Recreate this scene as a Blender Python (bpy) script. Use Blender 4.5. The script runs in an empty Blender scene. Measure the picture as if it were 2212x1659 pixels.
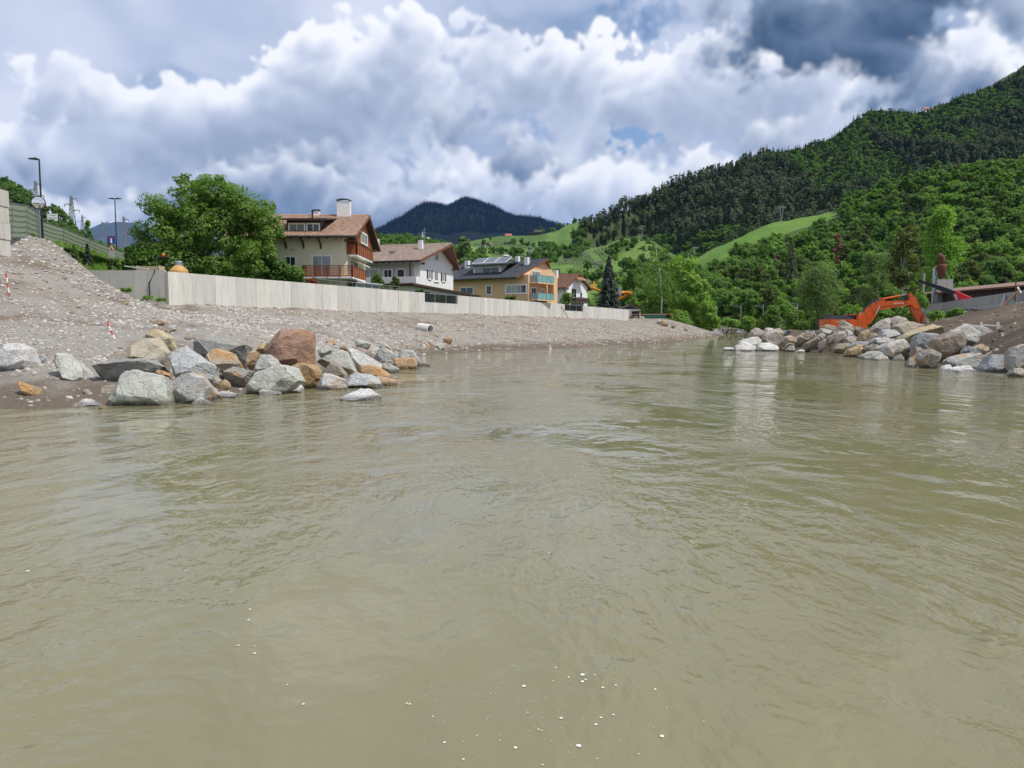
import bpy, bmesh, math, random
import numpy as np
from mathutils import Vector, Matrix, noise as mnoise

# ------------------------------------------------------------------ camera
FPX, CU, CV, HZ, EYE = 1661.0, 1106.0, 829.5, 705.0, 2.2   # photograph measured on a 2212 px wide sheet
scene = bpy.context.scene
COL = scene.collection
cam_d = bpy.data.cameras.new('camera')
cam = bpy.data.objects.new('camera', cam_d); COL.objects.link(cam)
cam_d.sensor_width = 36.0
cam_d.lens = FPX / 2212.0 * 36.0
cam_d.clip_start, cam_d.clip_end = 0.1, 60000.0
PITCH = math.atan((CV - HZ) / FPX)
cam.location = (0, 0, EYE)
cam.rotation_euler = (math.pi / 2 - PITCH, 0, 0)
scene.camera = cam
scene.render.resolution_x, scene.render.resolution_y = 1024, 768
scene.view_settings.view_transform = 'Standard'
scene.view_settings.look = 'None'
scene.view_settings.exposure = 0.0
scene.view_settings.gamma = 1.0
scene.view_settings.use_curve_mapping = False
cy = scene.cycles
cy.max_bounces, cy.diffuse_bounces, cy.glossy_bounces = 6, 3, 3
cy.transmission_bounces, cy.transparent_max_bounces, cy.volume_bounces = 4, 8, 0
cy.caustics_reflective = cy.caustics_refractive = False
cy.sample_clamp_indirect = 4.0
try:
    cy.use_denoising = True
    cy.denoiser = 'OPENIMAGEDENOISE'
    cy.use_adaptive_sampling = True
    cy.adaptive_threshold = 0.02
except Exception:
    pass

def ray(u, v):
    x, y = (u - CU) / FPX, -(v - CV) / FPX
    c, s = math.cos(PITCH), math.sin(PITCH)
    return Vector((x, c + y * s, -s + y * c))
def W(u, v, d):
    r = ray(u, v)
    return Vector((0, 0, EYE)) + r * (d / r.y)
def G(u, v, z=0.0):
    r = ray(u, v)
    return Vector((0, 0, EYE)) + r * ((z - EYE) / r.z)

# ------------------------------------------------------------------ light
SUN_EL, SUN_AZ = math.radians(59), math.radians(338)
SUN = Vector((math.cos(SUN_AZ) * math.cos(SUN_EL), math.sin(SUN_AZ) * math.cos(SUN_EL), math.sin(SUN_EL)))
sun_d = bpy.data.lights.new('sun', 'SUN')
sun_d.energy, sun_d.angle, sun_d.color = 4.2, math.radians(0.53), (1.0, 0.95, 0.87)
sun = bpy.data.objects.new('sun', sun_d); COL.objects.link(sun)
sun.rotation_euler = (-SUN).to_track_quat('-Z', 'Y').to_euler()
sun.location = (60, -40, 120)

# ------------------------------------------------------------------ node helper
class NT:
    def __init__(s, tree): s.t = tree; s.n = tree.nodes; s.l = tree.links
    def new(s, typ, **kw):
        n = s.n.new(typ)
        for k, v in kw.items(): setattr(n, k, v)
        return n
    def put(s, sock, val):
        if isinstance(val, bpy.types.NodeSocket): s.l.new(val, sock)
        elif isinstance(val, (tuple, list, Vector)):
            v = list(val)
            if sock.type == 'RGBA' and len(v) == 3: v = v + [1]
            sock.default_value = v
        else: sock.default_value = val
    def math(s, op, a, b=None, c=None, clamp=False):
        n = s.new('ShaderNodeMath', operation=op, use_clamp=clamp)
        for i, x in enumerate((a, b, c)):
            if x is not None: s.put(n.inputs[i], x)
        return n.outputs[0]
    def vmath(s, op, a, b=None, scale=None):
        n = s.new('ShaderNodeVectorMath', operation=op)
        s.put(n.inputs[0], a)
        if b is not None: s.put(n.inputs[1], b)
        if scale is not None: s.put(n.inputs['Scale'], scale)
        return n.outputs['Value'] if op in ('DOT_PRODUCT', 'LENGTH', 'DISTANCE') else n.outputs[0]
    def noise(s, vec, scale, detail=4, rough=0.5, dist=0.0, out='Fac', ntype=None, lac=2.0):
        n = s.new('ShaderNodeTexNoise')
        if ntype: n.noise_type = ntype
        s.put(n.inputs['Vector'], vec); s.put(n.inputs['Scale'], scale); s.put(n.inputs['Detail'], detail)
        s.put(n.inputs['Roughness'], rough); s.put(n.inputs['Distortion'], dist); s.put(n.inputs['Lacunarity'], lac)
        return n.outputs[out]
    def voronoi(s, vec, scale, feature='F1', out='Distance', rand=1.0):
        n = s.new('ShaderNodeTexVoronoi', feature=feature)
        s.put(n.inputs['Vector'], vec); s.put(n.inputs['Scale'], scale); s.put(n.inputs['Randomness'], rand)
        return n.outputs[out]
    def ramp(s, fac, stops, interp='LINEAR'):
        n = s.new('ShaderNodeValToRGB'); cr = n.color_ramp; cr.interpolation = interp
        while len(cr.elements) < len(stops): cr.elements.new(0.5)
        for e, (p, c) in zip(cr.elements, stops):
            e.position = p
            e.color = (c, c, c, 1) if isinstance(c, (int, float)) else tuple(c) + (1,)
        s.put(n.inputs[0], fac)
        return n.outputs[0]
    def mix(s, fac, a, b, blend='MIX'):
        n = s.new('ShaderNodeMix', data_type='RGBA', blend_type=blend)
        s.put(n.inputs[0], fac); s.put(n.inputs[6], a); s.put(n.inputs[7], b)
        return n.outputs[2]
    def sstep(s, x, lo, hi, a=0.0, b=1.0):
        n = s.new('ShaderNodeMapRange', interpolation_type='SMOOTHSTEP')
        s.put(n.inputs[0], x); s.put(n.inputs[1], lo); s.put(n.inputs[2], hi); s.put(n.inputs[3], a); s.put(n.inputs[4], b)
        return n.outputs[0]
    def bump(s, h, strength=0.5, dist=0.1, normal=None):
        n = s.new('ShaderNodeBump')
        s.put(n.inputs['Height'], h); s.put(n.inputs['Strength'], strength); s.put(n.inputs['Distance'], dist)
        if normal is not None: s.put(n.inputs['Normal'], normal)
        return n.outputs[0]

# ------------------------------------------------------------------ sky: clear blue from the sky model, cumulus computed as a panorama of directions
world = bpy.data.worlds.new('World'); scene.world = world
world.use_nodes = True
def azel(u, v):
    x, y = (u - CU) / FPX, -(v - CV) / FPX
    c, s = math.cos(PITCH), math.sin(PITCH)
    X, Y, Z = x, c + y * s, -s + y * c
    return math.degrees(math.atan2(X, Y)), math.degrees(math.atan2(Z, math.hypot(X, Y)))
def cloud_map(NW=3072, NH=768):
    rng = np.random.default_rng(11)
    PPD = NW / 360.0                       # pixels per degree, rows cover 0..90 degrees of elevation
    fx = (np.fft.rfftfreq(NW)[None, :] * PPD).astype(np.float32); fy = (np.fft.fftfreq(NH)[:, None] * PPD).astype(np.float32)
    def synth(filt):
        z = (rng.standard_normal(filt.shape, np.float32) + 1j * rng.standard_normal(filt.shape, np.float32)) * filt
        n = np.fft.irfft2(z, (NH, NW)).astype(np.float32)
        return (n - n.mean()) / n.std()
    def fbm(lam, slope=2.6, aspect=1.0, cut=0.12):
        f = np.sqrt((fx * aspect) ** 2 + fy ** 2) + 1e-6
        return synth((1 + (f * lam) ** 2) ** (-slope / 2) * np.exp(-(f * cut) ** 2) * (1 - np.exp(-(f * lam * 2) ** 2)))
    def billow(lam, octs, rough):
        acc, amp, tot = [], 1.0, 0.0
        for _ in range(octs):
            f = np.sqrt((fx * 1.2) ** 2 + fy ** 2) + 1e-9
            acc.append(amp * (np.abs(synth(np.exp(-(np.log2(f * lam) ** 2) / 0.4))) - 0.8) * 1.3)
            amp *= rough; lam *= 0.5
        return acc
    ys, xs = np.mgrid[0:NH, 0:NW].astype(np.float32)
    az = (xs + 0.5) / PPD - 180.0; el = (ys + 0.5) / PPD
    def blobs(items):
        acc = np.zeros((NH, NW), np.float32)
        for (u, v, su, sv, w) in items:
            a, e = azel(u, v); k = 1.0 / 29.0      # about 29 sheet pixels to the degree
            acc += w * np.exp(-((az - a) / (su * k)) ** 2 - ((el - e) / (sv * k)) ** 2)
        return warp(acc, wx * 0.55 + rag_x * 0.45, wy * 0.35 + rag_y * 0.3)
    def warp(f, wx, wy):
        X = (xs + wx * PPD) % NW; Y = np.clip(ys + wy * PPD, 0, NH - 1.001)
        x0 = X.astype(np.int32); y0 = Y.astype(np.int32); x1 = (x0 + 1) % NW; y1 = np.minimum(y0 + 1, NH - 1)
        a = X - x0; b = Y - y0
        return (f[y0, x0] * (1 - a) + f[y0, x1] * a) * (1 - b) + (f[y1, x0] * (1 - a) + f[y1, x1] * a) * b
    def shift(f, dx, dy):
        g = np.roll(f, -int(round(dx * PPD)), 1); k = int(round(dy * PPD))
        if k > 0: g = np.concatenate([g[k:], np.repeat(g[-1:], k, 0)], 0)
        return g
    def sst(x, a, b):
        t = np.clip((x - a) / (b - a), 0, 1); return t * t * (3 - 2 * t)
    wx, wy = fbm(7, 3.0, 1.0, 0.5), fbm(7, 3.0, 1.0, 0.5); rag_x, rag_y = fbm(2.2, 2.2, 1.0, 0.2), fbm(2.2, 2.2, 1.0, 0.2)
    soft = fbm(14, 2.4, 1.6); bs = billow(11.0, 6, 0.45); bil = sum(bs[:4]); fine = sum(bs[2:]) * 3.0; wide = fbm(34, 3.0, 1.8)
    out = np.zeros((NH, NW, 4), np.float32)
    def over(rgb, a):
        out[..., :3] = rgb * a[..., None] + out[..., :3] * (1 - a[..., None]); out[..., 3] = a + out[..., 3] * (1 - a)
    def shade(L, stops):
        pos = [s[0] for s in stops]
        return np.stack([np.interp(L, pos, [s[1][i] for s in stops]) for i in range(3)], -1).astype(np.float32)
    # 1 a high veil of thin stratus
    v = warp(soft, wx * 0.6, wy * 0.5) * 0.34 + wide * 0.22 + 1.25
    v += blobs([(1455, 20, 100, 34, -1.4), (1360, 52, 70, 20, -0.8), (655, 90, 70, 22, -1.0), (740, 100, 50, 12, -0.8), (1340, 300, 45, 26, -1.5), (370, 195, 100, 26, -0.8), (470, 185, 70, 20, -0.6), (1430, 300, 60, 20, -0.6), (860, 125, 40, 12, -0.8), (120, 60, 300, 120, 0.3)])
    a = sst(v, -0.35, 0.9)
    L = np.clip(0.55 + 0.16 * warp(soft, wx * 0.5, wy * 0.4 + 1.5) + 0.10 * wide, 0, 1)
    over(shade(L, [(0, (0.33, 0.39, 0.53)), (0.5, (0.50, 0.57, 0.74)), (1, (0.74, 0.78, 0.90))]), a * 0.96)
    # heaped clouds, far to near
    def heap(S, thr, edge, kd, cols, rag=1.0, seed=(0, 0), dark=0.0, stretch=0.3):
        b = warp(bil, wx * 0.22 + seed[0], wy * 0.2 + seed[1]); f = warp(fine, wx * 0.12 + seed[1] * 1.7, wy * 0.1)
        rho = S + rag * (0.27 * b + 0.085 * f + 0.15 * shift(soft, seed[0], 0)) * sst(S, 0.0, 0.5) - thr
        al = sst(rho, 0.0, edge)
        dn = np.clip(rho, 0, 0.9)
        tau = np.zeros_like(dn); 
        for j in range(1, 13):
            s = 0.14 * j * (1 + 0.12 * j)
            tau += shift(dn, 0.50 * s, 0.86 * s) * 0.14 * (1 + 0.24 * j)
        Lt = np.exp(-kd * tau)
        rel = (b - shift(b, 0.35, 0.6)) * 0.10 + (f - shift(f, 0.12, 0.24)) * 0.022
        Lt = np.clip(Lt * 0.95 + rel + 0.04 - dark * (0.8 + 0.2 * b + 0.25 * shift(soft, seed[1] * 3, 0)) + 0.10 * shift(soft, seed[0] + 5, 0), 0, 1)
        over(shade(Lt, cols), al)
    cumulus = [(0, (0.33, 0.39, 0.52)), (0.25, (0.43, 0.49, 0.63)), (0.5, (0.57, 0.63, 0.76)), (0.75, (0.76, 0.80, 0.90)), (1, (0.96, 0.97, 1.0))]
    grey = [(0, (0.052, 0.092, 0.16)), (0.3, (0.16, 0.225, 0.335)), (0.55, (0.34, 0.40, 0.52)), (0.8, (0.58, 0.63, 0.74)), (1, (0.82, 0.85, 0.92))]
    rest = 0.55 * sst(np.abs(az), 36, 46) + 0.55 * sst(el, 27, 36)        # beyond the measured banks the cover goes on by itself
    S = blobs([(230, 290, 120, 130, 1.15), (330, 300, 90, 90, 0.7), (480, 330, 130, 110, 0.9), (640, 260, 120, 110, 1.0), (700, 170, 80, 60, 0.8), (860, 270, 150, 120, 0.9), (1080, 200, 260, 110, 0.8), (1300, 340, 110, 100, 0.9),
               (1560, 180, 260, 110, 0.95), (1240, 110, 200, 60, 0.6), (60, 420, 180, 90, 0.8), (960, 420, 200, 80, 0.8), (1750, 260, 240, 110, 0.9), (2100, 120, 160, 120, 0.9), (950, 60, 240, 50, 0.35), (1450, 40, 120, 40, -0.6), (1340, 298, 40, 26, -1.3), (1420, 296, 60, 18, -0.5)])
    S = S + (0.55 + 0.35 * wide) * rest
    heap(S, 0.40, 0.22, 0.42, cumulus, 0.95, (0, 0))
    S = blobs([(1230, 420, 420, 90, 0.9), (1400, 420, 200, 60, 0.6), (900, 470, 300, 60, 0.9), (150, 470, 200, 70, 0.9)])
    heap(S + 0.3 * rest, 0.40, 0.5, 0.38, cumulus, 0.9, (31, 9))
    S = blobs([(540, 390, 190, 85, 1.0), (660, 330, 110, 80, 0.6), (1030, 260, 190, 70, 0.75), (1160, 350, 110, 70, 0.8), (780, 410, 170, 70, 0.9), (1580, 270, 210, 65, 0.75), (430, 470, 180, 45, 0.9), (150, 380, 150, 60, 0.5), (900, 200, 110, 60, 0.5), (1960, 150, 160, 60, 0.4)])
    heap(S + (0.30 + 0.4 * soft * 0.5) * rest, 0.46, 0.55, 0.75, [(p, tuple(c * 0.98 for c in col)) for p, col in [(0, (0.15, 0.215, 0.33)), (0.3, (0.27, 0.335, 0.46)), (0.6, (0.45, 0.51, 0.63)), (0.85, (0.66, 0.70, 0.80)), (1, (0.86, 0.88, 0.94))]], 1.0, (9, 4), 0.10)
    S = blobs([(1830, -10, 310, 110, 1.45), (1980, 110, 210, 70, 1.0), (1700, 80, 110, 60, 0.7), (2060, 190, 130, 50, 0.8), (2085, 80, 42, 50, -1.3), (600, 395, 160, 45, 1.05), (500, 465, 170, 40, 1.1), (780, 435, 180, 42, 1.15), (640, 470, 150, 30, 0.9), (1180, 330, 90, 40, 0.5), (300, 470, 120, 30, 0.5)])
    heap(S + (0.10 + 0.35 * soft * 0.5) * rest, 0.45, 0.75, 0.42, grey, 1.35, (20, 7), 0.11)
    # paler towards the horizon
    hz = np.exp(-el / 3.0)[..., None] * 0.25
    out[..., :3] = out[..., :3] * (1 - hz) + np.array([0.62, 0.68, 0.80], np.float32) * hz * out[..., 3:4]
    return out

def build_sky():
    m = cloud_map()
    h, w = m.shape[:2]
    img = bpy.data.images.new('cloud_panorama', w, h, alpha=True, float_buffer=True)
    img.colorspace_settings.name = 'Non-Color'
    img.alpha_mode = 'CHANNEL_PACKED'
    img.pixels.foreach_set(np.ascontiguousarray(m, np.float32).ravel()); img.update(); img.pack()
    t = NT(world.node_tree); t.n.clear()
    out = t.new('ShaderNodeOutputWorld'); bg = t.new('ShaderNodeBackground')
    t.l.new(bg.outputs[0], out.inputs[0])
    sk = t.new('ShaderNodeTexSky', sky_type='NISHITA', sun_disc=False)
    sk.sun_elevation = SUN_EL; sk.sun_rotation = math.atan2(SUN.x, SUN.y)
    sk.altitude = 500; sk.air_density = 1.0; sk.dust_density = 0.5; sk.ozone_density = 2.0
    blue = t.vmath('SCALE', sk.outputs[0], scale=0.135)
    d = t.vmath('NORMALIZE', t.new('ShaderNodeTexCoord').outputs['Generated'])
    xyz = t.new('ShaderNodeSeparateXYZ'); t.put(xyz.inputs[0], d)
    U = t.math('MULTIPLY_ADD', t.math('ARCTAN2', xyz.outputs[0], xyz.outputs[1]), 0.5 / math.pi, 0.5)
    V = t.math('MULTIPLY', t.math('ARCSINE', t.math('MAXIMUM', xyz.outputs[2], 0.001)), 2 / math.pi)
    uv = t.new('ShaderNodeCombineXYZ'); t.put(uv.inputs[0], U); t.put(uv.inputs[1], V)
    im = t.new('ShaderNodeTexImage', interpolation='Cubic', extension='EXTEND'); im.image = img
    t.l.new(uv.outputs[0], im.inputs[0])
    clear = t.vmath('SCALE', blue, scale=t.math('SUBTRACT', 1.0, im.outputs['Alpha']))
    sky = t.vmath('ADD', clear, t.vmath('SCALE', im.outputs['Color'], scale=SKY_GAIN))
    sky = t.mix(t.sstep(xyz.outputs[2], -0.02, 0.0), (0.16, 0.17, 0.16), sky)
    t.put(bg.inputs[0], sky); bg.inputs[1].default_value = 1.0
SKY_GAIN = 1.09
build_sky()
world.cycles.sampling_method = 'MANUAL'; world.cycles.sample_map_resolution = 512

# ------------------------------------------------------------------ helpers
R = np.random.default_rng(5)
random.seed(5)
def link(o, parent=None):
    COL.objects.link(o)
    if parent is not None: o.parent = parent
    return o
def tag(o, label=None, cat=None, group=None, kind=None):
    if label: o['label'] = label
    if cat: o['category'] = cat
    if group: o['group'] = group
    if kind: o['kind'] = kind
    return o
def empty(name, loc=(0, 0, 0), rz=0.0):
    o = bpy.data.objects.new(name, None); COL.objects.link(o)
    o.location = loc; o.rotation_euler = (0, 0, rz); o.empty_display_size = 0.3
    return o
def np_mesh(name, V, F, mat=None, smooth=False, col=None, per_face=None):
    """V (n,3); F (m,k) with k = 3 or 4; col (n,3) point colours"""
    V = np.asarray(V, np.float32); F = np.asarray(F, np.int32)
    me = bpy.data.meshes.new(name)
    n, (m, k) = len(V), F.shape
    me.vertices.add(n); me.vertices.foreach_set('co', V.ravel())
    me.loops.add(m * k); me.loops.foreach_set('vertex_index', F.ravel())
    me.polygons.add(m); me.polygons.foreach_set('loop_start', np.arange(m, dtype=np.int32) * k)
    if smooth: me.polygons.foreach_set('use_smooth', np.ones(m, bool))
    me.update(calc_edges=True)
    if col is not None:
        a = me.color_attributes.new('col', 'FLOAT_COLOR', 'POINT')
        c = np.ones((n, 4), np.float32); c[:, :3] = col; a.data.foreach_set('color', c.ravel())
    if mat is not None: me.materials.append(mat)
    return me
def mobj(name, me, parent=None):
    return link(bpy.data.objects.new(name, me), parent)
class MB:
    """collects boxes, prisms, tubes, quads; build() links ONE mesh object"""
    def __init__(s): s.v = []; s.f = []
    def add(s, vs, fs):
        o = len(s.v); s.v += [tuple(p) for p in vs]; s.f += [tuple(i + o for i in f) for f in fs]; return s
    def box(s, x0, x1, y0, y1, z0, z1):
        return s.add([(x0, y0, z0), (x1, y0, z0), (x1, y1, z0), (x0, y1, z0), (x0, y0, z1), (x1, y0, z1), (x1, y1, z1), (x0, y1, z1)],
                     [(3, 2, 1, 0), (4, 5, 6, 7), (0, 1, 5, 4), (1, 2, 6, 5), (2, 3, 7, 6), (3, 0, 4, 7)])
    def hexa(s, p):
        return s.add(p, [(3, 2, 1, 0), (4, 5, 6, 7), (0, 1, 5, 4), (1, 2, 6, 5), (2, 3, 7, 6), (3, 0, 4, 7)])
    def prism(s, poly, a, b):
        """poly: list of points (Vector) ; a,b: offset vectors of the two caps"""
        n = len(poly); a, b = Vector(a), Vector(b)
        vs = [Vector(p) + a for p in poly] + [Vector(p) + b for p in poly]
        fs = [tuple(range(n - 1, -1, -1)), tuple(range(n, 2 * n))] + [(i, (i + 1) % n, n + (i + 1) % n, n + i) for i in range(n)]
        return s.add(vs, fs)
    def beam(s, p, q, w, h=None, up=(0, 0, 1)):
        h = w if h is None else h
        p, q = Vector(p), Vector(q); d = (q - p).normalized(); up = Vector(up)
        if abs(d.dot(up)) > 0.98: up = Vector((0, 1, 0))
        x = d.cross(up).normalized() * (w / 2); y = x.normalized().cross(d).normalized() * (h / 2)
        return s.hexa([p - x - y, p + x - y, q + x - y, q - x - y, p - x + y, p + x + y, q + x + y, q - x + y])
    def tube(s, pts, rad, n=8, cap=True):
        pts = [Vector(p) for p in pts]
        if not isinstance(rad, (list, tuple)): rad = [rad] * len(pts)
        o = len(s.v); ref = None
        for i, p in enumerate(pts):
            d = (pts[min(i + 1, len(pts) - 1)] - pts[max(i - 1, 0)]).normalized()
            if ref is None or abs(d.dot(ref)) > 0.95: ref = Vector((0, 0, 1)) if abs(d.z) < 0.9 else Vector((1, 0, 0))
            x = d.cross(ref).normalized(); y = x.cross(d)
            for k in range(n):
                a = 2 * math.pi * k / n
                s.v.append(tuple(p + (x * math.cos(a) + y * math.sin(a)) * rad[i]))
        for i in range(len(pts) - 1):
            for k in range(n):
                k2 = (k + 1) % n
                s.f.append((o + i * n + k, o + i * n + k2, o + (i + 1) * n + k2, o + (i + 1) * n + k))
        if cap:
            s.f.append(tuple(o + k for k in range(n - 1, -1, -1))); e = o + (len(pts) - 1) * n
            s.f.append(tuple(e + k for k in range(n)))
        return s
    def lathe(s, prof, c=(0, 0, 0), n=20):
        o = len(s.v); c = Vector(c)
        for r, z in prof:
            for k in range(n):
                a = 2 * math.pi * k / n; s.v.append((c.x + r * math.cos(a), c.y + r * math.sin(a), c.z + z))
        for i in range(len(prof) - 1):
            for k in range(n):
                k2 = (k + 1) % n; s.f.append((o + i * n + k, o + i * n + k2, o + (i + 1) * n + k2, o + (i + 1) * n + k))
        return s
    def quad(s, a, b, c, d): return s.add([a, b, c, d], [(0, 1, 2, 3)])
    def mesh(s, name, mat, smooth=False):
        me = bpy.data.meshes.new(name); me.from_pydata(s.v, [], s.f); me.update()
        if mat: me.materials.append(mat)
        if smooth: me.polygons.foreach_set('use_smooth', np.ones(len(me.polygons), bool))
        return me
    def build(s, name, mat, parent=None, smooth=False): return mobj(name, s.mesh(name, mat, smooth), parent)

# ------------------------------------------------------------------ materials
MATS = {}
def mat(name):
    m = bpy.data.materials.new(name); m.use_nodes = True
    t = NT(m.node_tree); t.b = m.node_tree.nodes['Principled BSDF']; t.o = m.node_tree.nodes['Material Output']
    MATS[name] = m
    return m, t
def simple(name, color, rough=0.7, metal=0.0, var=0.12, scale=3.0, bump=0.0, bscale=30.0, spec=0.4, dirt=None):
    m, t = mat(name)
    co = t.new('ShaderNodeTexCoord').outputs['Object']
    n = t.noise(co, scale, 5, 0.6)
    c = t.mix(t.math('MULTIPLY_ADD', n, 2 * var, 0.5 - var), tuple(x * (1 - var) for x in color), tuple(min(1, x * (1 + var)) for x in color))
    if dirt: c = t.mix(t.sstep(t.noise(co, scale * 2.3, 6, 0.65), 0.52, 0.72), c, dirt)
    t.put(t.b.inputs['Base Color'], c); t.b.inputs['Roughness'].default_value = rough
    t.b.inputs['Metallic'].default_value = metal; t.b.inputs['Specular IOR Level'].default_value = spec
    if bump: t.put(t.b.inputs['Normal'], t.bump(t.noise(co, bscale, 4, 0.6), bump, 0.02))
    return m
def attr_mat(name, rough=0.8, bump=0.0, bscale=20, gain=1.0, var=0.15, vscale=6):
    m, t = mat(name)
    a = t.new('ShaderNodeAttribute', attribute_name='col').outputs['Color']
    co = t.new('ShaderNodeTexCoord').outputs['Object']
    n = t.noise(co, vscale, 4, 0.6)
    t.put(t.b.inputs['Base Color'], t.vmath('SCALE', a, scale=t.math('MULTIPLY_ADD', n, 2 * var * gain, gain * (1 - var))))
    t.b.inputs['Roughness'].default_value = rough; t.b.inputs['Specular IOR Level'].default_value = 0.3
    if bump: t.put(t.b.inputs['Normal'], t.bump(t.noise(co, bscale, 4, 0.6), bump, 0.03))
    return m
def leaf_mat(name, c1, c2, trans=0.45, rough=0.55):
    """c1..c2 vary from plant to plant and from leaf clump to leaf clump"""
    m, t = mat(name)
    rnd = t.new('ShaderNodeObjectInfo').outputs['Random']
    a = t.new('ShaderNodeAttribute', attribute_name='col').outputs['Fac']
    f = t.math('ADD', t.math('MULTIPLY', rnd, 0.55), t.math('MULTIPLY', a, 0.45))
    c = t.mix(f, c1, c2)
    t.put(t.b.inputs['Base Color'], c); t.b.inputs['Roughness'].default_value = rough; t.b.inputs['Specular IOR Level'].default_value = 0.25
    tr = t.new('ShaderNodeBsdfTranslucent'); t.put(tr.inputs[0], t.mix(1.0, c, (1.0, 1.25, 0.45), 'MULTIPLY'))
    ms = t.new('ShaderNodeMixShader'); ms.inputs[0].default_value = trans
    t.l.new(t.b.outputs[0], ms.inputs[1]); t.l.new(tr.outputs[0], ms.inputs[2]); t.l.new(ms.outputs[0], t.o.inputs[0])
    return m
M_LEAF = leaf_mat('leaf_green', (0.10, 0.19, 0.034), (0.19, 0.295, 0.066))
M_LEAFD = leaf_mat('leaf_dark', (0.085, 0.17, 0.034), (0.16, 0.26, 0.058))
M_LEAFB = leaf_mat('leaf_bright', (0.145, 0.265, 0.04), (0.235, 0.36, 0.075))
M_LEAFY = leaf_mat('leaf_yellow_green', (0.19, 0.33, 0.05), (0.28, 0.43, 0.085))
M_LEAFO = leaf_mat('leaf_olive', (0.07, 0.10, 0.028), (0.13, 0.15, 0.045))
M_WILLOW = leaf_mat('leaf_willow', (0.12, 0.19, 0.065), (0.20, 0.28, 0.10))
M_BROWN = leaf_mat('leaf_brown', (0.12, 0.07, 0.04), (0.20, 0.10, 0.06), 0.1)
M_RED = leaf_mat('leaf_red', (0.16, 0.045, 0.03), (0.30, 0.10, 0.06), 0.2)
M_NEEDLE = leaf_mat('needle_dark', (0.088, 0.13, 0.066), (0.175, 0.205, 0.11), 0.2, 0.7)
M_NEEDLEG = leaf_mat('needle_green', (0.085, 0.145, 0.05), (0.14, 0.20, 0.07), 0.2, 0.7)
M_NEEDLEB = leaf_mat('needle_blue', (0.04, 0.06, 0.052), (0.075, 0.10, 0.085), 0.05, 0.7)
M_BARK = simple('bark', (0.11, 0.085, 0.065), 0.9, bump=0.6, bscale=14)
M_BIRCH = simple('birch_bark', (0.55, 0.53, 0.48), 0.8, var=0.3, scale=5, dirt=(0.06, 0.05, 0.045))

def water_mat():
    m, t = mat('river_water')
    g = t.new('ShaderNodeNewGeometry').outputs['Position']
    flow = t.vmath('MULTIPLY', g, (1.0, 0.62, 1.0))
    wc = t.noise(flow, 0.16, 3, 0.5, out='Color')
    wv = t.vmath('SCALE', t.vmath('SUBTRACT', wc, (0.5, 0.5, 0.5)), scale=2.4)
    q = t.vmath('ADD', flow, wv)
    calm = t.sstep(t.noise(q, 0.22, 3, 0.55), 0.40, 0.60)          # boils: slick patches between rippled ones
    calm2 = t.math('MULTIPLY_ADD', calm, 0.85, 0.15)
    w1 = t.noise(q, 0.8, 2, 0.5, 0.2)
    w2 = t.noise(q, 3.0, 2, 0.5, 0.25)
    w3 = t.noise(q, 8.0, 3, 0.5, 0.2)
    h = t.math('MULTIPLY', w1, 0.105)
    h = t.math('ADD', h, t.math('MULTIPLY', t.math('MULTIPLY', w2, calm2), 0.078))
    h = t.math('ADD', h, t.math('MULTIPLY', t.math('MULTIPLY', w3, calm2), 0.034))
    w4 = t.noise(q, 21.0, 2, 0.5); gust = t.sstep(t.noise(q, 0.35, 3, 0.6), 0.45, 0.65)
    h = t.math('ADD', h, t.math('MULTIPLY', t.math('MULTIPLY', w4, gust), 0.010))
    t.put(t.b.inputs['Normal'], t.bump(h, 1.0, 1.0))
    silt = t.noise(q, 0.10, 4, 0.6)
    t.put(t.b.inputs['Base Color'], t.mix(silt, (0.178, 0.163, 0.085), (0.214, 0.198, 0.115)))
    t.b.inputs['Roughness'].default_value = 0.02; t.b.inputs['IOR'].default_value = 1.333
    t.b.inputs['Specular IOR Level'].default_value = 0.5
    return m
M_WATER = water_mat()
def bank_mat(name, gravel, mud, wetline=0.7, thr=(0.45, 0.65)):
    m, t = mat(name)
    g = t.new('ShaderNodeNewGeometry').outputs['Position']
    n = t.noise(g, 0.22, 6, 0.65, 0.3)
    fine = t.noise(g, 9, 5, 0.7)
    c = t.mix(t.sstep(n, thr[0], thr[1]), gravel, mud)
    z = t.new('ShaderNodeSeparateXYZ'); t.put(z.inputs[0], g)
    zz = t.math('ADD', z.outputs[2], t.math('MULTIPLY', t.noise(g, 0.5, 4, 0.6), 1.3))
    wet = t.sstep(zz, wetline + 0.9, wetline + 0.3)
    c = t.mix(wet, c, tuple(x * 0.75 for x in mud))
    c = t.mix(t.math('MULTIPLY', fine, 0.55), c, tuple(x * 0.5 for x in gravel))
    t.put(t.b.inputs['Base Color'], c); t.b.inputs['Roughness'].default_value = 0.9; t.b.inputs['Specular IOR Level'].default_value = 0.2
    vo = t.voronoi(g, 7.0)
    h = t.math('ADD', t.math('MULTIPLY', fine, 0.5), t.math('MULTIPLY', vo, -0.6))
    t.put(t.b.inputs['Normal'], t.bump(h, 0.9, 0.12))
    return m
M_BANK = bank_mat('gravel_bank', (0.32, 0.297, 0.262), (0.17, 0.125, 0.085), 0.55, (0.48, 0.68))
M_MUD = bank_mat('mud_bank', (0.17, 0.135, 0.10), (0.085, 0.062, 0.043), 0.3, (0.3, 0.6))
M_STONE = attr_mat('gravel_stone', 0.85, 0.4, 14)
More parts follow.
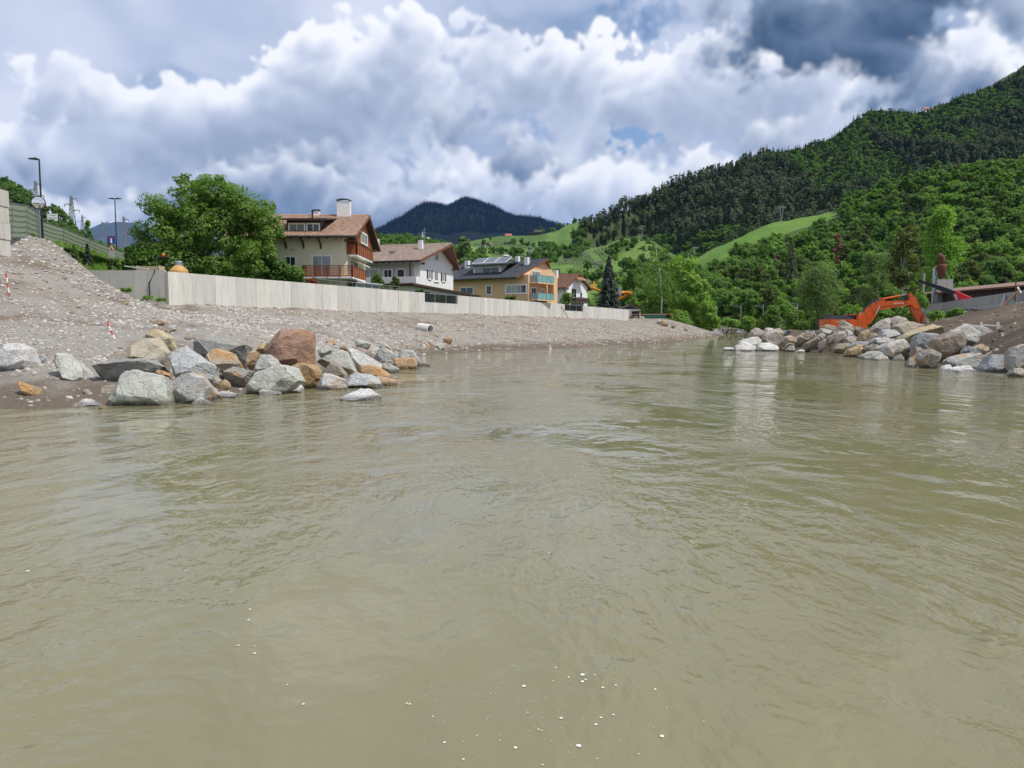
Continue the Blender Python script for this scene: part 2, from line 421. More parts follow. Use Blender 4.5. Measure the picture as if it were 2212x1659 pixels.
def grass_mat(name, a, b, c3, scale=0.05):
    m, t = mat(name)
    g = t.new('ShaderNodeNewGeometry').outputs['Position']
    n = t.noise(g, scale, 5, 0.6, 0.4); f = t.noise(g, scale * 14, 4, 0.7)
    c = t.mix(t.sstep(n, 0.35, 0.62), a, b)
    c = t.mix(t.math('MULTIPLY', t.sstep(f, 0.45, 0.7), 0.5), c, c3)
    t.put(t.b.inputs['Base Color'], c); t.b.inputs['Roughness'].default_value = 0.9; t.b.inputs['Specular IOR Level'].default_value = 0.1
    t.put(t.b.inputs['Normal'], t.bump(f, 0.6, 0.4))
    return m
M_GRASS = grass_mat('grass', (0.055, 0.115, 0.02), (0.10, 0.165, 0.035), (0.13, 0.15, 0.05), 0.3)
M_MEADOW = grass_mat('meadow', (0.09, 0.175, 0.03), (0.165, 0.285, 0.045), (0.13, 0.225, 0.04), 0.02)
M_FLOOR = grass_mat('forest_floor', (0.05, 0.075, 0.03), (0.075, 0.10, 0.04), (0.09, 0.08, 0.05), 0.02)

# ------------------------------------------------------------------ surfaces
def tps(ctrl):
    P = np.array([[c[0], c[1]] for c in ctrl], float); z = np.array([c[2] for c in ctrl], float)
    n = len(P); d = np.linalg.norm(P[:, None] - P[None], axis=2)
    K = np.where(d > 0, d * d * np.log(d + 1e-12), 0.0) + np.eye(n) * 0.4
    A = np.zeros((n + 3, n + 3)); A[:n, :n] = K; A[:n, n] = 1; A[:n, n + 1:] = P; A[n, :n] = 1; A[n + 1:, :n] = P.T
    w = np.linalg.solve(A, np.concatenate([z, [0, 0, 0]]))
    def f(x, y):
        x = np.asarray(x, float); y = np.asarray(y, float); sh = x.shape; q = np.stack([x.ravel(), y.ravel()], 1); o = np.empty(len(q))
        for i in range(0, len(q), 20000):
            b = q[i:i + 20000]; dd = np.linalg.norm(b[:, None] - P[None], axis=2)
            o[i:i + 20000] = np.where(dd > 0, dd * dd * np.log(dd + 1e-12), 0) @ w[:n] + w[n] + b @ w[n + 1:]
        return o.reshape(sh)
    return f
def vnoise(x, y, scale, seed=0, octs=4):
    out = np.zeros(np.shape(x)); amp = 1.0
    rg = np.random.default_rng(seed + 77); T = rg.random((256, 256))
    for _ in range(octs):
        X, Y = np.asarray(x) * scale + seed * 3.7, np.asarray(y) * scale + seed * 1.9
        x0 = np.floor(X).astype(int); y0 = np.floor(Y).astype(int); a = X - x0; b = Y - y0
        a = a * a * (3 - 2 * a); b = b * b * (3 - 2 * b)
        g = lambda i, j: T[(y0 + j) & 255, (x0 + i) & 255]
        out += amp * ((g(0, 0) * (1 - a) + g(1, 0) * a) * (1 - b) + (g(0, 1) * (1 - a) + g(1, 1) * a) * b - 0.5)
        amp *= 0.5; scale *= 2.03
    return out
def grid_faces(nr, nc, keep=None):
    i = np.arange(nr * nc).reshape(nr, nc)
    F = np.stack([i[:-1, :-1], i[:-1, 1:], i[1:, 1:], i[1:, :-1]], -1).reshape(-1, 4)
    return F if keep is None else F[keep.reshape(-1)]
def resample(pts, n):
    P = np.array([tuple(p) for p in pts], float); d = np.r_[0, np.cumsum(np.linalg.norm(np.diff(P[:, :2], axis=0), axis=1))]
    t = np.linspace(0, d[-1], n)
    return np.stack([np.interp(t, d, P[:, k]) for k in range(3)], 1)
def loft(rows, nc, nr, amp=0.0, nscale=0.01, seed=1):
    A = [resample(r, nc) for r in rows]
    out = []
    for k in range(len(A) - 1):
        p0 = A[max(k - 1, 0)]; p1, p2 = A[k], A[k + 1]; p3 = A[min(k + 2, len(A) - 1)]
        m = nr + (1 if k == len(A) - 2 else 0)
        for j in range(m):
            t = j / nr
            h = 0.5 * ((2 * p1) + (-p0 + p2) * t + (2 * p0 - 5 * p1 + 4 * p2 - p3) * t * t + (-p0 + 3 * p1 - 3 * p2 + p3) * t ** 3)
            out.append(h)
    g = np.array(out)
    if amp: g[..., 2] += amp * vnoise(g[..., 0], g[..., 1], nscale, seed, 5)
    return g
def grid_obj(name, g, m, kind='structure'):
    nr, nc = g.shape[:2]
    o = mobj(name, np_mesh(name, g.reshape(-1, 3), grid_faces(nr, nc), m, True)); 
    n = o.data.polygons[len(o.data.polygons) // 2].normal
    if n.z < 0: o.data.flip_normals()
    if kind: tag(o, kind=kind)
    return o
def scatter(g, n, rng):
    """n random points on a grid surface, even per ground area"""
    a, b, c, d = g[:-1, :-1], g[:-1, 1:], g[1:, 1:], g[1:, :-1]
    ar = np.abs((b - a)[..., 0] * (d - a)[..., 1] - (b - a)[..., 1] * (d - a)[..., 0]).ravel()
    k = rng.choice(len(ar), n, p=ar / ar.sum())
    s, t = rng.random((n, 1)), rng.random((n, 1))
    A, B, C, D = (q.reshape(-1, 3)[k] for q in (a, b, c, d))
    return (A * (1 - s) + B * s) * (1 - t) + (D * (1 - s) + C * s) * t
def uvof(P):
    """sheet position of world points, to read where a measured outline lies"""
    P = np.asarray(P, float); c, s = math.cos(PITCH), math.sin(PITCH)
    x, y, z = P[..., 0], P[..., 1], P[..., 2] - EYE
    f = y * c - z * s; up = y * s + z * c
    return CU + FPX * x / f, CV - FPX * up / f
def inpoly(u, v, poly):
    r = np.zeros(np.shape(u), bool); n = len(poly)
    for i in range(n):
        (x1, y1), (x2, y2) = poly[i], poly[(i + 1) % n]
        c = ((y1 > v) != (y2 > v)) & (u < (x2 - x1) * (v - y1) / (y2 - y1 + 1e-12) + x1)
        r ^= c
    return r

# ------------------------------------------------------------------ river
xs = np.linspace(-150, 330, 121); ys = np.linspace(-14, 430, 112)
gx, gy = np.meshgrid(xs, ys)
grid_obj('river_water', np.stack([gx, gy, np.zeros_like(gx)], -1), M_WATER)
bed = mobj('ground', np_mesh('ground', [(-30000, -3000, -2.5), (30000, -3000, -2.5), (30000, 40000, -2.5), (-30000, 40000, -2.5)], [(0, 1, 2, 3)], M_MUD)); tag(bed, kind='structure')

# flood wall line on the left bank (top z 6.5, foot z 4.05)
WA, WB = W(360, HZ, 61.0), W(1356, HZ, 200.0)
WDIR = Vector((WB.x - WA.x, WB.y - WA.y, 0)).normalized(); WLEN = (Vector((WB.x, WB.y)) - Vector((WA.x, WA.y))).length
WN = Vector((WDIR.y, -WDIR.x, 0))           # towards the river
WTOP, WFOOT = 6.5, 4.05
def wp(s, out=0.0, z=0.0): return Vector((WA.x, WA.y, z)) + WDIR * s + WN * out

# ------------------------------------------------------------------ left bank
C = []
toe = [(-260, 893), (-120, 889), (0, 884), (120, 881), (230, 872), (360, 866), (480, 852), (650, 832), (800, 806), (895, 781), (918, 767), (1010, 761), (1100, 757), (1200, 753), (1300, 748), (1400, 742), (1480, 736), (1535, 722)]
for u, v in toe:
    p = G(u, v); C.append((p.x, p.y, 0.0))
    q = p + Vector((0.80, -0.6, 0)) * (5 + 0.03 * p.y); C.append((q.x, q.y, -1.7))
for u, v, d in [(0, 800, 26), (110, 790, 26.5), (0, 740, 31), (0, 700, 34), (0, 650, 38), (0, 600, 41), (0, 540, 44.5), (50, 517, 47.5), (120, 528, 49.5), (150, 556, 50), (185, 588, 50.5), (230, 620, 51), (270, 642, 51.5), (310, 660, 52), (360, 664, 54), (100, 650, 40), (100, 590, 44),
                (200, 655, 43.5), (200, 700, 36.5), (300, 700, 40), (300, 740, 33), (400, 700, 43), (400, 740, 34), (500, 700, 50), (500, 745, 36), (700, 740, 44), (700, 705, 58), (900, 735, 63), (-200, 520, 46), (-200, 700, 34), (-200, 600, 41),
                (240, 790, 27.5), (1440, 693, 206), (1500, 706, 216), (1545, 716, 232), (1440, 712, 165), (330, 664, 58)]:
    p = W(u, v, d); C.append(tuple(p))
for s in np.linspace(0, WLEN, 9):
    p = wp(s); C.append((p.x, p.y, WFOOT)); p = wp(s, -6); C.append((p.x, p.y, WFOOT + 0.5)); p = wp(s, 7); C.append((p.x, p.y, WFOOT - 1.35))
for x in (-29, -32, -35): C.append((x, 60.5, 4.3)); C.append((x, 57, 4.3 + max(0, -29.5 - x) * 0.25))
for x, y, z in [(-60, 44, 8.2), (-60, 60, 9), (-48, 56, 8.6), (60, 245, 3.0), (50, 240, 3.6), (-45, 64, 8.6)]: C.append((x, y, z))
left_z = tps(C)
def bank_grid(f, x0, x1, y0, y1, step, seed, rough=0.1):
    xs = np.arange(x0, x1, step); ys = np.arange(y0, y1, step); X, Y = np.meshgrid(xs, ys); Z = f(X, Y)
    Z = Z + rough * vnoise(X, Y, 0.35, seed, 5) * 2.2
    return np.stack([X, Y, Z], -1)
def behind_wall(X, Y):     # on the garden side of the wall
    return ((X - WA.x) * WN.x + (Y - WA.y) * WN.y < -0.6) & ((X - WA.x) * WDIR.x + (Y - WA.y) * WDIR.y > -0.5) & ((X - WA.x) * WDIR.x + (Y - WA.y) * WDIR.y < WLEN + 1)
def bank_obj(name, g, m, extra=None):
    zc = 0.25 * (g[:-1, :-1, 2] + g[:-1, 1:, 2] + g[1:, 1:, 2] + g[1:, :-1, 2])
    keep = (zc > -1.6)
    if extra is not None: keep &= extra(g[:-1, :-1, 0], g[:-1, :-1, 1])
    o = mobj(name, np_mesh(name, g.reshape(-1, 3), grid_faces(*g.shape[:2], keep), m, True))
    return tag(o, kind='structure')
gl1 = bank_grid(left_z, -62, 14, 14, 70, 0.33, 3)
gl2 = bank_grid(left_z, -30, 75, 66, 250, 0.8, 3)
lim = lambda X, Y: ~behind_wall(X, Y) & ~((Y > 61.6) & (X < WA.x + 0.3)) & ~(((X - WA.x) * WDIR.x + (Y - WA.y) * WDIR.y >= WLEN) & ((X - WA.x) * WN.x + (Y - WA.y) * WN.y < -9))
bank_obj('gravel_bank', gl1, M_BANK, lambda X, Y: lim(X, Y) & (Y < 67))
bank_obj('gravel_bank_far', gl2, M_BANK, lambda X, Y: lim(X, Y) & (Y > 66) & (X / Y < (1548 - CU) / FPX))

# ------------------------------------------------------------------ right bank
C = []
rtoe = [(1700, 754), (1762, 757), (1850, 764), (1950, 774), (2080, 795), (2212, 812), (2420, 840), (2800, 880)]
for u, v in rtoe:
    p = G(u, v); C.append((p.x, p.y, -0.1)); q = p + Vector((-0.5, -0.86, 0)) * 5; C.append((q.x, q.y, -1.8))
for u, v, d in [(1800, 728, 95), (1900, 727, 95), (1780, 733, 110), (1880, 720, 118), (1985, 700, 122), (2050, 702, 84), (2000, 722, 78), (2100, 676, 92), (2150, 668, 92), (2212, 655, 86), (2212, 700, 62), (2120, 720, 58), (2280, 645, 84),
                (2400, 640, 80), (2600, 640, 75), (2050, 675, 130), (2150, 668, 112), (2250, 660, 102), (1930, 690, 160), (1850, 698, 170)]:
    C.append(tuple(W(u, v, d)))
for x, y, z in [(42, 78, -1.2), (36, 90, -1.6), (46, 110, -1.2), (58, 130, -0.4), (70, 160, 0.2), (85, 200, 0.3), (45, 140, -1.8), (55, 190, -1.8), (130, 150, 5.0), (110, 180, 4.5)]: C.append((x, y, z))
right_z = tps(C)
gr1 = bank_grid(right_z, 18, 120, 28, 150, 0.6, 8, 0.16)
bank_obj('mud_bank', gr1, M_MUD, lambda X, Y: (X / Y > (1700 - CU) / FPX) | (Y < 76))

# ------------------------------------------------------------------ garden terraces and valley floor
def flat_sheet(name, pts, m):
    me = bpy.data.meshes.new(name); me.from_pydata([tuple(p) for p in pts], [], [tuple(range(len(pts)))]); me.update(); me.materials.append(m)
    o = mobj(name, me); return tag(o, kind='structure')
T = 4.85
flat_sheet('garden_ground', [wp(-0.2, -0.4, T), wp(WLEN + 0.5, -0.4, T), (38, 214, T - 0.6), (52, 236, T - 0.9), (66, 262, T - 1), (120, 330, T - 1), (200, 420, T - 1), (420, 900, T), (-700, 900, T), (-700, 70, T), (-60, 70, T), (-36, 63.5, T)], M_GRASS)
flat_sheet('far_bank', [(62, 330, 1.0), (80, 310, 1.0), (88, 240, 1.2), (92, 190, 1.4), (100, 160, 2.2), (130, 140, 4.4), (700, 120, 5.0), (900, 900, 5.0), (250, 900, 5.0), (120, 460, 3.0)], M_GRASS)

# ------------------------------------------------------------------ hills and mountains (ground only; woods follow)
def PL(lst): return [W(*p) for p in lst]
def slope_mat(name, dark, light, brown, scale):
    m, t = mat(name)
    g = t.new('ShaderNodeNewGeometry').outputs['Position']
    n = t.noise(g, scale, 6, 0.6, 0.3); f = t.noise(g, scale * 9, 5, 0.7)
    c = t.mix(t.sstep(n, 0.4, 0.65), dark, light); c = t.mix(t.math('MULTIPLY', t.sstep(f, 0.5, 0.75), 0.6), c, brown)
    t.put(t.b.inputs['Base Color'], c); t.b.inputs['Roughness'].default_value = 0.95; t.b.inputs['Specular IOR Level'].default_value = 0.05
    t.put(t.b.inputs['Normal'], t.bump(f, 0.8, 6.0 if scale < 0.01 else 2.0))
    return m
M_FARWOOD = slope_mat('cloud_shaded_wood', (0.006, 0.011, 0.010), (0.010, 0.017, 0.013), (0.007, 0.012, 0.012), 0.0016)  # cloud shadow over the mountain is put into these dark tones
def mtn_mat():
    m, t = mat('snow_mountain')
    g = t.new('ShaderNodeNewGeometry').outputs['Position']
    z = t.new('ShaderNodeSeparateXYZ'); t.put(z.inputs[0], g)
    n = t.noise(g, 0.0018, 8, 0.65, 0.4)
    h = t.math('ADD', z.outputs[2], t.math('MULTIPLY', n, 900))
    sn = t.sstep(h, 2660, 2800)
    c = t.mix(sn, t.mix(n, (0.018, 0.032, 0.03), (0.05, 0.06, 0.055)), (0.75, 0.78, 0.82))
    t.put(t.b.inputs['Base Color'], c); t.b.inputs['Roughness'].default_value = 0.95
    t.put(t.b.inputs['Normal'], t.bump(n, 0.8, 250.0))
    return m
M_SNOW = mtn_mat()
far_ridge = [(560, 545), (680, 538), (760, 525), (806, 500), (841, 478), (871, 462), (903, 441), (919, 436), (943, 439), (967, 449), (983, 441), (997, 434), (1007, 433), (1025, 437), (1046, 446), (1068, 450), (1096, 458), (1116, 463.5), (1128, 461), (1144, 466), (1166, 471), (1187, 480), (1199, 485), (1260, 512), (1340, 540)]
g_far = loft([[W(u, v - 5, 9500) for u, v in far_ridge], [W(u, v + 2, 6400) for u, v in far_ridge], [W(u, v + (560 - v) * 0.45, 5200) for u, v in far_ridge], [W(u, max(v, 700), 2600) for u, v in far_ridge]], 220, 26, 70, 0.002, 4)
g_far = g_far[26:]
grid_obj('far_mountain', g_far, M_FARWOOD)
snow_ridge = [(60, 560), (120, 545), (172, 499), (212, 491), (238, 486), (262, 484.5), (300, 487), (340, 494), (400, 505), (480, 520), (560, 545)]
grid_obj('snow_mountain', loft([[W(u, v, 17000) for u, v in snow_ridge], [W(u, v + 28, 14500) for u, v in snow_ridge], [W(u, max(v + 60, 700), 9000) for u, v in snow_ridge]], 90, 16, 160, 0.0012, 9), M_SNOW)
lh = [(-300, 290), (-120, 345), (0, 398), (25, 408), (50, 428), (70, 440), (92, 462), (124, 472), (149, 494), (179, 514), (215, 540), (270, 566)]
g_lh = loft([[W(u, v, 640) for u, v in lh], [W(u, v + (600 - v) * 0.45, 520) for u, v in lh], [W(u, 702, 300) for u, v in lh]], 60, 16, 8, 0.02, 2)
grid_obj('left_hill', g_lh, M_FLOOR)
# wooded knoll behind the gardens
kn = [(700, 560), (780, 534), (825, 524), (865, 520), (900, 526), (935, 536), (985, 552), (1060, 575)]
g_kn = loft([[W(u, v, 720) for u, v in kn], [W(u, v + 25, 560) for u, v in kn], [W(u, 702, 300) for u, v in kn]], 50, 14, 6, 0.02, 3)
grid_obj('wooded_knoll', g_kn, M_FLOOR)
# green meadow hill with orchards
mh = [(800, 560), (930, 540), (1000, 527), (1025, 523), (1064, 517), (1092, 512), (1136, 509), (1175, 503), (1205, 499), (1222, 489), (1240, 484), (1275, 481), (1300, 480), (1350, 480)]
g_mh = loft([[W(u, v + 6, 1500) for u, v in mh], [W(u, v, 1380) for u, v in mh], [W(u, v + (575 - v) * 0.42, 1080) for u, v in mh], [W(u, v + (592 - v) * 0.78, 790) for u, v in mh], [W(u, 702, 400) for u, v in mh]], 150, 20, 9, 0.012, 5)
def field_mat():
    m, t = mat('meadow_fields')
    g = t.new('ShaderNodeNewGeometry').outputs['Position']
    w = t.vmath('ADD', t.vmath('MULTIPLY', g, (1.0, 0.42, 0.0)), t.vmath('SCALE', t.noise(g, 0.004, 2, out='Color'), scale=90.0))
    v = t.new('ShaderNodeTexVoronoi', feature='F1'); t.put(v.inputs['Vector'], w); t.put(v.inputs['Scale'], 0.0105)
    sep = t.new('ShaderNodeSeparateColor'); t.l.new(v.outputs['Color'], sep.inputs[0])
    c = t.ramp(sep.outputs[0], [(0.0, (0.085, 0.16, 0.035)), (0.2, (0.14, 0.225, 0.05)), (0.4, (0.10, 0.18, 0.04)), (0.58, (0.165, 0.24, 0.065)), (0.74, (0.075, 0.125, 0.035)), (0.9, (0.13, 0.195, 0.055))], 'CONSTANT')
    n = t.noise(g, 0.03, 5, 0.65)
    c = t.mix(t.math('MULTIPLY', n, 0.5), c, (0.115, 0.17, 0.05))
    ang = t.math('MULTIPLY', sep.outputs[1], 2.4); dr = t.new('ShaderNodeCombineXYZ'); t.put(dr.inputs[0], t.math('COSINE', ang)); t.put(dr.inputs[1], t.math('SINE', ang))
    row = t.math('SINE', t.math('MULTIPLY', t.vmath('DOT_PRODUCT', g, dr.outputs[0]), 1.15))
    c = t.mix(t.math('MULTIPLY', t.math('MULTIPLY', t.sstep(row, -0.2, 0.8), t.sstep(sep.outputs[2], 0.42, 0.5)), 0.55), c, (0.055, 0.105, 0.03))
    t.put(t.b.inputs['Base Color'], c); t.b.inputs['Roughness'].default_value = 0.95; t.b.inputs['Specular IOR Level'].default_value = 0.1
    return m
M_FIELDS = field_mat()
grid_obj('meadow_hill', g_mh, M_FIELDS)
vs_ = [(1150, 585), (1180, 566), (1210, 554), (1236, 549), (1259, 546), (1306, 532), (1345, 516), (1400, 512), (1440, 541), (1500, 580), (1560, 615)]
g_vs = loft([[W(u, v + 8, 930) for u, v in vs_], [W(u, v, 880) for u, v in vs_], [W(u, v + (600 - v) * 0.42, 740) for u, v in vs_], [W(u, v + (640 - v) * 0.72, 590) for u, v in vs_], [W(u, 702, 400) for u, v in vs_]], 90, 14, 5, 0.015, 11)
grid_obj('vineyard_slope', g_vs, M_FIELDS)
# big wooded hillside on the right
rg = [(1236, 520), (1262, 506), (1296, 493), (1346, 463), (1416, 421), (1466, 396), (1526, 386), (1561, 390), (1606, 368), (1696, 343), (1776, 328), (1816, 309), (1856, 288), (1916, 272), (1991, 248), (2046, 234), (2106, 206), (2212, 160), (2330, 105), (2500, 40), (2700, -30)]
def rgD(u): return 980 + (u - 1236) * 0.5
def rgk(u, a, b): return a + (b - a) * min(1, max(0, (u - 1400) / 180))
row0 = [W(u, v + 8, rgD(u) + 160) for u, v in rg]
row1 = [W(u, v, rgD(u)) for u, v in rg]
row2 = [W(u, v + (600 - v) * 0.42, rgD(u) * rgk(u, 0.97, 0.78)) for u, v in rg]
row3 = [W(u, v + (620 - v) * 0.75, rgD(u) * rgk(u, 0.95, 0.62)) for u, v in rg]
row4 = [W(u, 700, rgD(u) * rgk(u, 0.93, 0.46)) for u, v in rg]
g_big = loft([row0, row1, row2, row3, row4], 170, 22, 30, 0.008, 6)
grid_obj('wooded_hillside', g_big, M_FLOOR)
# nearer slope: meadow tongue above, broadleaf wood below
ns = [(1300, 640), (1400, 610), (1470, 580), (1545, 535), (1600, 512), (1660, 487), (1756, 466), (1800, 458), (1870, 446), (1966, 415), (2056, 397), (2212, 378), (2400, 350), (2700, 300)]
def nsD(u): return 560 - (u - 1300) * 0.10
row0 = [W(u, v + 12, nsD(u) + 70) for u, v in ns]
row1 = [W(u, v, nsD(u)) for u, v in ns]
row2 = [W(u, v + (690 - v) * 0.42, nsD(u) * 0.80) for u, v in ns]
row3 = [W(u, v + (690 - v) * 0.75, nsD(u) * 0.66) for u, v in ns]
row4 = [W(u, 694 if u < 1850 else 686, nsD(u) * 0.55) for u, v in ns]
row5 = [W(u, 712, nsD(u) * 0.50) for u, v in ns]
g_ns = loft([row0, row1, row2, row3, row4, row5], 120, 14, 4, 0.03, 7)
def near_mat():
    m, t = mat('meadow_tongue_and_wood_floor')
    a = t.new('ShaderNodeAttribute', attribute_name='col').outputs['Fac']
    g = t.new('ShaderNodeNewGeometry').outputs['Position']
    n = t.noise(g, 0.03, 6, 0.65, 0.5); f = t.noise(g, 0.4, 4, 0.7)
    mead = t.mix(t.sstep(n, 0.3, 0.7), (0.085, 0.175, 0.028), (0.15, 0.245, 0.052)); mead = t.mix(t.math('MULTIPLY', f, 0.3), mead, (0.06, 0.125, 0.025))
    wood = t.mix(n, (0.045, 0.07, 0.025), (0.08, 0.10, 0.04))
    t.put(t.b.inputs['Base Color'], t.mix(t.sstep(a, 0.35, 0.65), wood, mead)); t.b.inputs['Roughness'].default_value = 0.95; t.b.inputs['Specular IOR Level'].default_value = 0.1
    return m
MEADOW_POLY = [(1470, 585), (1476, 566), (1517, 532), (1552, 521), (1594, 497), (1666, 476), (1756, 456), (1810, 440), (1810, 470), (1756, 486), (1653, 518), (1579, 552), (1530, 580), (1500, 592)]
uu, vv = uvof(g_ns); md = inpoly(uu, vv, MEADOW_POLY).astype(float)
for _ in range(2): md[1:-1, 1:-1] = (md[1:-1, 1:-1] * 2 + md[:-2, 1:-1] + md[2:, 1:-1] + md[1:-1, :-2] + md[1:-1, 2:]) / 6
near = mobj('near_slope', np_mesh('near_slope', g_ns.reshape(-1, 3), grid_faces(*g_ns.shape[:2]), near_mat(), True, col=np.repeat(md.reshape(-1, 1), 3, 1)))
if near.data.polygons[500].normal.z < 0: near.data.flip_normals()
tag(near, kind='structure')

# ------------------------------------------------------------------ plants
def rnd_dirs(n, rng):
    d = rng.standard_normal((n, 3)); return d / np.linalg.norm(d, axis=1, keepdims=True)
def leaf_quads(pos, nrm, size, rng, asp=0.62, droop=0.0):
    """one diamond leaf per position"""
    n = len(pos)
    nrm = nrm / np.linalg.norm(nrm, axis=1, keepdims=True)
    t = np.cross(nrm, rnd_dirs(n, rng)); t /= np.linalg.norm(t, axis=1, keepdims=True) + 1e-9
    if droop:
        t[:, 2] -= droop; t /= np.linalg.norm(t, axis=1, keepdims=True)
    b = np.cross(nrm, t); s = size[:, None]
    V = np.stack([pos - t * s, pos + b * s * asp + t * s * 0.1, pos + t * s, pos - b * s * asp + t * s * 0.1], 1).reshape(-1, 3)
    F = np.arange(4 * n).reshape(n, 4)
    return V, F
def crown_mesh(name, lobes, nleaf, leaf, rng, m, up=0.75, fill=0.55, asp=0.62, droop=0.0):
    """lobes: (x,y,z,rx,ry,rz) ellipsoids of foliage"""
    L = np.array(lobes, float); vol = (L[:, 3] * L[:, 4] * L[:, 5]) ** (2 / 3)
    k = rng.choice(len(L), nleaf, p=vol / vol.sum())
    d = rnd_dirs(nleaf, rng); r = fill + (1 - fill) * rng.random((nleaf, 1)) ** 0.6
    # small sprays inside each lobe make an uneven outline
    tw = rnd_dirs(len(L) * 9, rng).reshape(len(L), 9, 3)
    j = np.argmax(np.einsum('nij,nj->ni', tw[k], d), 1); dd = tw[k, j]
    bump = 0.62 + 0.58 * np.clip((np.sum(dd * d, 1) - 0.70) / 0.30, 0, 1)
    pos = L[k, :3] + d * L[k, 3:] * r * bump[:, None]
    nr = d * 0.8 + rnd_dirs(nleaf, rng) * 0.75; nr[:, 2] += up
    sz = leaf * (0.6 + 0.8 * rng.random(nleaf))
    V, F = leaf_quads(pos, nr, sz, rng, asp, droop)
    lob = rng.random(len(L))
    c = np.clip(lob[k] * 0.6 + 0.4 * rng.random(nleaf), 0, 1)
    return np_mesh(name, V, F, m, False, col=np.repeat(np.repeat(c[:, None], 4, 0), 3, 1))
def round_lobes(H, Rr, z0, n, rng, top=0.6, spread=1.0):
    out = []
    zc = (z0 + H) / 2; hz = (H - z0) / 2
    for i in range(n):
        d = rnd_dirs(1, rng)[0]; q = 0.45 + 0.45 * rng.random()
        zz = d[2] * q
        w = (1 - 0.35 * max(0, zz) * top) * spread
        out.append((d[0] * q * Rr * w, d[1] * q * Rr * w, zc + zz * hz, *(Rr * (0.30 + 0.16 * rng.random()) * np.array([1, 1, 0.8]))))
    out.append((0, 0, zc, Rr * 0.5, Rr * 0.5, hz * 0.6))
    return out
def trunk_mesh(name, H, r, lobes, rng, m, nl=7, lean=0.0):
    mb = MB(); top = H * 0.62
    pts = [Vector((lean * z + 0.12 * r * math.sin(z * 1.3), 0.1 * r * math.cos(z), z)) for z in np.linspace(-0.4, top, 6)]
    mb.tube(pts, [r * (1.25 if i == 0 else 1 - 0.13 * i) for i in range(6)], 8)
    L = list(lobes); rng.shuffle(L)
    for l in L[:nl]:
        z = top * (0.4 + 0.5 * rng.random()); p = Vector((lean * z, 0, z)); q = Vector(l[:3]); mid = p.lerp(q, 0.5) + Vector((0, 0, 0.25))
        mb.tube([p, mid, q], [r * 0.42, r * 0.28, r * 0.08], 5, False)
    return mb.mesh(name, m, True)
def conifer_mesh(name, H, Rr, tiers, per, rng, m, z0=0.08, droop=0.35, droopy=0.0):
    P, N, S = [], [], []
    V = []; F = []; c = []
    for i in range(tiers):
        f = i / (tiers - 1); z = H * (z0 + (1 - z0) * f ** 0.92); rad = Rr * (1 - f) ** 0.82 * (0.85 + 0.3 * rng.random()) + 0.03 * Rr
        for k in range(per):
            a = 2 * math.pi * (k + rng.random() * 0.8) / per + i * 1.1; L = rad * (0.75 + 0.4 * rng.random())
            ca, sa = math.cos(a), math.sin(a); w = L * 0.34 + 0.05 * Rr; o = len(V)
            dz = L * droop * (0.7 + 0.6 * rng.random())
            V += [(0, 0, z), (ca * L * 0.55 - sa * w, sa * L * 0.55 + ca * w, z - dz * 0.35), (ca * L, sa * L, z - dz * (0.8 - droopy)), (ca * L * 0.55 + sa * w, sa * L * 0.55 - ca * w, z - dz * 0.35 ),
                  (ca * L * 0.6, sa * L * 0.6, z - dz * 0.5 - 0.12 * L)]
            F += [(o, o + 1, o + 2), (o, o + 2, o + 3), (o + 1, o + 4, o + 2), (o + 3, o + 2, o + 4)]
            c += [rng.random()] * 5
    tr = len(V); 
    return np_mesh(name, np.array(V), np.array(F), m, False, col=np.repeat(np.array(c)[:, None], 3, 1))
rt = np.random.default_rng(21)
def with_trunk(me, h, r, m, n=5):
    """joins a plain stem to a crown mesh so that one mesh can be strewn as a far tree"""
    mb = MB(); mb.tube([(0, 0, -1), (0, 0, h)], [r, r * 0.4], n, False)
    b = bmesh.new(); b.from_mesh(me)
    me2 = mb.mesh('stem', None); b2 = bmesh.new(); b2.from_mesh(me2)
    vs = [b.verts.new(v.co) for v in b2.verts]
    for f in b2.faces: nf = b.faces.new([vs[v.index] for v in f.verts]); nf.material_index = 1
    b.to_mesh(me); me.materials.append(m); b.free(); b2.free()
    return me
# prototypes for the far woods
FAR = {}
def far_proto(key, me): FAR[key] = bpy.data.objects.new('far_tree_form', me)
for i in range(3):
    far_proto(f'con{i}', with_trunk(conifer_mesh('conifer_form', 17, 2.9, 15, 7, rt, M_NEEDLE, 0.18 + 0.12 * i), 15, 0.25, M_BARK))
    far_proto(f'cong{i}', with_trunk(conifer_mesh('conifer_form', 14, 3.1, 13, 7, rt, M_NEEDLEG, 0.12), 12, 0.22, M_BARK))
def pine_form(m):
    lob = [(0.8 * rt.standard_normal(), 0.8 * rt.standard_normal(), 9 + 6 * rt.random(), 1.7, 1.7, 1.0) for _ in range(9)]
    return with_trunk(crown_mesh('pine_form', lob, 260, 0.62, rt, m, 0.4, 0.3), 13, 0.22, M_BARK)
for i in range(2): far_proto(f'pine{i}', pine_form(M_NEEDLE))
for i in range(3):
    far_proto(f'bro{i}', with_trunk(crown_mesh('broadleaf_form', round_lobes(10 + i, 4.0, 2, 13, rt), 1100, 0.50, rt, M_LEAF), 7, 0.2, M_BARK))
    far_proto(f'brd{i}', with_trunk(crown_mesh('broadleaf_form', round_lobes(10 + i, 3.8, 1.5, 13, rt), 1100, 0.50, rt, M_LEAFD), 7, 0.2, M_BARK))
    far_proto(f'brb{i}', with_trunk(crown_mesh('broadleaf_form', round_lobes(9 + i, 3.6, 1.5, 12, rt), 1000, 0.48, rt, M_LEAFB), 7, 0.2, M_BARK))
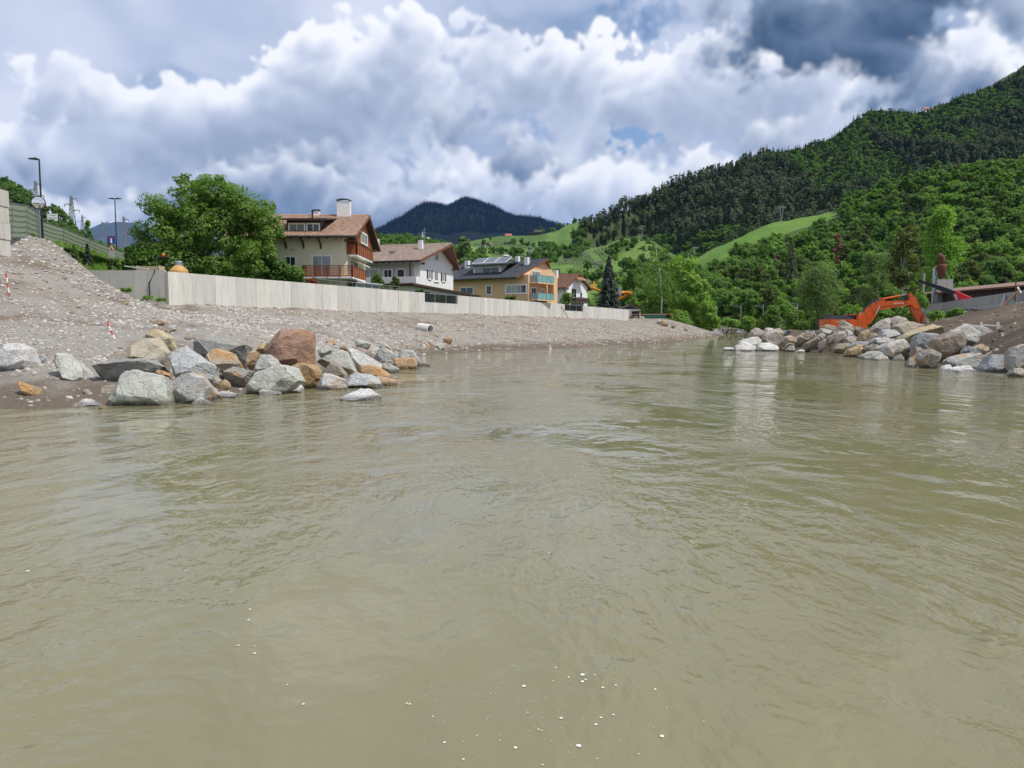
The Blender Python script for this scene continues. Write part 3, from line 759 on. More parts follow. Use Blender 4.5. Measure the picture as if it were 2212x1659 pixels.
far_proto('olive0', with_trunk(crown_mesh('broadleaf_form', round_lobes(9, 3.4, 2, 11, rt), 700, 0.42, rt, M_LEAFO), 7, 0.18, M_BARK))
far_proto('brown0', with_trunk(crown_mesh('bare_form', round_lobes(9, 2.6, 2, 9, rt), 420, 0.42, rt, M_BROWN), 8, 0.16, M_BARK))
far_proto('bush0', crown_mesh('bush_form', round_lobes(2.6, 1.9, 0.0, 9, rt), 420, 0.30, rt, M_LEAF))
def wood(name, pts, kinds, label, cat, smin=0.75, smax=1.2):
    """kinds: (prototype key, share) ; pts (n,3)"""
    pts = np.asarray(pts, np.float32); n = len(pts)
    sh = np.array([k[1] for k in kinds], float); idx = R.choice(len(kinds), n, p=sh / sh.sum()).astype(np.int32)
    me = bpy.data.meshes.new(name); me.vertices.add(n); me.vertices.foreach_set('co', pts.ravel())
    a = me.attributes.new('pick', 'INT', 'POINT'); a.data.foreach_set('value', idx)
    a = me.attributes.new('size', 'FLOAT', 'POINT'); a.data.foreach_set('value', (smin + (smax - smin) * R.random(n)).astype(np.float32))
    a = me.attributes.new('turn', 'FLOAT', 'POINT'); a.data.foreach_set('value', (R.random(n) * 6.283).astype(np.float32))
    o = mobj(name, me)
    ng = bpy.data.node_groups.new(name + '_strew', 'GeometryNodeTree')
    ng.interface.new_socket('Geometry', in_out='INPUT', socket_type='NodeSocketGeometry'); ng.interface.new_socket('Geometry', in_out='OUTPUT', socket_type='NodeSocketGeometry')
    N, Lk = ng.nodes, ng.links
    gi, go = N.new('NodeGroupInput'), N.new('NodeGroupOutput'); jn = N.new('GeometryNodeJoinGeometry')
    def named(nm, ty):
        q = N.new('GeometryNodeInputNamedAttribute'); q.data_type = ty; q.inputs['Name'].default_value = nm; return q.outputs['Attribute']
    pick, size, turn = named('pick', 'INT'), named('size', 'FLOAT'), named('turn', 'FLOAT')
    cx = N.new('ShaderNodeCombineXYZ'); Lk.new(turn, cx.inputs[2])
    for i, (key, _) in enumerate(kinds):
        oi = N.new('GeometryNodeObjectInfo'); oi.inputs['Object'].default_value = FAR[key]
        cmp = N.new('FunctionNodeCompare'); cmp.data_type = 'INT'; cmp.operation = 'EQUAL'
        s = [x for x in cmp.inputs if x.type == 'INT']; Lk.new(pick, s[0]); s[1].default_value = i
        ip = N.new('GeometryNodeInstanceOnPoints'); Lk.new(gi.outputs[0], ip.inputs['Points']); Lk.new(cmp.outputs[0], ip.inputs['Selection'])
        Lk.new(oi.outputs['Geometry'], ip.inputs['Instance']); Lk.new(cx.outputs[0], ip.inputs['Rotation']); Lk.new(size, ip.inputs['Scale'])
        Lk.new(ip.outputs[0], jn.inputs[0])
    Lk.new(jn.outputs[0], go.inputs[0])
    md = o.modifiers.new('strew', 'NODES'); md.node_group = ng
    return tag(o, label, cat, kind='stuff')
def frontal(g, n, rng, vmax=720, umin=-120, umax=2400):
    p = scatter(g, n, rng); u, v = uvof(p)
    return p[(u > umin) & (u < umax) & (v < vmax) & (v > -60)]
# big hillside: conifers with pines, green broadleaves in streaks, some dead brown patches
p = frontal(g_big[20:], 34000, R); u, v = uvof(p)
s1 = vnoise(p[:, 0], p[:, 1], 0.006, 3, 4); s2 = vnoise(p[:, 0], p[:, 1], 0.009, 8, 4)
low = np.clip((v - 420) / 160, 0, 1)
bound = np.interp(u, [1200, 1236, 1259, 1306, 1345, 1400, 1440, 1480, 1500], [540, 541, 545, 531, 515, 511, 541, 568, 900]); ok = v < bound
p, u, v, s1, s2, low = p[ok], u[ok], v[ok], s1[ok], s2[ok], low[ok]
green = s1 + 0.25 * low > 0.13; brown = ~green & (s2 > 0.30)
wood('conifer_forest', p[~green & ~brown], [('con0', 3), ('con1', 3), ('con2', 2), ('pine0', 2), ('pine1', 2), ('cong0', 2), ('cong1', 1), ('brd0', 1)], 'dark conifer forest covering the big hillside behind the excavator', 'forest', 0.7, 1.25)
wood('broadleaf_forest', p[green], [('bro0', 2), ('bro1', 2), ('brb0', 3.5), ('brd1', 1), ('cong2', 2), ('con0', 2), ('olive0', 1)], 'light green broadleaf trees mixed into the forest of the big hillside', 'forest', 0.8, 1.25)
wood('dead_forest', p[brown], [('brown0', 3), ('con1', 2), ('pine0', 1)], 'brownish dead trees in patches high on the big hillside', 'forest', 0.7, 1.1)
# left hill, knoll
wood('left_hill_wood', frontal(g_lh, 1500, R), [('bro0', 2), ('brd0', 2), ('brd1', 2), ('bro2', 1)], 'broadleaf wood on the hill at the far left edge', 'forest', 0.6, 1.05)
wood('knoll_wood', frontal(g_kn, 1500, R), [('bro1', 2), ('brd2', 1), ('brb1', 2), ('bro0', 2)], 'broadleaf wood on the low knoll behind the white house roof', 'forest', 0.6, 1.0)
# far mountain: only its skyline trees can be told from the mass
pm = g_far[:8].reshape(-1, 3); 
M_FARN = leaf_mat('cloud_shaded_spruce', (0.006, 0.013, 0.010), (0.014, 0.022, 0.015), 0.0, 0.9)  # needles darkened to carry the cloud shade on the mountain
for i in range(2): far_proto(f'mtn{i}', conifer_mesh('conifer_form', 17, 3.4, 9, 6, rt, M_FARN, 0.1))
wood('far_mountain_forest', np.concatenate([scatter(g_far[:30], 9000, R), scatter(g_far[:6], 2500, R)]), [('mtn0', 1), ('mtn1', 1)], 'forest coloured dark as under cloud shadow on the distant blue mountain', 'forest', 1.6, 2.6)

# ------------------------------------------------------------------ broadleaf wood on the nearer right slope: the nearest 300 trees one by one, the rest as a mass
FORMS = []
for i in range(7):
    H = 9.5 + 2.5 * rt.random(); Rr = 3.4 + 0.9 * rt.random()
    lob = round_lobes(H, Rr, 2.0, 17, rt)
    m = [M_LEAFD, M_LEAF, M_LEAFB, M_LEAF, M_LEAFB, M_LEAFD, M_LEAFO][i]
    FORMS.append((crown_mesh('crown', lob, 2600, 0.36, rt, m), trunk_mesh('trunk', H, 0.22, lob, rt, M_BARK, 5)))
def thin(p, dist, rng):
    cell = {}; keep = []
    for i in rng.permutation(len(p)):
        k = (int(p[i, 0] // dist), int(p[i, 1] // dist)); ok = True
        for a in (-1, 0, 1):
            for b in (-1, 0, 1):
                for j in cell.get((k[0] + a, k[1] + b), ()):
                    if (p[i, 0] - p[j, 0]) ** 2 + (p[i, 1] - p[j, 1]) ** 2 < dist * dist: ok = False
        if ok: cell.setdefault(k, []).append(i); keep.append(i)
    return p[keep]
p = thin(frontal(g_ns[12:], 9000, R, 705, 1200, 2330), 5.6, R)
u, v = uvof(p)
off = inpoly(u, v, MEADOW_POLY)
for dv in (14, 26): off |= inpoly(u, v - dv * 480 / p[:, 1], MEADOW_POLY)
p = p[~off]; u, v = uvof(p)
order = np.argsort(p[:, 1] + 40 * R.random(len(p)))
inframe = [i for i in order if 1380 < u[i] < 2240]
ones = inframe[:300]; rest = np.setdiff1d(np.arange(len(p)), ones)
for i in ones:
    c, tr = FORMS[R.integers(len(FORMS))]; s = 0.75 + 0.5 * R.random()
    e = empty('forest_tree', tuple(p[i] - np.array([0, 0, 0.3])), R.random() * 6.28); e.scale = (s, s, s * (0.9 + 0.25 * R.random()))
    tag(e, 'leafy green broadleaf tree in the wood on the slope behind the excavator', 'tree', 'trees of the near slope wood')
    mobj('crown', c, e); mobj('trunk', tr, e)
wood('slope_wood', p[rest], [('bro0', 2), ('bro1', 2), ('bro2', 2), ('brd0', 3), ('brd1', 3), ('brd2', 2), ('brb0', 2.6), ('brb1', 2.4), ('olive0', 1.2), ('con0', 0.5), ('cong0', 0.8), ('brown0', 0.25)], 'green broadleaf wood higher on the near slope beside the meadow tongue', 'forest', 0.8, 1.3)

# ------------------------------------------------------------------ meadow hill: hedges, orchard rows, single trees
def on_mh(u, v):
    g = g_vs[12:] if u > 1195 and v > 546 or u > 1300 else g_mh[18:]
    uu, vv = uvof(g); k = np.argmin((uu - u) ** 2 + (vv - v) ** 2); return g.reshape(-1, 3)[k]
def hedge(pts, n, spread=7):
    q = np.array([on_mh(*a) for a in pts]); d = np.r_[0, np.cumsum(np.linalg.norm(np.diff(q[:, :2], axis=0), axis=1))]
    t = np.sort(R.random(n)) * d[-1]; r = np.stack([np.interp(t, d, q[:, k]) for k in range(3)], 1)
    r[:, :2] += R.standard_normal((n, 2)) * spread; return r
hp = np.concatenate([hedge([(1140, 512), (1180, 500), (1212, 494), (1228, 486)], 27, 8), hedge([(1110, 530), (1160, 535), (1200, 541)], 44), hedge([(1205, 541), (1240, 546), (1265, 548)], 22), hedge([(1180, 560), (1205, 548), (1255, 540)], 24, 16),
                     hedge([(1100, 545), (1125, 552), (1160, 548)], 36, 16), hedge([(1040, 545), (1075, 548)], 20, 10), hedge([(1180, 575), (1225, 560), (1262, 556)], 42, 20), hedge([(1150, 556), (1175, 572)], 24, 16), hedge([(1000, 545), (1020, 560)], 18, 12),
                     hedge([(1195, 505), (1200, 500)], 2, 2), hedge([(1270, 498), (1280, 500)], 3, 4), hedge([(1060, 520), (1066, 519)], 2, 3), hedge([(1235, 484), (1262, 482)], 7, 3), hedge([(1040, 532), (1060, 536)], 7, 5), hedge([(1330, 560), (1350, 540), (1390, 530), (1425, 522)], 36, 10), hedge([(1395, 545), (1440, 560), (1470, 580)], 36, 14), hedge([(1210, 610), (1260, 618), (1330, 612)], 24, 12), hedge([(1310, 590), (1350, 585), (1400, 590)], 18, 10), hedge([(1340, 572), (1395, 575), (1450, 590)], 36, 16)])
wood('hedge_trees', hp, [('bro0', 2), ('brd0', 2), ('brd1', 2), ('bush0', 2)], 'hedgerows and small groves between the meadows of the green hill', 'hedge', 0.6, 1.15)
M_VINE = leaf_mat('vine_leaf', (0.15, 0.21, 0.09), (0.20, 0.26, 0.12))
M_POST = simple('pale_post', (0.62, 0.62, 0.58), 0.8)
def vineyard(name, g, quad, nrow, label, post_w=0.06):
    """rows of vines with pale posts between four sheet corners lying on surface g"""
    uu, vv = uvof(g); G3 = g.reshape(-1, 3); uu = uu.ravel(); vv = vv.ravel()
    def at(a, b):
        u = (quad[0][0] * (1 - a) + quad[1][0] * a) * (1 - b) + (quad[3][0] * (1 - a) + quad[2][0] * a) * b
        v = (quad[0][1] * (1 - a) + quad[1][1] * a) * (1 - b) + (quad[3][1] * (1 - a) + quad[2][1] * a) * b
        d = (uu - u) ** 2 + (vv - v) ** 2; k = np.argsort(d)[:4]; w = 1 / (d[k] + 0.5); dep = (G3[k, 1] * w).sum() / w.sum()
        return np.array(W(u, v, dep))
    mbp = MB(); V = []; F = []
    for i in range(nrow):
        a = (i + 0.5) / nrow; line = np.array([at(a, b) for b in np.linspace(0, 1, 7)])
        d = np.r_[0, np.cumsum(np.linalg.norm(np.diff(line, axis=0), axis=1))]; n = int(d[-1] / 4.5) + 2
        pp = np.stack([np.interp(np.linspace(0, d[-1], n), d, line[:, k]) for k in range(3)], 1)
        for q in pp: mbp.box(q[0] - post_w, q[0] + post_w, q[1] - post_w, q[1] + post_w, q[2] - 0.5, q[2] + 2.6)
        m = int(d[-1] / 0.5) + 2; t = R.random(m) * d[-1]; c = np.stack([np.interp(t, d, line[:, k]) for k in range(3)], 1); c[:, 2] += 0.5 + 1.5 * R.random(m); c[:, :2] += R.standard_normal((m, 2)) * 0.25
        V.append(c)
    V = np.concatenate(V); v4, f4 = leaf_quads(V, rnd_dirs(len(V), R) + np.array([0, 0, 0.6]), np.full(len(V), 0.75), R)
    o = mobj(name, np_mesh(name, v4, f4, M_VINE, col=np.full((len(v4), 3), 0.5))); tag(o, label, 'vineyard', kind='stuff')
    q = mbp.build('post_rows', M_POST, o); q['kind'] = 'stuff'
vineyard('vineyard', g_vs[12:], [(1202, 574), (1290, 570), (1268, 548), (1222, 553)], 17, 'vineyard with pale post rows below the meadow hill')
vineyard('vineyard', g_vs[12:], [(1300, 562), (1392, 520), (1380, 511), (1280, 544)], 13, 'vineyard strip with pale posts climbing beside the conifer wood')
vineyard('vineyard', g_vs[12:], [(1232, 594), (1310, 578), (1300, 566), (1240, 572)], 9, 'low vineyard rows just above the spruce top')
vineyard('orchard', g_mh[18:], [(1000, 534), (1105, 530), (1100, 522), (1030, 525)], 15, 'fine orchard rows below the red roofed barn')

# ------------------------------------------------------------------ single trees and shrubs near the river
def lobes_uv(items, D, z0, uc, rng, deep=1.0):
    out = []; cx = (uc - CU) / FPX * D
    for (u, v, r) in items:
        q = W(u, v, D); k = r / FPX * D
        for j in range(7):
            f = 0.42 + 0.22 * rng.random()
            out.append((q.x - cx + (rng.random() - .5) * k * 1.3, (rng.random() * 2 - 1) * k * 1.5 * deep, q.z - z0 + (rng.random() - .5) * k * 1.15, k * f * 1.15, k * f * 1.15, k * f * 0.8))
    return out
def plant(name, u, D, zb, lobes, nleaf, leaf, m, label, cat='tree', trunk=0.3, H=None, tm=None, group=None, **kw):
    e = empty(name, ((u - CU) / FPX * D, D, zb)); tag(e, label, cat, group)
    mobj('crown' if cat == 'tree' else 'foliage', crown_mesh('crown', lobes, nleaf, leaf, R, m, **kw), e)
    if trunk:
        H = H or max(l[2] for l in lobes); mobj('trunk' if cat == 'tree' else 'stem', trunk_mesh('trunk', H, trunk, lobes, R, tm or M_BARK, 9), e)
    return e
def wallD(u):
    k = (u - CU) / FPX; return WA.y + (k * WA.y - WA.x) / (WDIR.x - k * WDIR.y) * WDIR.y
def auto(name, u0, u1, v0, v1, D, zb, n, leaf, m, label, cat='tree', nl=22, trunk=0.22, taper=0.35, **kw):
    """fills a measured outline u0..u1, v0..v1 at distance D with foliage lobes; zb is the ground"""
    if u1 < 1345 and cat != 'x' and u0 > 365: D = max(D, wallD(u1) + 2.2 + (u1 - u0) / FPX * D * 0.45)
    uc = (u0 + u1) / 2; zt = W(uc, v0, D).z; zl = W(uc, v1, D).z; Rr = (u1 - u0) / 2 / FPX * D
    lob = []
    for i in range(nl):
        f = R.random(); z = zl + (zt - zl) * (0.08 + 0.84 * f) - zb; w = Rr * (1 - taper * abs(f - 0.42) * 1.7); a = R.random() * 6.28; q = math.sqrt(R.random()) * 0.68
        k = Rr * (0.30 + 0.16 * R.random())
        lob.append((math.cos(a) * q * w, math.sin(a) * q * w, z, k, k, min(k, (zt - zl) * 0.3)))
    return plant(name, uc, D, zb, lob, n, leaf, m, label, cat, trunk, None, **kw)
wal = [(432, 408, 40), (415, 440, 46), (468, 420, 36), (372, 455, 44), (350, 490, 44), (338, 530, 44), (326, 560, 34), (400, 500, 50), (450, 470, 52), (505, 428, 44), (530, 455, 40), (560, 452, 30), (575, 480, 30), (500, 500, 52), (550, 510, 40), (585, 500, 20),
       (380, 550, 48), (440, 550, 54), (500, 555, 50), (545, 560, 42), (350, 580, 34), (410, 590, 40), (470, 592, 40), (530, 592, 36), (486, 400, 22), (400, 398, 22), (575, 545, 26), (310, 540, 20)]
plant('walnut_tree', 445, 79, 5.0, lobes_uv(wal, 79, 5.0, 445, R), 60000, 0.155, M_LEAF, 'large broad crowned green tree behind the concrete wall left of the yellow house', 'tree', 0.42, 9.0, up=0.6, fill=0.62, asp=0.5)
auto('poplar_tree', 193, 212, 474, 545, 104, 8.0, 1500, 0.16, M_LEAFB, 'slim young poplar behind the green fence near the second lamp', nl=12, trunk=0.1, taper=0.7)
auto('garden_shrub', 545, 640, 556, 616, 77, 4.9, 4200, 0.15, M_LEAFD, 'large leafy shrub between the big tree and the yellow house', 'shrub', 22, 0.08)
auto('garden_shrub', 600, 668, 575, 618, 74, 4.9, 2200, 0.15, M_LEAF, 'loose green shrub just above the wall below the wooden balcony', 'shrub', 16, 0.06)
auto('red_shrub', 648, 702, 603, 620, 74.5, 4.9, 700, 0.11, M_RED, 'small reddish shrub peeping over the wall under the balcony', 'shrub', 9, 0.04)
auto('conifer_shrub', 272, 312, 532, 592, 69, 6.4, 2600, 0.14, M_LEAFD, 'bluish green bush at the end of the green fence', 'shrub', 16, 0.06)
auto('conifer_shrub', 300, 352, 548, 592, 70, 6.4, 2200, 0.14, M_LEAFD, 'low bush between the green fence and the big tree', 'shrub', 16, 0.06)
auto('hazel_bush', 352, 400, 560, 600, 71, 5.0, 1500, 0.14, M_LEAF, 'low bush behind the roll bar of the roller', 'shrub', 12, 0.05)
auto('climbing_shrub', 797, 838, 594, 628, 88, 4.9, 1700, 0.15, M_LEAFD, 'dark shrub beside the glass veranda', 'shrub', 12, 0.05)
auto('flowering_shrub', 838, 868, 600, 630, 87, 4.9, 900, 0.14, M_LEAFO, 'reddish green shrub in front of the white house terrace', 'shrub', 9, 0.05)
auto('roof_plant', 898, 920, 622, 640, 92, 4.9, 500, 0.13, M_LEAFD, 'small plant above the wall beside the glazed opening', 'shrub', 6, 0.04)
auto('garden_shrub', 1128, 1150, 636, 656, 122, 4.9, 900, 0.18, M_NEEDLEG, 'round dark bush in front of the orange house', 'shrub', 9, 0.05)
auto('garden_shrub', 1088, 1118, 640, 656, 120, 4.9, 500, 0.18, M_LEAFO, 'pale loose bush at the foot of the orange house', 'shrub', 9, 0.05)
auto('garden_shrub', 1198, 1240, 632, 662, 150, 4.9, 1300, 0.2, M_LEAF, 'green bush beside the second glazed opening', 'shrub', 10, 0.05)
auto('garden_hedge', 1238, 1292, 648, 666, 158, 4.9, 1700, 0.2, M_LEAF, 'green hedge between the second glazed opening and the spruce', 'hedge', 14, 0)
auto('copper_tree', 1222, 1252, 606, 662, 182, 4.9, 1300, 0.24, M_RED, 'dark red leaved tree beside the last house', nl=12)
auto('lime_tree', 1205, 1262, 578, 668, 236, 4.9, 2600, 0.32, M_LEAFB, 'bright green tree behind the last house and the red tree', nl=18)
auto('cedar_tree', 974, 1032, 508, 610, 182, 4.9, 2600, 0.30, M_NEEDLEG, 'dark cedar rising behind the white house gable', nl=20, taper=0.8)
auto('garden_tree', 1338, 1396, 556, 690, 240, 4.9, 6500, 0.32, M_LEAF, 'dark green tree behind the white hut', nl=20)
auto('garden_tree', 1378, 1440, 612, 695, 232, 4.4, 4800, 0.32, M_LEAFB, 'green tree beside the birch trunk right of the white hut', nl=18)
auto('garden_tree', 1388, 1452, 575, 690, 240, 4.4, 6500, 0.32, M_LEAF, 'green tree directly behind the birch stem', nl=22)
auto('tall_riverside_tree', 1428, 1520, 556, 704, 226, 3.6, 16000, 0.30, M_LEAFY, 'tallest bright green tree at the tip of the left bank', nl=30, taper=0.45)
auto('riverside_tree', 1476, 1542, 596, 716, 222, 2.6, 7500, 0.29, M_LEAFY, 'bright green tree leaning out beside the tip of the left bank', nl=20, taper=0.5)
auto('riverside_bush', 1500, 1556, 648, 726, 214, 0.6, 8000, 0.26, M_LEAFY, 'feathery green willow bush touching the water at the left bank tip', 'shrub', 20, 0.08)
auto('riverside_bush', 1436, 1500, 672, 706, 214, 3.0, 3600, 0.28, M_LEAFB, 'low green bush on the stony tip of the left bank', 'shrub', 14, 0.06)
# birch with its white stem
bl = lobes_uv([(1415, 548, 20), (1408, 575, 22), (1428, 585, 22), (1400, 605, 22), (1425, 620, 22), (1412, 640, 20), (1438, 610, 16)], 214, 4.4, 1424, R)
bt = empty('birch_tree', ((1427 - CU) / FPX * 214, 214, 4.4)); tag(bt, 'slender birch with white stem behind the tip of the left bank', 'tree')
mobj('crown', crown_mesh('crown', bl, 2200, 0.26, R, M_LEAF), bt)
mb = MB(); mb.tube([(0, 0, -0.5), (0.1, 0, 5), (-0.3, 0, 11), (-1.4, 0, 17), (-1.7, 0, 20)], [0.19, 0.17, 0.13, 0.08, 0.03], 7); mb.tube([(-0.3, 0, 11), (-3.0, 0.3, 15.5), (-4.0, 0.3, 18)], [0.1, 0.07, 0.03], 5); mb.tube([(0, 0, 8), (-2, -.4, 11)], [0.09, 0.04], 5)
mb.build('trunk', M_BIRCH, bt, True)
# blue spruce
def spruce_crown(H, Rr, tiers, per, rng, m):
    P, N, S = [], [], []
    for i in range(tiers):
        f = i / (tiers - 1); z = H * (0.03 + 0.95 * f); rad = Rr * (1 - f) ** 0.85 + 0.04 * Rr
        for k in range(per):
            a = 6.283 * (k + rng.random()) / per; L = rad * (0.7 + 0.4 * rng.random()); n = max(3, int(10 * L / Rr) + 2); up = 0.10 * L
            for t in np.linspace(0.15, 1.0, n):
                for w in (-1, 0, 1):
                    s = w * 0.16 * L * (1.1 - t) + 0.03 * Rr * rng.standard_normal(); r = L * t
                    P.append((math.cos(a) * r - math.sin(a) * s, math.sin(a) * r + math.cos(a) * s, z - 0.38 * r + up * t * t * 1.6 - 0.02 * H * abs(w))); N.append((math.cos(a) * 0.4 + 0.3 * rng.standard_normal(), math.sin(a) * 0.4 + 0.3 * rng.standard_normal(), 0.8)); S.append(0.075 * Rr + 0.05)
    P, N, S = np.array(P), np.array(N), np.array(S); V, F = leaf_quads(P, N, S * (0.7 + 0.7 * rng.random(len(S))), rng, 0.5, 0.35)
    return np_mesh('crown', V, F, m, col=np.repeat(np.repeat(rng.random(len(P))[:, None], 4, 0), 3, 1))
def spruce(name, u0, u1, v0, D, zb, m, label, tiers=26, per=13, trunk=True):
    uc = (u0 + u1) / 2; H = W(uc, v0, D).z - zb; Rr = (u1 - u0) / 2 / FPX * D
    e = empty(name, ((uc - CU) / FPX * D, D, zb)); tag(e, label, 'tree')
    mobj('crown', spruce_crown(H, Rr, tiers, per, R, m), e)
    MB().tube([(0, 0, -0.4), (0, 0, H * 0.96)], [0.03 * Rr + 0.12, 0.03], 7).build('trunk', M_BARK, e)
spruce('blue_spruce', 1284, 1343, 553, 203, 4.85, M_NEEDLEB, 'tall dark blue spruce standing behind the end of the wall', 34, 17)
spruce('young_spruce', 185, 211, 526, 67, 7.2, M_NEEDLEB, 'small blue spruce on the grassy bank below the green fence', 16, 10)
spruce('dwarf_pine', 154, 184, 529, 65, 7.7, M_NEEDLEG, 'small round pine on the grassy bank below the green fence', 12, 10)
spruce('dark_spruce', 1684, 1724, 512, 330, 20, M_NEEDLE, 'dark spruce standing out in the broadleaf wood above the round willow', 20, 11)
auto('dead_pine', 1786, 1818, 500, 575, 300, 28, 500, 0.5, M_BROWN, 'rust brown dead pine in the wood above the excavator', nl=12, taper=0.8)
# right bank
auto('round_willow', 1706, 1822, 576, 676, 152, 2.2, 9000, 0.26, M_WILLOW, 'round pale green willow left of the excavator', nl=34, trunk=0.34, asp=0.3, droop=0.5)
auto('tall_willow', 1846, 1930, 532, 690, 165, 3.0, 7500, 0.28, M_WILLOW, 'tall greyish willow behind the excavator boom', nl=30, trunk=0.3, asp=0.3, droop=0.5)
auto('leaning_birch', 1905, 1985, 486, 640, 150, 3.4, 4200, 0.24, M_LEAFO, 'loose olive birch above the top of the excavator boom', nl=24, trunk=0.2, tm=M_BIRCH)
auto('bright_poplar', 1972, 2072, 440, 672, 212, 4.2, 15000, 0.30, M_LEAFY, 'tall bright green poplar rising left of the rusty cyclone', nl=54, trunk=0.34, taper=0.5)
auto('cone_willow', 1636, 1676, 616, 700, 205, 1.6, 2400, 0.28, M_LEAFO, 'narrow cone shaped olive tree on the far bank', nl=16, taper=0.8)
for (a, b, c, d, D, zb, m, lab) in [(1640, 1700, 664, 716, 196, 0.8, M_LEAFD, 'dark bush on the bank under the cone shaped tree'), (1690, 1752, 672, 718, 178, 0.6, M_LEAF, 'green bush on the bank under the round willow'), (1740, 1800, 676, 716, 160, 0.8, M_LEAFD, 'dark green bush just left of the orange excavator body'),
                                    (1548, 1600, 686, 715, 252, 0.6, M_LEAFY, 'light green bush at the far river bend beside the left tip'), (1592, 1642, 688, 715, 250, 0.6, M_LEAFY, 'light green bush in the middle of the far river bend'), (1628, 1664, 684, 715, 246, 0.6, M_LEAFB, 'green bush at the right end of the far river bend'),
                                    (1815, 1880, 662, 706, 126, 2.2, M_LEAFB, 'fresh green bush behind the excavator boom foot'), (1872, 1935, 668, 704, 124, 2.4, M_LEAFB, 'fresh green bush under the middle of the excavator boom'), (1925, 1985, 662, 702, 122, 2.6, M_LEAFB, 'fresh green bush behind the excavator arm'),
                                    (1996, 2045, 672, 702, 104, 2.4, M_LEAFB, 'bright green bush at the foot of the grey wall right of the excavator arm'), (2035, 2082, 668, 694, 106, 3.0, M_LEAFB, 'bright green bush at the edge of the muddy heap'), (1955, 2000, 634, 672, 140, 3.6, M_LEAFB, 'bright green bush at the corner of the dark shed')]:
    auto('riverside_bush', a, b, c, d, D, zb, 2200, 0.0013 * D + 0.02, m, lab, 'shrub', 16, 0.05)

# ------------------------------------------------------------------ building materials
def concrete_mat(name, base=(0.60, 0.592, 0.565)):
    m, t = mat(name)
    g = t.new('ShaderNodeNewGeometry').outputs['Position']; oi = t.new('ShaderNodeObjectInfo')
    n = t.noise(g, 1.1, 6, 0.65); st = t.noise(t.vmath('MULTIPLY', g, (5.0, 5.0, 0.35)), 1.0, 5, 0.6); pit = t.noise(g, 13, 4, 0.7)
    c = t.mix(n, tuple(x * 0.86 for x in base), tuple(min(1, x * 1.12) for x in base))
    c = t.mix(t.math('MULTIPLY', t.sstep(st, 0.48, 0.72), 0.5), c, (0.34, 0.315, 0.27))
    c = t.mix(t.math('MULTIPLY', t.sstep(pit, 0.58, 0.7), 0.25), c, (0.30, 0.29, 0.27))
    c = t.mix(1.0, c, oi.outputs['Color'], 'MULTIPLY')
    t.put(t.b.inputs['Base Color'], c); t.b.inputs['Roughness'].default_value = 0.85; t.b.inputs['Specular IOR Level'].default_value = 0.25
    t.put(t.b.inputs['Normal'], t.bump(t.math('ADD', n, pit), 0.3, 0.02))
    return m
M_CONC = concrete_mat('concrete')
M_CONCD = concrete_mat('raw_concrete', (0.36, 0.355, 0.335))
def plaster(name, c, dirt): return simple(name, c, 0.9, var=0.06, scale=0.7, bump=0.25, bscale=25, spec=0.15, dirt=dirt)
M_CREAM = plaster('cream_plaster', (0.72, 0.675, 0.50), (0.67, 0.62, 0.455))
M_WHITE = plaster('white_plaster', (0.76, 0.76, 0.75), (0.70, 0.70, 0.68))
M_ORANGE = plaster('orange_plaster', (0.66, 0.44, 0.255), (0.62, 0.41, 0.235))
M_TRIM = simple('white_paint', (0.78, 0.78, 0.75), 0.5)
def wood_mat(name, c):
    m, t = mat(name)
    co = t.new('ShaderNodeTexCoord').outputs['Object']
    n = t.noise(t.vmath('MULTIPLY', co, (6, 6, 0.8)), 1.5, 6, 0.6, 0.4)
    t.put(t.b.inputs['Base Color'], t.mix(n, tuple(x * 0.6 for x in c), tuple(min(1, x * 1.35) for x in c))); t.b.inputs['Roughness'].default_value = 0.55
    t.put(t.b.inputs['Normal'], t.bump(n, 0.2, 0.01))
    return m
M_WOOD = wood_mat('orange_wood', (0.30, 0.085, 0.028)); M_WOODD = wood_mat('dark_wood', (0.055, 0.028, 0.017)); M_WOODB = wood_mat('brown_wood', (0.17, 0.065, 0.03))
M_METALD = simple('dark_sheet_metal', (0.05, 0.055, 0.06), 0.4, 0.6); M_GALV = simple('galvanised_steel', (0.42, 0.44, 0.46), 0.4, 0.8, var=0.2)
def glass_mat(name, c, rough=0.04, spec=0.9):
    m, t = mat(name); co = t.new('ShaderNodeTexCoord').outputs['Object']
    t.put(t.b.inputs['Base Color'], t.mix(t.noise(co, 1.3, 3), tuple(x * 0.6 for x in c), tuple(x * 1.4 for x in c))); t.b.inputs['Roughness'].default_value = rough; t.b.inputs['Specular IOR Level'].default_value = spec
    return m
M_GLASS = glass_mat('window_glass', (0.022, 0.026, 0.03)); M_GLASSC = glass_mat('curtained_glass', (0.22, 0.24, 0.24)); M_TEAL = glass_mat('teal_glass', (0.19, 0.38, 0.38), 0.08); M_GREYGL = glass_mat('grey_glass', (0.22, 0.27, 0.26), 0.06)
M_SHUT = simple('grey_shutter', (0.40, 0.40, 0.39), 0.7); M_SHUTD = simple('dark_shutter', (0.04, 0.05, 0.045), 0.7)
M_SOLAR = glass_mat('solar_cell', (0.045, 0.06, 0.09), 0.03, 1.0)
M_TILE = attr_mat('roof_tile', 0.8, 0.2, 30)

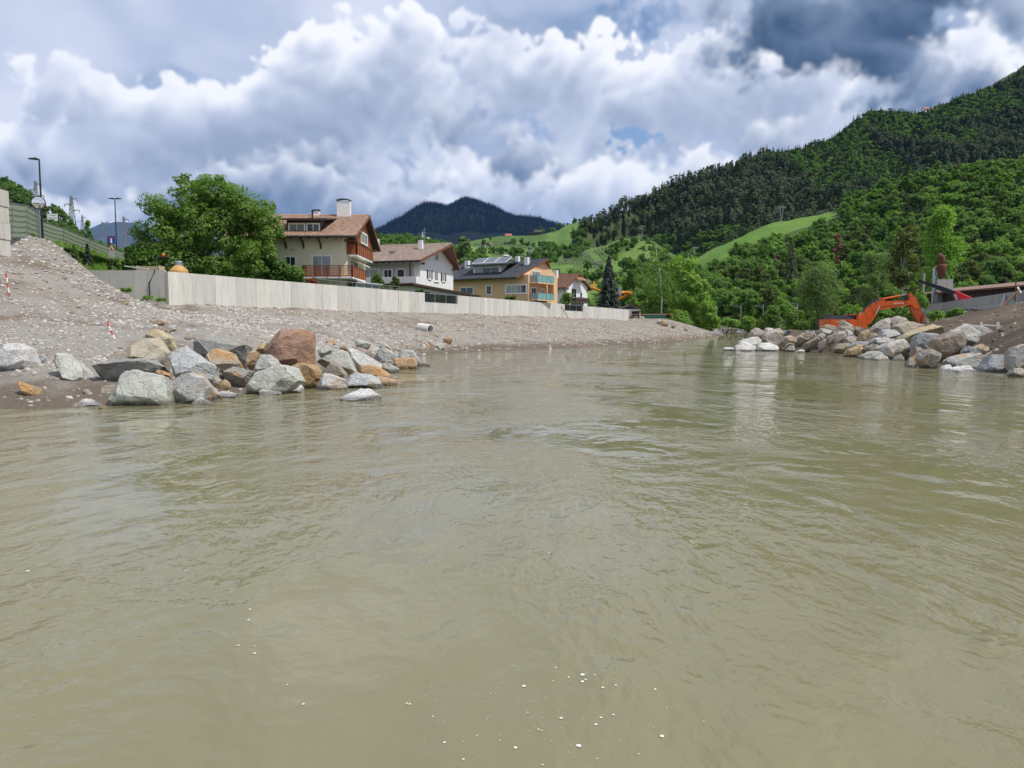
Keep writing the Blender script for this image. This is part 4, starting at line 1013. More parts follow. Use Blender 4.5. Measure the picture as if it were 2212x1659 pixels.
# ------------------------------------------------------------------ building helpers (local frame: x along the ridge, 0 = gable wall; y into the house, 0 = front wall)
def house(name, O, ex, label, cat='house'):
    e = empty(name, (O[0], O[1], T), math.atan2(ex[1], ex[0])); return tag(e, label, cat)
def tiles(name, parent, p00, p10, p01, p11, tw, th, pal, lift=0.035):
    """tile field over a sloping quad: p00,p10 along the eave, p01,p11 along the ridge"""
    p00, p10, p01, p11 = (np.array(tuple(p), float) for p in (p00, p10, p01, p11))
    nr = max(2, int(np.linalg.norm(p01 - p00) / th)); nrm = np.cross(p10 - p00, p01 - p00); nrm /= np.linalg.norm(nrm)
    if nrm[2] < 0: nrm = -nrm
    V = []; F = []; Cc = []
    for r in range(nr):
        a, b = r / nr, min(1.0, (r + 1.12) / nr)
        L0, L1 = p00 + (p01 - p00) * a, p10 + (p11 - p10) * a; U0, U1 = p00 + (p01 - p00) * b, p10 + (p11 - p10) * b
        nt = max(2, int(np.linalg.norm(L1 - L0) / tw))
        for k in range(nt):
            c = np.array(pal[R.integers(len(pal))]) * (0.85 + 0.3 * R.random()); o = len(V)
            for w, hh in ((0.0, 0.0), (0.3, 0.045), (0.7, 0.045), (1.0, 0.0)):
                f = (k + w) / nt
                V.append(L0 + (L1 - L0) * f + nrm * (lift + 0.02 + hh)); V.append(U0 + (U1 - U0) * f + nrm * (0.012 + hh)); Cc += [c, c]
            F += [(o, o + 2, o + 3, o + 1), (o + 2, o + 4, o + 5, o + 3), (o + 4, o + 6, o + 7, o + 5), ]
    q = mobj(name, np_mesh(name, np.array(V), np.array(F), M_TILE, False, col=np.array(Cc)), parent); q['kind'] = 'stuff'
    return q
def gable_roof(e, L, Wd, zr, ze, oe, e_off, r_off, pal, mslab=M_WOODD, lover=1.0, tw=0.3, th=0.36, rear_tiles=False):
    """two slabs meeting at the ridge; e_off / r_off: how far eave and ridge run past the gable wall"""
    yr = Wd / 2; t = 0.2
    A = [Vector((-L - lover, -oe, ze)), Vector((e_off, -oe, ze)), Vector((r_off, yr, zr)), Vector((-L - lover, yr, zr))]
    B = [Vector((-L - lover, Wd + oe, ze)), Vector((e_off, Wd + oe, ze)), Vector((r_off, yr, zr)), Vector((-L - lover, yr, zr))]
    mb = MB(); dn = Vector((0, 0, -t))
    mb.hexa([p + dn for p in A] + A); mb.hexa([p + dn for p in (B[1], B[0], B[3], B[2])] + [B[1], B[0], B[3], B[2]])
    roof = mb.build('roof', mslab, e)
    tiles('roof_tiles', roof, A[0], A[1], A[3], A[2], tw, th, pal)
    if rear_tiles: tiles('roof_tiles', roof, B[0], B[1], B[3], B[2], tw, th, pal)
    rid = MB(); rid.tube([A[3] + Vector((0, 0, 0.05)), A[2] + Vector((0, 0, 0.05))], 0.13, 8).build('ridge_cap', M_TILE if False else simple_once('ridge_tile', pal[0]), roof)
    for P in (A, B):
        MB().beam(P[1] + Vector((0.05, 0, -0.1)), P[2] + Vector((0.05, 0, -0.1)), 0.07, 0.34).build('barge_board', M_WOODB, roof)
    MB().tube([A[0] + Vector((0, -0.09, -0.09)), A[1] + Vector((0, -0.09, -0.09))], 0.085, 8).build('gutter', M_METALD, roof)
    # rafters and purlins under the overhang
    raf = MB(); 
    for x in np.arange(-L, -0.2, 1.0): raf.beam((x, -oe + 0.1, ze - t - 0.05), (x, 0.05, ze - t - 0.05 + (zr - ze) * (oe - 0.05) / (yr + oe)), 0.12, 0.14)
    raf.build('rafters', M_WOODD, roof)['kind'] = 'stuff'
    for f in (0.04, 0.5, 0.96):
        z = ze + (zr - ze) * (1 - abs(f * 2 - 1)); ext = e_off + (r_off - e_off) * (1 - abs(f * 2 - 1))
        MB().box(-0.4, ext - 0.15, Wd * f - 0.11 + (0.0 if f != 0.5 else 0), Wd * f + 0.11, z - t - 0.34 - 0.12 * (f != 0.5), z - t - 0.08 - 0.12 * (f != 0.5)).build('purlin', M_WOODB, roof)
    return roof
_once = {}
def simple_once(n, c):
    if n + str(c) not in _once: _once[n + str(c)] = simple(n, c, 0.8)
    return _once[n + str(c)]
def gable_wall(e, L, Wd, zr, ze, oe, m, zbase=-0.4, slab=0.2):
    yr = Wd / 2; sl = (zr - ze) / (yr + oe); zw = ze + sl * oe - slab - 0.02; zt = zr - slab - 0.02
    P = [Vector((0, 0, zbase)), Vector((0, Wd, zbase)), Vector((0, Wd, zw)), Vector((0, yr, zt)), Vector((0, 0, zw))]
    return MB().prism(P, (-L, 0, 0), (0, 0, 0)).build('wall', m, e)
def window(e, side, a0, a1, z0, z1, panes=2, glass=M_GLASS, trim=0.12, frame=0.07, shutters=None, off=0.0, tm=M_TRIM, x0=0.0, y0=0.0):
    """side 'f': front wall, a = x ; side 'g': gable wall, a = y"""
    def bx(mb, p, q, za, zb, d0, d1):
        if side == 'f': mb.box(p, q, y0 - d1, y0 - d0, za, zb)
        else: mb.box(x0 + d0, x0 + d1, p, q, za, zb)
    fr = MB(); tr = trim
    bx(fr, a0 - tr, a1 + tr, z1, z1 + tr, 0.002, 0.05); bx(fr, a0 - tr, a1 + tr, z0 - tr * 0.6, z0, 0.002, 0.05); bx(fr, a0 - tr, a0, z0, z1, 0.002, 0.05); bx(fr, a1, a1 + tr, z0, z1, 0.002, 0.05)
    w = fr.build('window', tm, e)
    f2 = MB(); n = panes; wd = (a1 - a0) / n
    for i in range(n + 1): bx(f2, a0 + wd * i - (frame / 2 if 0 < i < n else (0 if i == 0 else frame)), a0 + wd * i + (frame / 2 if 0 < i < n else (frame if i == 0 else 0)), z0, z1, 0.012, 0.042)
    bx(f2, a0, a1, z1 - frame, z1 - 0.001, 0.012, 0.041); bx(f2, a0, a1, z0 + 0.001, z0 + frame, 0.012, 0.041)
    f2.build('frame', tm, w)
    for i in range(n):
        pm = MB(); bx(pm, a0 + wd * i + 0.002, a0 + wd * (i + 1) - 0.002, z0, z1, 0.004, 0.016); pm.build('pane', glass[i % len(glass)] if isinstance(glass, (list, tuple)) else glass, w)
    sm = MB(); bx(sm, a0 - tr - 0.04, a1 + tr + 0.04, z0 - tr * 0.6 - 0.05, z0 - tr * 0.6, 0.0, 0.14); sm.build('sill', tm, w)
    if shutters:
        for s in (-1, 1):
            m2 = MB(); sw = (a1 - a0) * 0.52
            if s < 0: bx(m2, a0 - tr - sw, a0 - tr, z0, z1, 0.005, 0.06)
            else: bx(m2, a1 + tr, a1 + tr + sw, z0, z1, 0.005, 0.06)
            m2.build('shutter', shutters, w)
    return w
def chimney(roof, x, y, w, d, z0, z1, m=M_WHITE, curved=True):
    c = MB().box(x - w / 2, x + w / 2, y - d / 2, y + d / 2, z0, z1).build('chimney', m, roof)
    k = MB()
    for sx in (-1, 1):
        for sy in (-1, 1): k.box(x + sx * (w / 2 - 0.06) - 0.03, x + sx * (w / 2 - 0.06) + 0.03, y + sy * (d / 2 - 0.06) - 0.03, y + sy * (d / 2 - 0.06) + 0.03, z1, z1 + 0.16)
    if curved:
        n = 8; pr = [Vector((x - w / 2 - 0.08 + (w + 0.16) * i / n, 0, z1 + 0.15 + 0.16 * math.sin(math.pi * i / n))) for i in range(n + 1)]
        pr += [p + Vector((0, 0, -0.04)) for p in reversed(pr)]
        k.prism(pr, (0, y - d / 2 - 0.1, 0), (0, y + d / 2 + 0.1, 0))
    else: k.box(x - w / 2 - 0.1, x + w / 2 + 0.1, y - d / 2 - 0.1, y + d / 2 + 0.1, z1 + 0.15, z1 + 0.21)
    k.build('chimney_cap', M_METALD, c)
    return c
RED_T = [(0.40, 0.265, 0.195), (0.37, 0.235, 0.17), (0.44, 0.30, 0.225), (0.34, 0.21, 0.15), (0.42, 0.285, 0.21)]
PINK_T = [(0.36, 0.285, 0.24), (0.33, 0.25, 0.205), (0.40, 0.32, 0.27), (0.30, 0.225, 0.185)]
SLATE_T = [(0.062, 0.072, 0.088), (0.05, 0.058, 0.072), (0.075, 0.085, 0.1)]
BROWN_T = [(0.17, 0.085, 0.055), (0.20, 0.10, 0.065), (0.14, 0.07, 0.05)]

# ------------------------------------------------------------------ yellow house with wooden balconies
L, Wd, zr, ze, oe = 12.5, 12.9, 10.5, 7.2, 1.4
h1 = house('alpine_house', (-18.75, 86.4), (1, 0), 'cream yellow house with red tiled roof and wooden balconies beside the big tree')
gable_wall(h1, L, Wd, zr, ze, oe, M_CREAM)
r1 = gable_roof(h1, L, Wd, zr, ze, oe, 1.65, 1.75, RED_T)
MB().prism([Vector((0, 0.6, 6.95)), Vector((0, Wd - 0.6, 6.95)), Vector((0, Wd / 2, zr - 0.3))], (0.9, 0, 0), (1.1, 0, 0)).build('gable_cladding', M_WOOD, h1)
for k in range(1, 12):
    y = 0.6 + (Wd - 1.2) * k / 12; z = 6.95 + (zr - 0.3 - 6.95) * (1 - abs(y - Wd / 2) / (Wd / 2 - 0.6))
    if not 4.2 < y < 8.7: MB().box(1.1, 1.125, y - 0.04, y + 0.04, 6.97, max(7.0, z - 0.06)).build('batten', M_WOODB, h1)
window(h1, 'g', 4.5, 8.4, 7.15, 8.35, 4, M_GLASSC, x0=1.102)
window(h1, 'f', -6.5, -5.35, 3.95, 5.1, 2)
window(h1, 'f', -3.45, -1.4, 2.9, 5.2, 2, M_GLASSC)
window(h1, 'f', -9.6, -8.4, 3.95, 5.1, 2)
window(h1, 'f', -2.0, -0.8, 0.7, 1.9, 2)
window(h1, 'g', 3.4, 4.6, 2.9, 5.0, 2, M_GLASSC); window(h1, 'g', 5.8, 7.6, 2.9, 5.0, 2); window(h1, 'g', 3.2, 5.2, 5.7, 6.9, 2); window(h1, 'g', 6.5, 8.5, 5.7, 6.9, 2, M_GLASSC)
for x in (-6.35, -4.4, -2.5):       # curved eave brackets
    mb = MB(); pts = [Vector((x, -0.02 - 1.1 * (i / 7) ** 1.6, 5.95 + 1.0 * (i / 7) ** 0.7)) for i in range(8)]
    for i in range(7): mb.beam(pts[i], pts[i + 1] + (pts[i + 1] - pts[i]) * 0.1, 0.16, 0.16, (1, 0, 0))
    mb.build('eave_bracket', M_WOODD, h1)
MB().tube([(-5.75, -0.06, 5.85), (-5.75, 0.02, 5.85)], 0.09, 12).build('wall_vent', M_WOODB, h1)
def balcony(e, segs, z0, z1, panel_w, name='balcony', solid=None, slab=None, rail=0.09, mpanel=M_WOOD, mpost=M_WOODB):
    """segs: list of ((x0,y0),(x1,y1), solid?) edges of the parapet"""
    b = slab.build(name, M_WHITE if solid is None else solid, e)
    for (p, q, full) in segs:
        p3, q3 = Vector((p[0], p[1], 0)), Vector((q[0], q[1], 0)); d = (q3 - p3).length; n = max(1, round(d / panel_w)); nrm = Vector((q3.y - p3.y, -(q3.x - p3.x), 0)).normalized()
        MB().beam(p3 + Vector((0, 0, z1)), q3 + Vector((0, 0, z1)), 0.14, 0.09).build('handrail', mpost, b)
        for i in range(n + 1):
            a = p3.lerp(q3, i / n); MB().box(a.x - 0.06, a.x + 0.06, a.y - 0.06, a.y + 0.06, z0 - 0.02, z1 - 0.05).build('post', mpost, b)
        for i in range(n):
            a, c = p3.lerp(q3, (i + 0.06 / (d / n)) / n), p3.lerp(q3, (i + 1 - 0.06 / (d / n)) / n)
            if full: MB().beam(a + Vector((0, 0, (z0 + z1) / 2 - 0.03)), c + Vector((0, 0, (z0 + z1) / 2 - 0.03)), 0.04, z1 - z0 - 0.12).build('panel', mpanel, b)
            else:
                mb = MB(); m = max(3, int((c - a).length / 0.13))
                for j in range(m):
                    s = a.lerp(c, (j + 0.5) / m); dd = (c - a).normalized() * 0.037
                    mb.hexa([s - dd + nrm * -0.012 + Vector((0, 0, z0 + 0.05)), s + dd + nrm * -0.012 + Vector((0, 0, z0 + 0.05)), s + dd + nrm * 0.012 + Vector((0, 0, z0 + 0.05)), s - dd + nrm * 0.012 + Vector((0, 0, z0 + 0.05)),
                             s - dd + nrm * -0.012 + Vector((0, 0, z1 - 0.1)), s + dd + nrm * -0.012 + Vector((0, 0, z1 - 0.1)), s + dd + nrm * 0.012 + Vector((0, 0, z1 - 0.1)), s - dd + nrm * 0.012 + Vector((0, 0, z1 - 0.1))])
                mb.beam(a + Vector((0, 0, z0 + 0.12)), c + Vector((0, 0, z0 + 0.12)), 0.05, 0.1)
                mb.build('slats', mpanel, b)['kind'] = 'stuff'
    return b
balcony(h1, [((-4.2, -1.3), (1.2, -1.3), False), ((1.2, -1.3), (1.2, 6.2), True), ((-4.2, 0), (-4.2, -1.3), True)], 2.78, 4.0, 1.3, slab=MB().box(-4.2, 0.0, -1.3, -0.003, 2.62, 2.8).box(0.003, 1.2, -1.297, 6.2, 2.622, 2.802))
balcony(h1, [((0, 1.8), (1.15, 1.8), True), ((1.15, 1.8), (1.15, 11.6), True)], 5.5, 6.75, 1.2, slab=MB().box(0.003, 1.15, 1.8, 11.6, 5.32, 5.5))
aw = MB(); aw.prism([Vector((0, 0, 5.2)), Vector((1.5, 0, 4.55)), Vector((1.5, 0, 4.42)), Vector((0, 0, 5.1))], (0, 4.2, 0), (0, 7.8, 0)); aw.build('awning', simple('cream_cloth', (0.72, 0.68, 0.56), 0.9), h1)
# dormer
dm = MB(); dm.prism([Vector((0, 0.35, 7.5)), Vector((0, 4.9, 9.62)), Vector((0, 0.35, 9.2))], (-6.35, 0, 0), (-2.6, 0, 0)); dorm = dm.build('dormer', M_WOODD, h1)
MB().prism([Vector((0, -0.35, 9.05)), Vector((0, 5.4, 9.95)), Vector((0, 5.4, 10.06)), Vector((0, -0.35, 9.28))], (-6.9, 0, 0), (-1.75, 0, 0)).build('dormer_roof', M_WOODD, dorm)
w = window(h1, 'f', -6.1, -4.35, 7.75, 8.75, 2, [M_GLASSC, M_GLASSC], trim=0.08, y0=0.35); window(h1, 'f', -4.1, -2.72, 7.75, 8.75, 2, M_GLASS, trim=0.08, y0=0.35)
MB().tube([(-6.62, -0.2, 9.0), (-6.62, 0.1, 8.3), (-6.4, 0.3, 7.7)], 0.05, 6).build('downpipe', M_METALD, dorm)
chimney(r1, -1.2, 6.2, 1.55, 0.8, 9.9, 12.1); chimney(r1, -4.6, 6.6, 0.75, 0.6, 10.0, 11.0, M_WHITE, False)
MB().tube([(-4.7, 5.2, 9.8), (-4.7, 5.2, 10.75)], 0.1, 8).tube([(-4.7, 5.2, 10.75), (-4.7, 5.2, 10.9)], 0.17, 8).build('vent_pipe', M_METALD, r1)
# glass veranda
v1 = empty('glass_veranda', (-17.75, 88.2, T), math.atan2(WDIR.y, WDIR.x)); tag(v1, 'white framed glass veranda at the foot of the yellow house', 'veranda')
fr = MB()
for x in (0, 1.6, 3.2, 4.8): fr.box(x - 0.05, x + 0.05, -0.05, 0.05, 0, 2.25)
fr.box(-0.05, 4.85, -0.055, 0.055, 2.2, 2.32).box(-0.05, 4.85, -0.04, 0.04, 0.9, 1.0).box(4.76, 4.84, 0.06, 5.0, 2.2, 2.3).box(4.75, 4.85, 4.9, 5.0, 0, 2.25)
fr.build('frame', M_TRIM, v1)
for i in range(3): MB().box(1.6 * i + 0.06, 1.6 * i + 1.54, -0.015, 0.015, 1.0, 2.2).build('pane', M_GREYGL, v1); MB().box(1.6 * i + 0.06, 1.6 * i + 1.54, -0.015, 0.015, 0.05, 0.9).build('pane', M_GLASS, v1)
MB().hexa([Vector(p) for p in [(-0.2, -0.3, 2.34), (5.2, -0.3, 2.34), (5.2, 4.6, 2.62), (-0.2, 4.6, 2.62), (-0.2, -0.3, 2.40), (5.2, -0.3, 2.40), (5.2, 4.6, 2.68), (-0.2, 4.6, 2.68)]]).build('roof', M_TRIM, v1)

# ------------------------------------------------------------------ white house
L, Wd, zr, ze, oe = 12.0, 13.2, 9.2, 6.25, 1.3
h2 = house('white_house', (-12.6, 106.3), (0.963, -0.27), 'white gabled house with pale red roof and dark shutters behind the veranda')
gable_wall(h2, L, Wd, zr, ze, oe, M_WHITE)
r2 = gable_roof(h2, L, Wd, zr, ze, oe, 0.5, 2.2, PINK_T, M_WOODB)
window(h2, 'g', 3.0, 3.9, 4.05, 5.3, 2, M_GLASSC, shutters=M_SHUTD); window(h2, 'g', 5.4, 6.7, 3.95, 5.3, 2, M_GLASSC, trim=0.28); window(h2, 'g', 8.5, 9.4, 4.0, 5.25, 2, M_GLASSC, shutters=M_SHUTD); window(h2, 'g', 5.6, 6.9, 6.85, 7.75, 2, M_GLASSC)
window(h2, 'g', 4.2, 5.4, 1.0, 2.4, 2, M_GLASSC)
lg = MB().box(-10.5, -0.9, -0.012, -0.002, 3.5, 5.9).build('loggia_shade', simple('shaded_plaster', (0.50, 0.49, 0.48), 0.9), h2)  # thin sheet on the wall, the recess shade painted as greyer plaster
window(h2, 'f', -3.4, -2.3, 3.6, 5.2, 1, y0=-0.013); window(h2, 'f', -5.4, -4.2, 3.6, 5.2, 2, y0=-0.013); window(h2, 'f', -9.0, -6.2, 3.6, 5.3, 2, [M_SHUT, M_SHUT], y0=-0.013)
bs = MB().box(-11.5, -0.02, -1.35, -0.004, 3.05, 3.25); b2 = bs.build('balcony', M_WHITE, h2)
MB().box(-11.5, -0.02, -1.40, -1.25, 3.05, 4.1).build('parapet', M_WHITE, b2)
MB().box(-1.1, -0.9, -1.2, -1.0, 4.1, 5.95).build('post', M_WOODB, b2); MB().box(-0.25, -0.02, -1.247, -0.004, 3.26, 4.1).build('parapet', M_WHITE, b2)
chimney(r2, -8.3, 3.6, 0.75, 0.75, 8.2, 9.9); chimney(r2, -1.6, 4.2, 0.6, 0.6, 8.3, 9.6)
MB().tube([(-1.1, 4.4, 8.9), (-1.1, 4.4, 11.4)], 0.035, 6).beam((-1.5, 4.4, 11.1), (-0.7, 4.4, 11.1), 0.03).beam((-1.4, 4.4, 10.7), (-0.8, 4.4, 10.7), 0.03).build('aerial', M_GALV, r2)
MB().box(-5.6, -4.8, -0.02 + 2.2, 2.9, 7.65, 7.95).build('roof_light', M_GLASSC, r2)
# flat roofed annex
ax = (Vector((W(1030, HZ, 124).x, 124)) - Vector((W(890, HZ, 103).x, 103))); al = ax.length; ax.normalize()
an = house('annex', (W(890, HZ, 103).x, 103), (ax.x, ax.y), 'low white annex with dark sloping roof between the white and the orange house', 'annex')
MB().prism([Vector((0, 0, -0.3)), Vector((al - 1, 0, -0.3)), Vector((al - 1, 0, 2.0)), Vector((0, 0, 2.7))], (0, 0, 0), (0, 6, 0)).build('wall', M_WHITE, an)
MB().prism([Vector((-0.9, 0, 2.75)), Vector((al, 0, 2.0)), Vector((al, 0, 2.28)), Vector((-0.9, 0, 3.05))], (0, -0.7, 0), (0, 6.5, 0)).build('roof', M_WOODD, an)
MB().box(1.6, 5.4, -0.02, -0.003, 0.2, 2.1).build('garage_door', M_GLASS, an); window(an, 'f', 12.5, 14.0, 0.9, 1.9, 2)

# ------------------------------------------------------------------ orange house
L, Wd, zr, ze, oe = 17.0, 11.5, 9.7, 6.05, 1.5
h3 = house('orange_house', (2.88, 138.0), (0.863, -0.505), 'orange house with dark slate roof, solar panels and teal glass balconies')
gable_wall(h3, L, Wd, zr, ze, oe, M_ORANGE)
r3 = gable_roof(h3, L, Wd, zr, ze, oe, -1.6, 0.9, SLATE_T, M_WOODB, 1.0, 0.34, 0.4)
MB().box(0.0, 0.001, 0, 0.001, 0, 0.001)
window(h3, 'f', -4.6, -0.4, 3.3, 4.75, 4, [M_GLASSC, M_SHUT, M_GLASSC, M_GLASS], trim=0.16); window(h3, 'f', -8.8, -7.7, 3.2, 4.8, 1, trim=0.14); window(h3, 'f', -14.6, -11.7, 3.4, 4.6, 2)
window(h3, 'g', 1.2, 2.9, 2.3, 4.3, 2); window(h3, 'g', 4.9, 6.0, 2.5, 4.2, 1, M_SHUT); window(h3, 'g', 1.4, 4.6, 5.3, 7.3, 3, M_GLASSC)
for z0, z1 in ((2.15, 3.3), (5.2, 6.45)):
    sb = MB().box(0.003, 1.7, 0.4, 7.0, z0 - 0.2, z0); b = sb.build('balcony', M_ORANGE, h3)
    MB().box(0.1, 1.62, 0.44, 0.47, z0 + 0.03, z1).build('glass_panel', M_GREYGL, b)
    for k in range(4):
        MB().box(1.66, 1.69, 0.5 + k * 1.62, 0.5 + k * 1.62 + 1.54, z0 - 0.05, z1).build('glass_panel', M_TEAL, b); MB().box(1.70, 1.74, 0.44 + k * 1.62, 0.5 + k * 1.62, z0 - 0.15, z1 + 0.03).build('post', M_GALV, b)
    MB().box(1.64, 1.72, 0.42, 7.0, z1 + 0.01, z1 + 0.06).build('handrail', M_GALV, b)
MB().box(0.25, 1.5, 7.003, 7.2, 2.2, 5.0).build('side_wall', M_ORANGE, h3)
dm = MB(); dm.prism([Vector((0, 0.8, 7.0)), Vector((0, 4.9, 9.0)), Vector((0, 0.8, 8.5))], (-12.2, 0, 0), (-6.2, 0, 0)); dorm = dm.build('dormer', M_TRIM, h3)
drf = MB().prism([Vector((0, -0.1, 8.45)), Vector((0, 4.9, 9.15)), Vector((0, 4.9, 9.35)), Vector((0, -0.1, 8.7))], (-13.0, 0, 0), (-4.6, 0, 0)).build('dormer_roof', M_METALD, dorm)
window(h3, 'f', -11.9, -6.5, 7.15, 8.2, 3, [M_GLASSC, M_GLASS, M_GLASS], trim=0.08, y0=0.8)
for k in range(3):
    xk = -12.3 + 2.55 * k; pn = MB().prism([Vector((0, 0.4, 8.95)), Vector((0, 2.6, 10.05)), Vector((0, 2.6, 10.13)), Vector((0, 0.4, 9.03))], (xk, 0, 0), (xk + 2.35, 0, 0)).build('solar_panel', M_TRIM, h3)
    for j in range(4): MB().prism([Vector((0, 0.5, 9.09)), Vector((0, 2.5, 10.09)), Vector((0, 2.5, 10.10)), Vector((0, 0.5, 9.10))], (xk + 0.1 + j * 0.56, 0, 0.01), (xk + 0.1 + j * 0.56 + 0.48, 0, 0.01)).build('cell', M_SOLAR, pn)
chimney(r3, -15.2, 3.4, 0.8, 0.8, 7.9, 9.9, M_WHITE, False); chimney(r3, -5.0, 4.9, 0.7, 0.7, 9.0, 10.4, M_WHITE, False); chimney(r3, -2.3, 3.6, 0.75, 0.75, 8.3, 10.0, M_WHITE, False)
MB().tube([(-1.7, 3.8, 8.8), (-1.7, 3.8, 12.2)], 0.04, 6).beam((-2.3, 3.8, 11.8), (-1.1, 3.8, 11.8), 0.05).beam((-2.2, 3.8, 11.2), (-1.2, 3.8, 11.2), 0.1, 0.25).build('aerial', M_GALV, r3)
tm = empty('sun_terrace_roof', wp(100, -7, T)); tag(tm, 'white slatted pergola roof at the foot of the orange house', 'pergola'); tm.rotation_euler[2] = math.atan2(WDIR.y, WDIR.x)
for k in range(4): MB().box(0.3 + 2.3 * k, 0.42 + 2.3 * k, -0.06, 0.06, 0, 2.1).build('post', M_TRIM, tm)
for k in range(9): MB().hexa([Vector(q) for q in [(0.9 * k, -0.8, 2.0), (0.9 * k + 0.7, -0.8, 2.0), (0.9 * k + 0.7, 2.6, 2.5), (0.9 * k, 2.6, 2.5), (0.9 * k, -0.8, 2.08), (0.9 * k + 0.7, -0.8, 2.08), (0.9 * k + 0.7, 2.6, 2.58), (0.9 * k, 2.6, 2.58)]]).build('slat', M_TRIM, tm)
# tilted solar array in the garden
sp = empty('solar_rack', (W(1040, HZ, 129).x, 129, T)); tag(sp, 'tilted dark solar panel rack above the wall left of the orange house', 'solar panel')
pn = MB().hexa([Vector(q) for q in [(-3.2, 0.4, 2.9), (-2.0, -1.6, 2.1), (3.2, -0.6, 1.3), (1.6, 1.4, 1.9), (-3.2, 0.4, 2.98), (-2.0, -1.6, 2.18), (3.2, -0.6, 1.38), (1.6, 1.4, 1.98)]]).build('panel', M_SOLAR, sp)
MB().beam((-3.2, 0.4, 2.96), (-2.0, -1.6, 2.16), 0.1).beam((-2.0, -1.6, 2.16), (3.2, -0.6, 1.36), 0.1).build('panel_frame', M_TRIM, sp); MB().tube([(-1.5, -0.4, 0), (-1.5, -0.4, 2.3)], 0.05, 6).tube([(1.8, 0.2, 0), (1.8, 0.2, 1.5)], 0.05, 6).build('stand', M_GALV, sp)

# ------------------------------------------------------------------ last house, half hidden, with hipped gable
L, Wd, zr, ze, oe = 7.0, 10.0, 9.2, 5.6, 1.3
h4 = house('brown_roofed_house', (11.6, 166.0), (0.84, -0.54), 'white house with brown hipped roof and dark wooden balcony partly hidden behind the orange house')
gable_wall(h4, L, Wd, zr - 0.5, ze, oe, M_WHITE)
r4 = gable_roof(h4, L, Wd, zr - 0.35, ze, oe, 0.6, 0.4, BROWN_T, M_WOODD, 0.6, 0.34, 0.4)
hip = MB().add([(1.6, Wd / 2 - 2.4, 7.5), (1.6, Wd / 2 + 2.4, 7.5), (-1.4, Wd / 2, zr - 0.1), (1.6, Wd / 2 - 2.4, 7.3), (1.6, Wd / 2 + 2.4, 7.3)], [(0, 1, 2), (3, 4, 1, 0), (0, 2, 3), (1, 4, 2)]).build('hip_end', simple_once('hip_tile', (0.27, 0.14, 0.085)), r4)
window(h4, 'g', 0.8, 1.6, 3.6, 4.6, 1); window(h4, 'g', 2.4, 4.6, 3.6, 5.6, 2, M_GLASS); window(h4, 'g', 6.4, 7.4, 3.6, 4.8, 1)
balcony(h4, [((1.3, 2.0), (1.3, 8.2), True), ((0, 2.0), (1.3, 2.0), True)], 2.6, 3.6, 1.5, solid=M_WOODD, slab=MB().box(0.003, 1.3, 2.0, 8.2, 2.42, 2.6), mpanel=M_WOODD, mpost=M_WOODD)
chimney(r4, -4.2, 3.0, 0.8, 0.8, 7.4, 9.7, M_WHITE, False)
MB().tube([(-0.3, -0.2, 5.3), (-0.25, -0.08, 4.6), (-0.25, -0.08, 0)], 0.06, 6).build('downpipe', M_WOODD, h4)
pv_ = empty('white_pavilion_arch', (W(1240, HZ, 171).x, 171, T)); tag(pv_, 'small white arched gate pier above the wall near the last house', 'gate'); MB().box(-1.5, -0.7, -0.3, 0.3, 0, 3.4).box(0.7, 1.5, -0.3, 0.3, 0, 3.4).build('pier', M_WHITE, pv_); MB().prism([Vector((math.cos(a) * r_, 0, 3.3 + math.sin(a) * r_ * 0.6)) for r_, rng_ in ((1.5, range(9)), (0.8, range(8, -1, -1))) for a in [math.pi * i / 8 for i in rng_]], (0, -0.29, 0), (0, 0.29, 0)).build('arch', M_WHITE, pv_)
# hut at the wall end
ht_ = house('garden_hut', (W(1341, HZ, 206).x, 206), (1, 0.0), 'small white hut with dark gabled roof at the end of the wall', 'hut')
MB().prism([Vector((0, 0, -0.6)), Vector((5.2, 0, -0.6)), Vector((5.2, 0, 1.9)), Vector((2.6, 0, 3.0)), Vector((0, 0, 1.9))], (0, 0, 0), (0, 5, 0)).build('wall', M_WHITE, ht_)
MB().prism([Vector((-0.5, 0, 1.75)), Vector((2.6, 0, 3.1)), Vector((5.7, 0, 1.75)), Vector((5.7, 0, 1.95)), Vector((2.6, 0, 3.35)), Vector((-0.5, 0, 1.95))], (0, -0.8, 0), (0, 5.3, 0)).build('roof', M_WOODD, ht_)
MB().prism([Vector((0.4, 0, 1.95)), Vector((2.6, 0, 2.85)), Vector((4.8, 0, 1.95))], (0, -0.03, 0), (0, -0.003, 0)).build('gable_boards', M_WOODD, ht_)
window(ht_, 'f', 3.0, 4.4, 0.2, 1.3, 1, tm=M_WOODD); MB().box(4.5, 5.0, -0.03, -0.003, -0.5, 1.5).build('door', M_METALD, ht_)

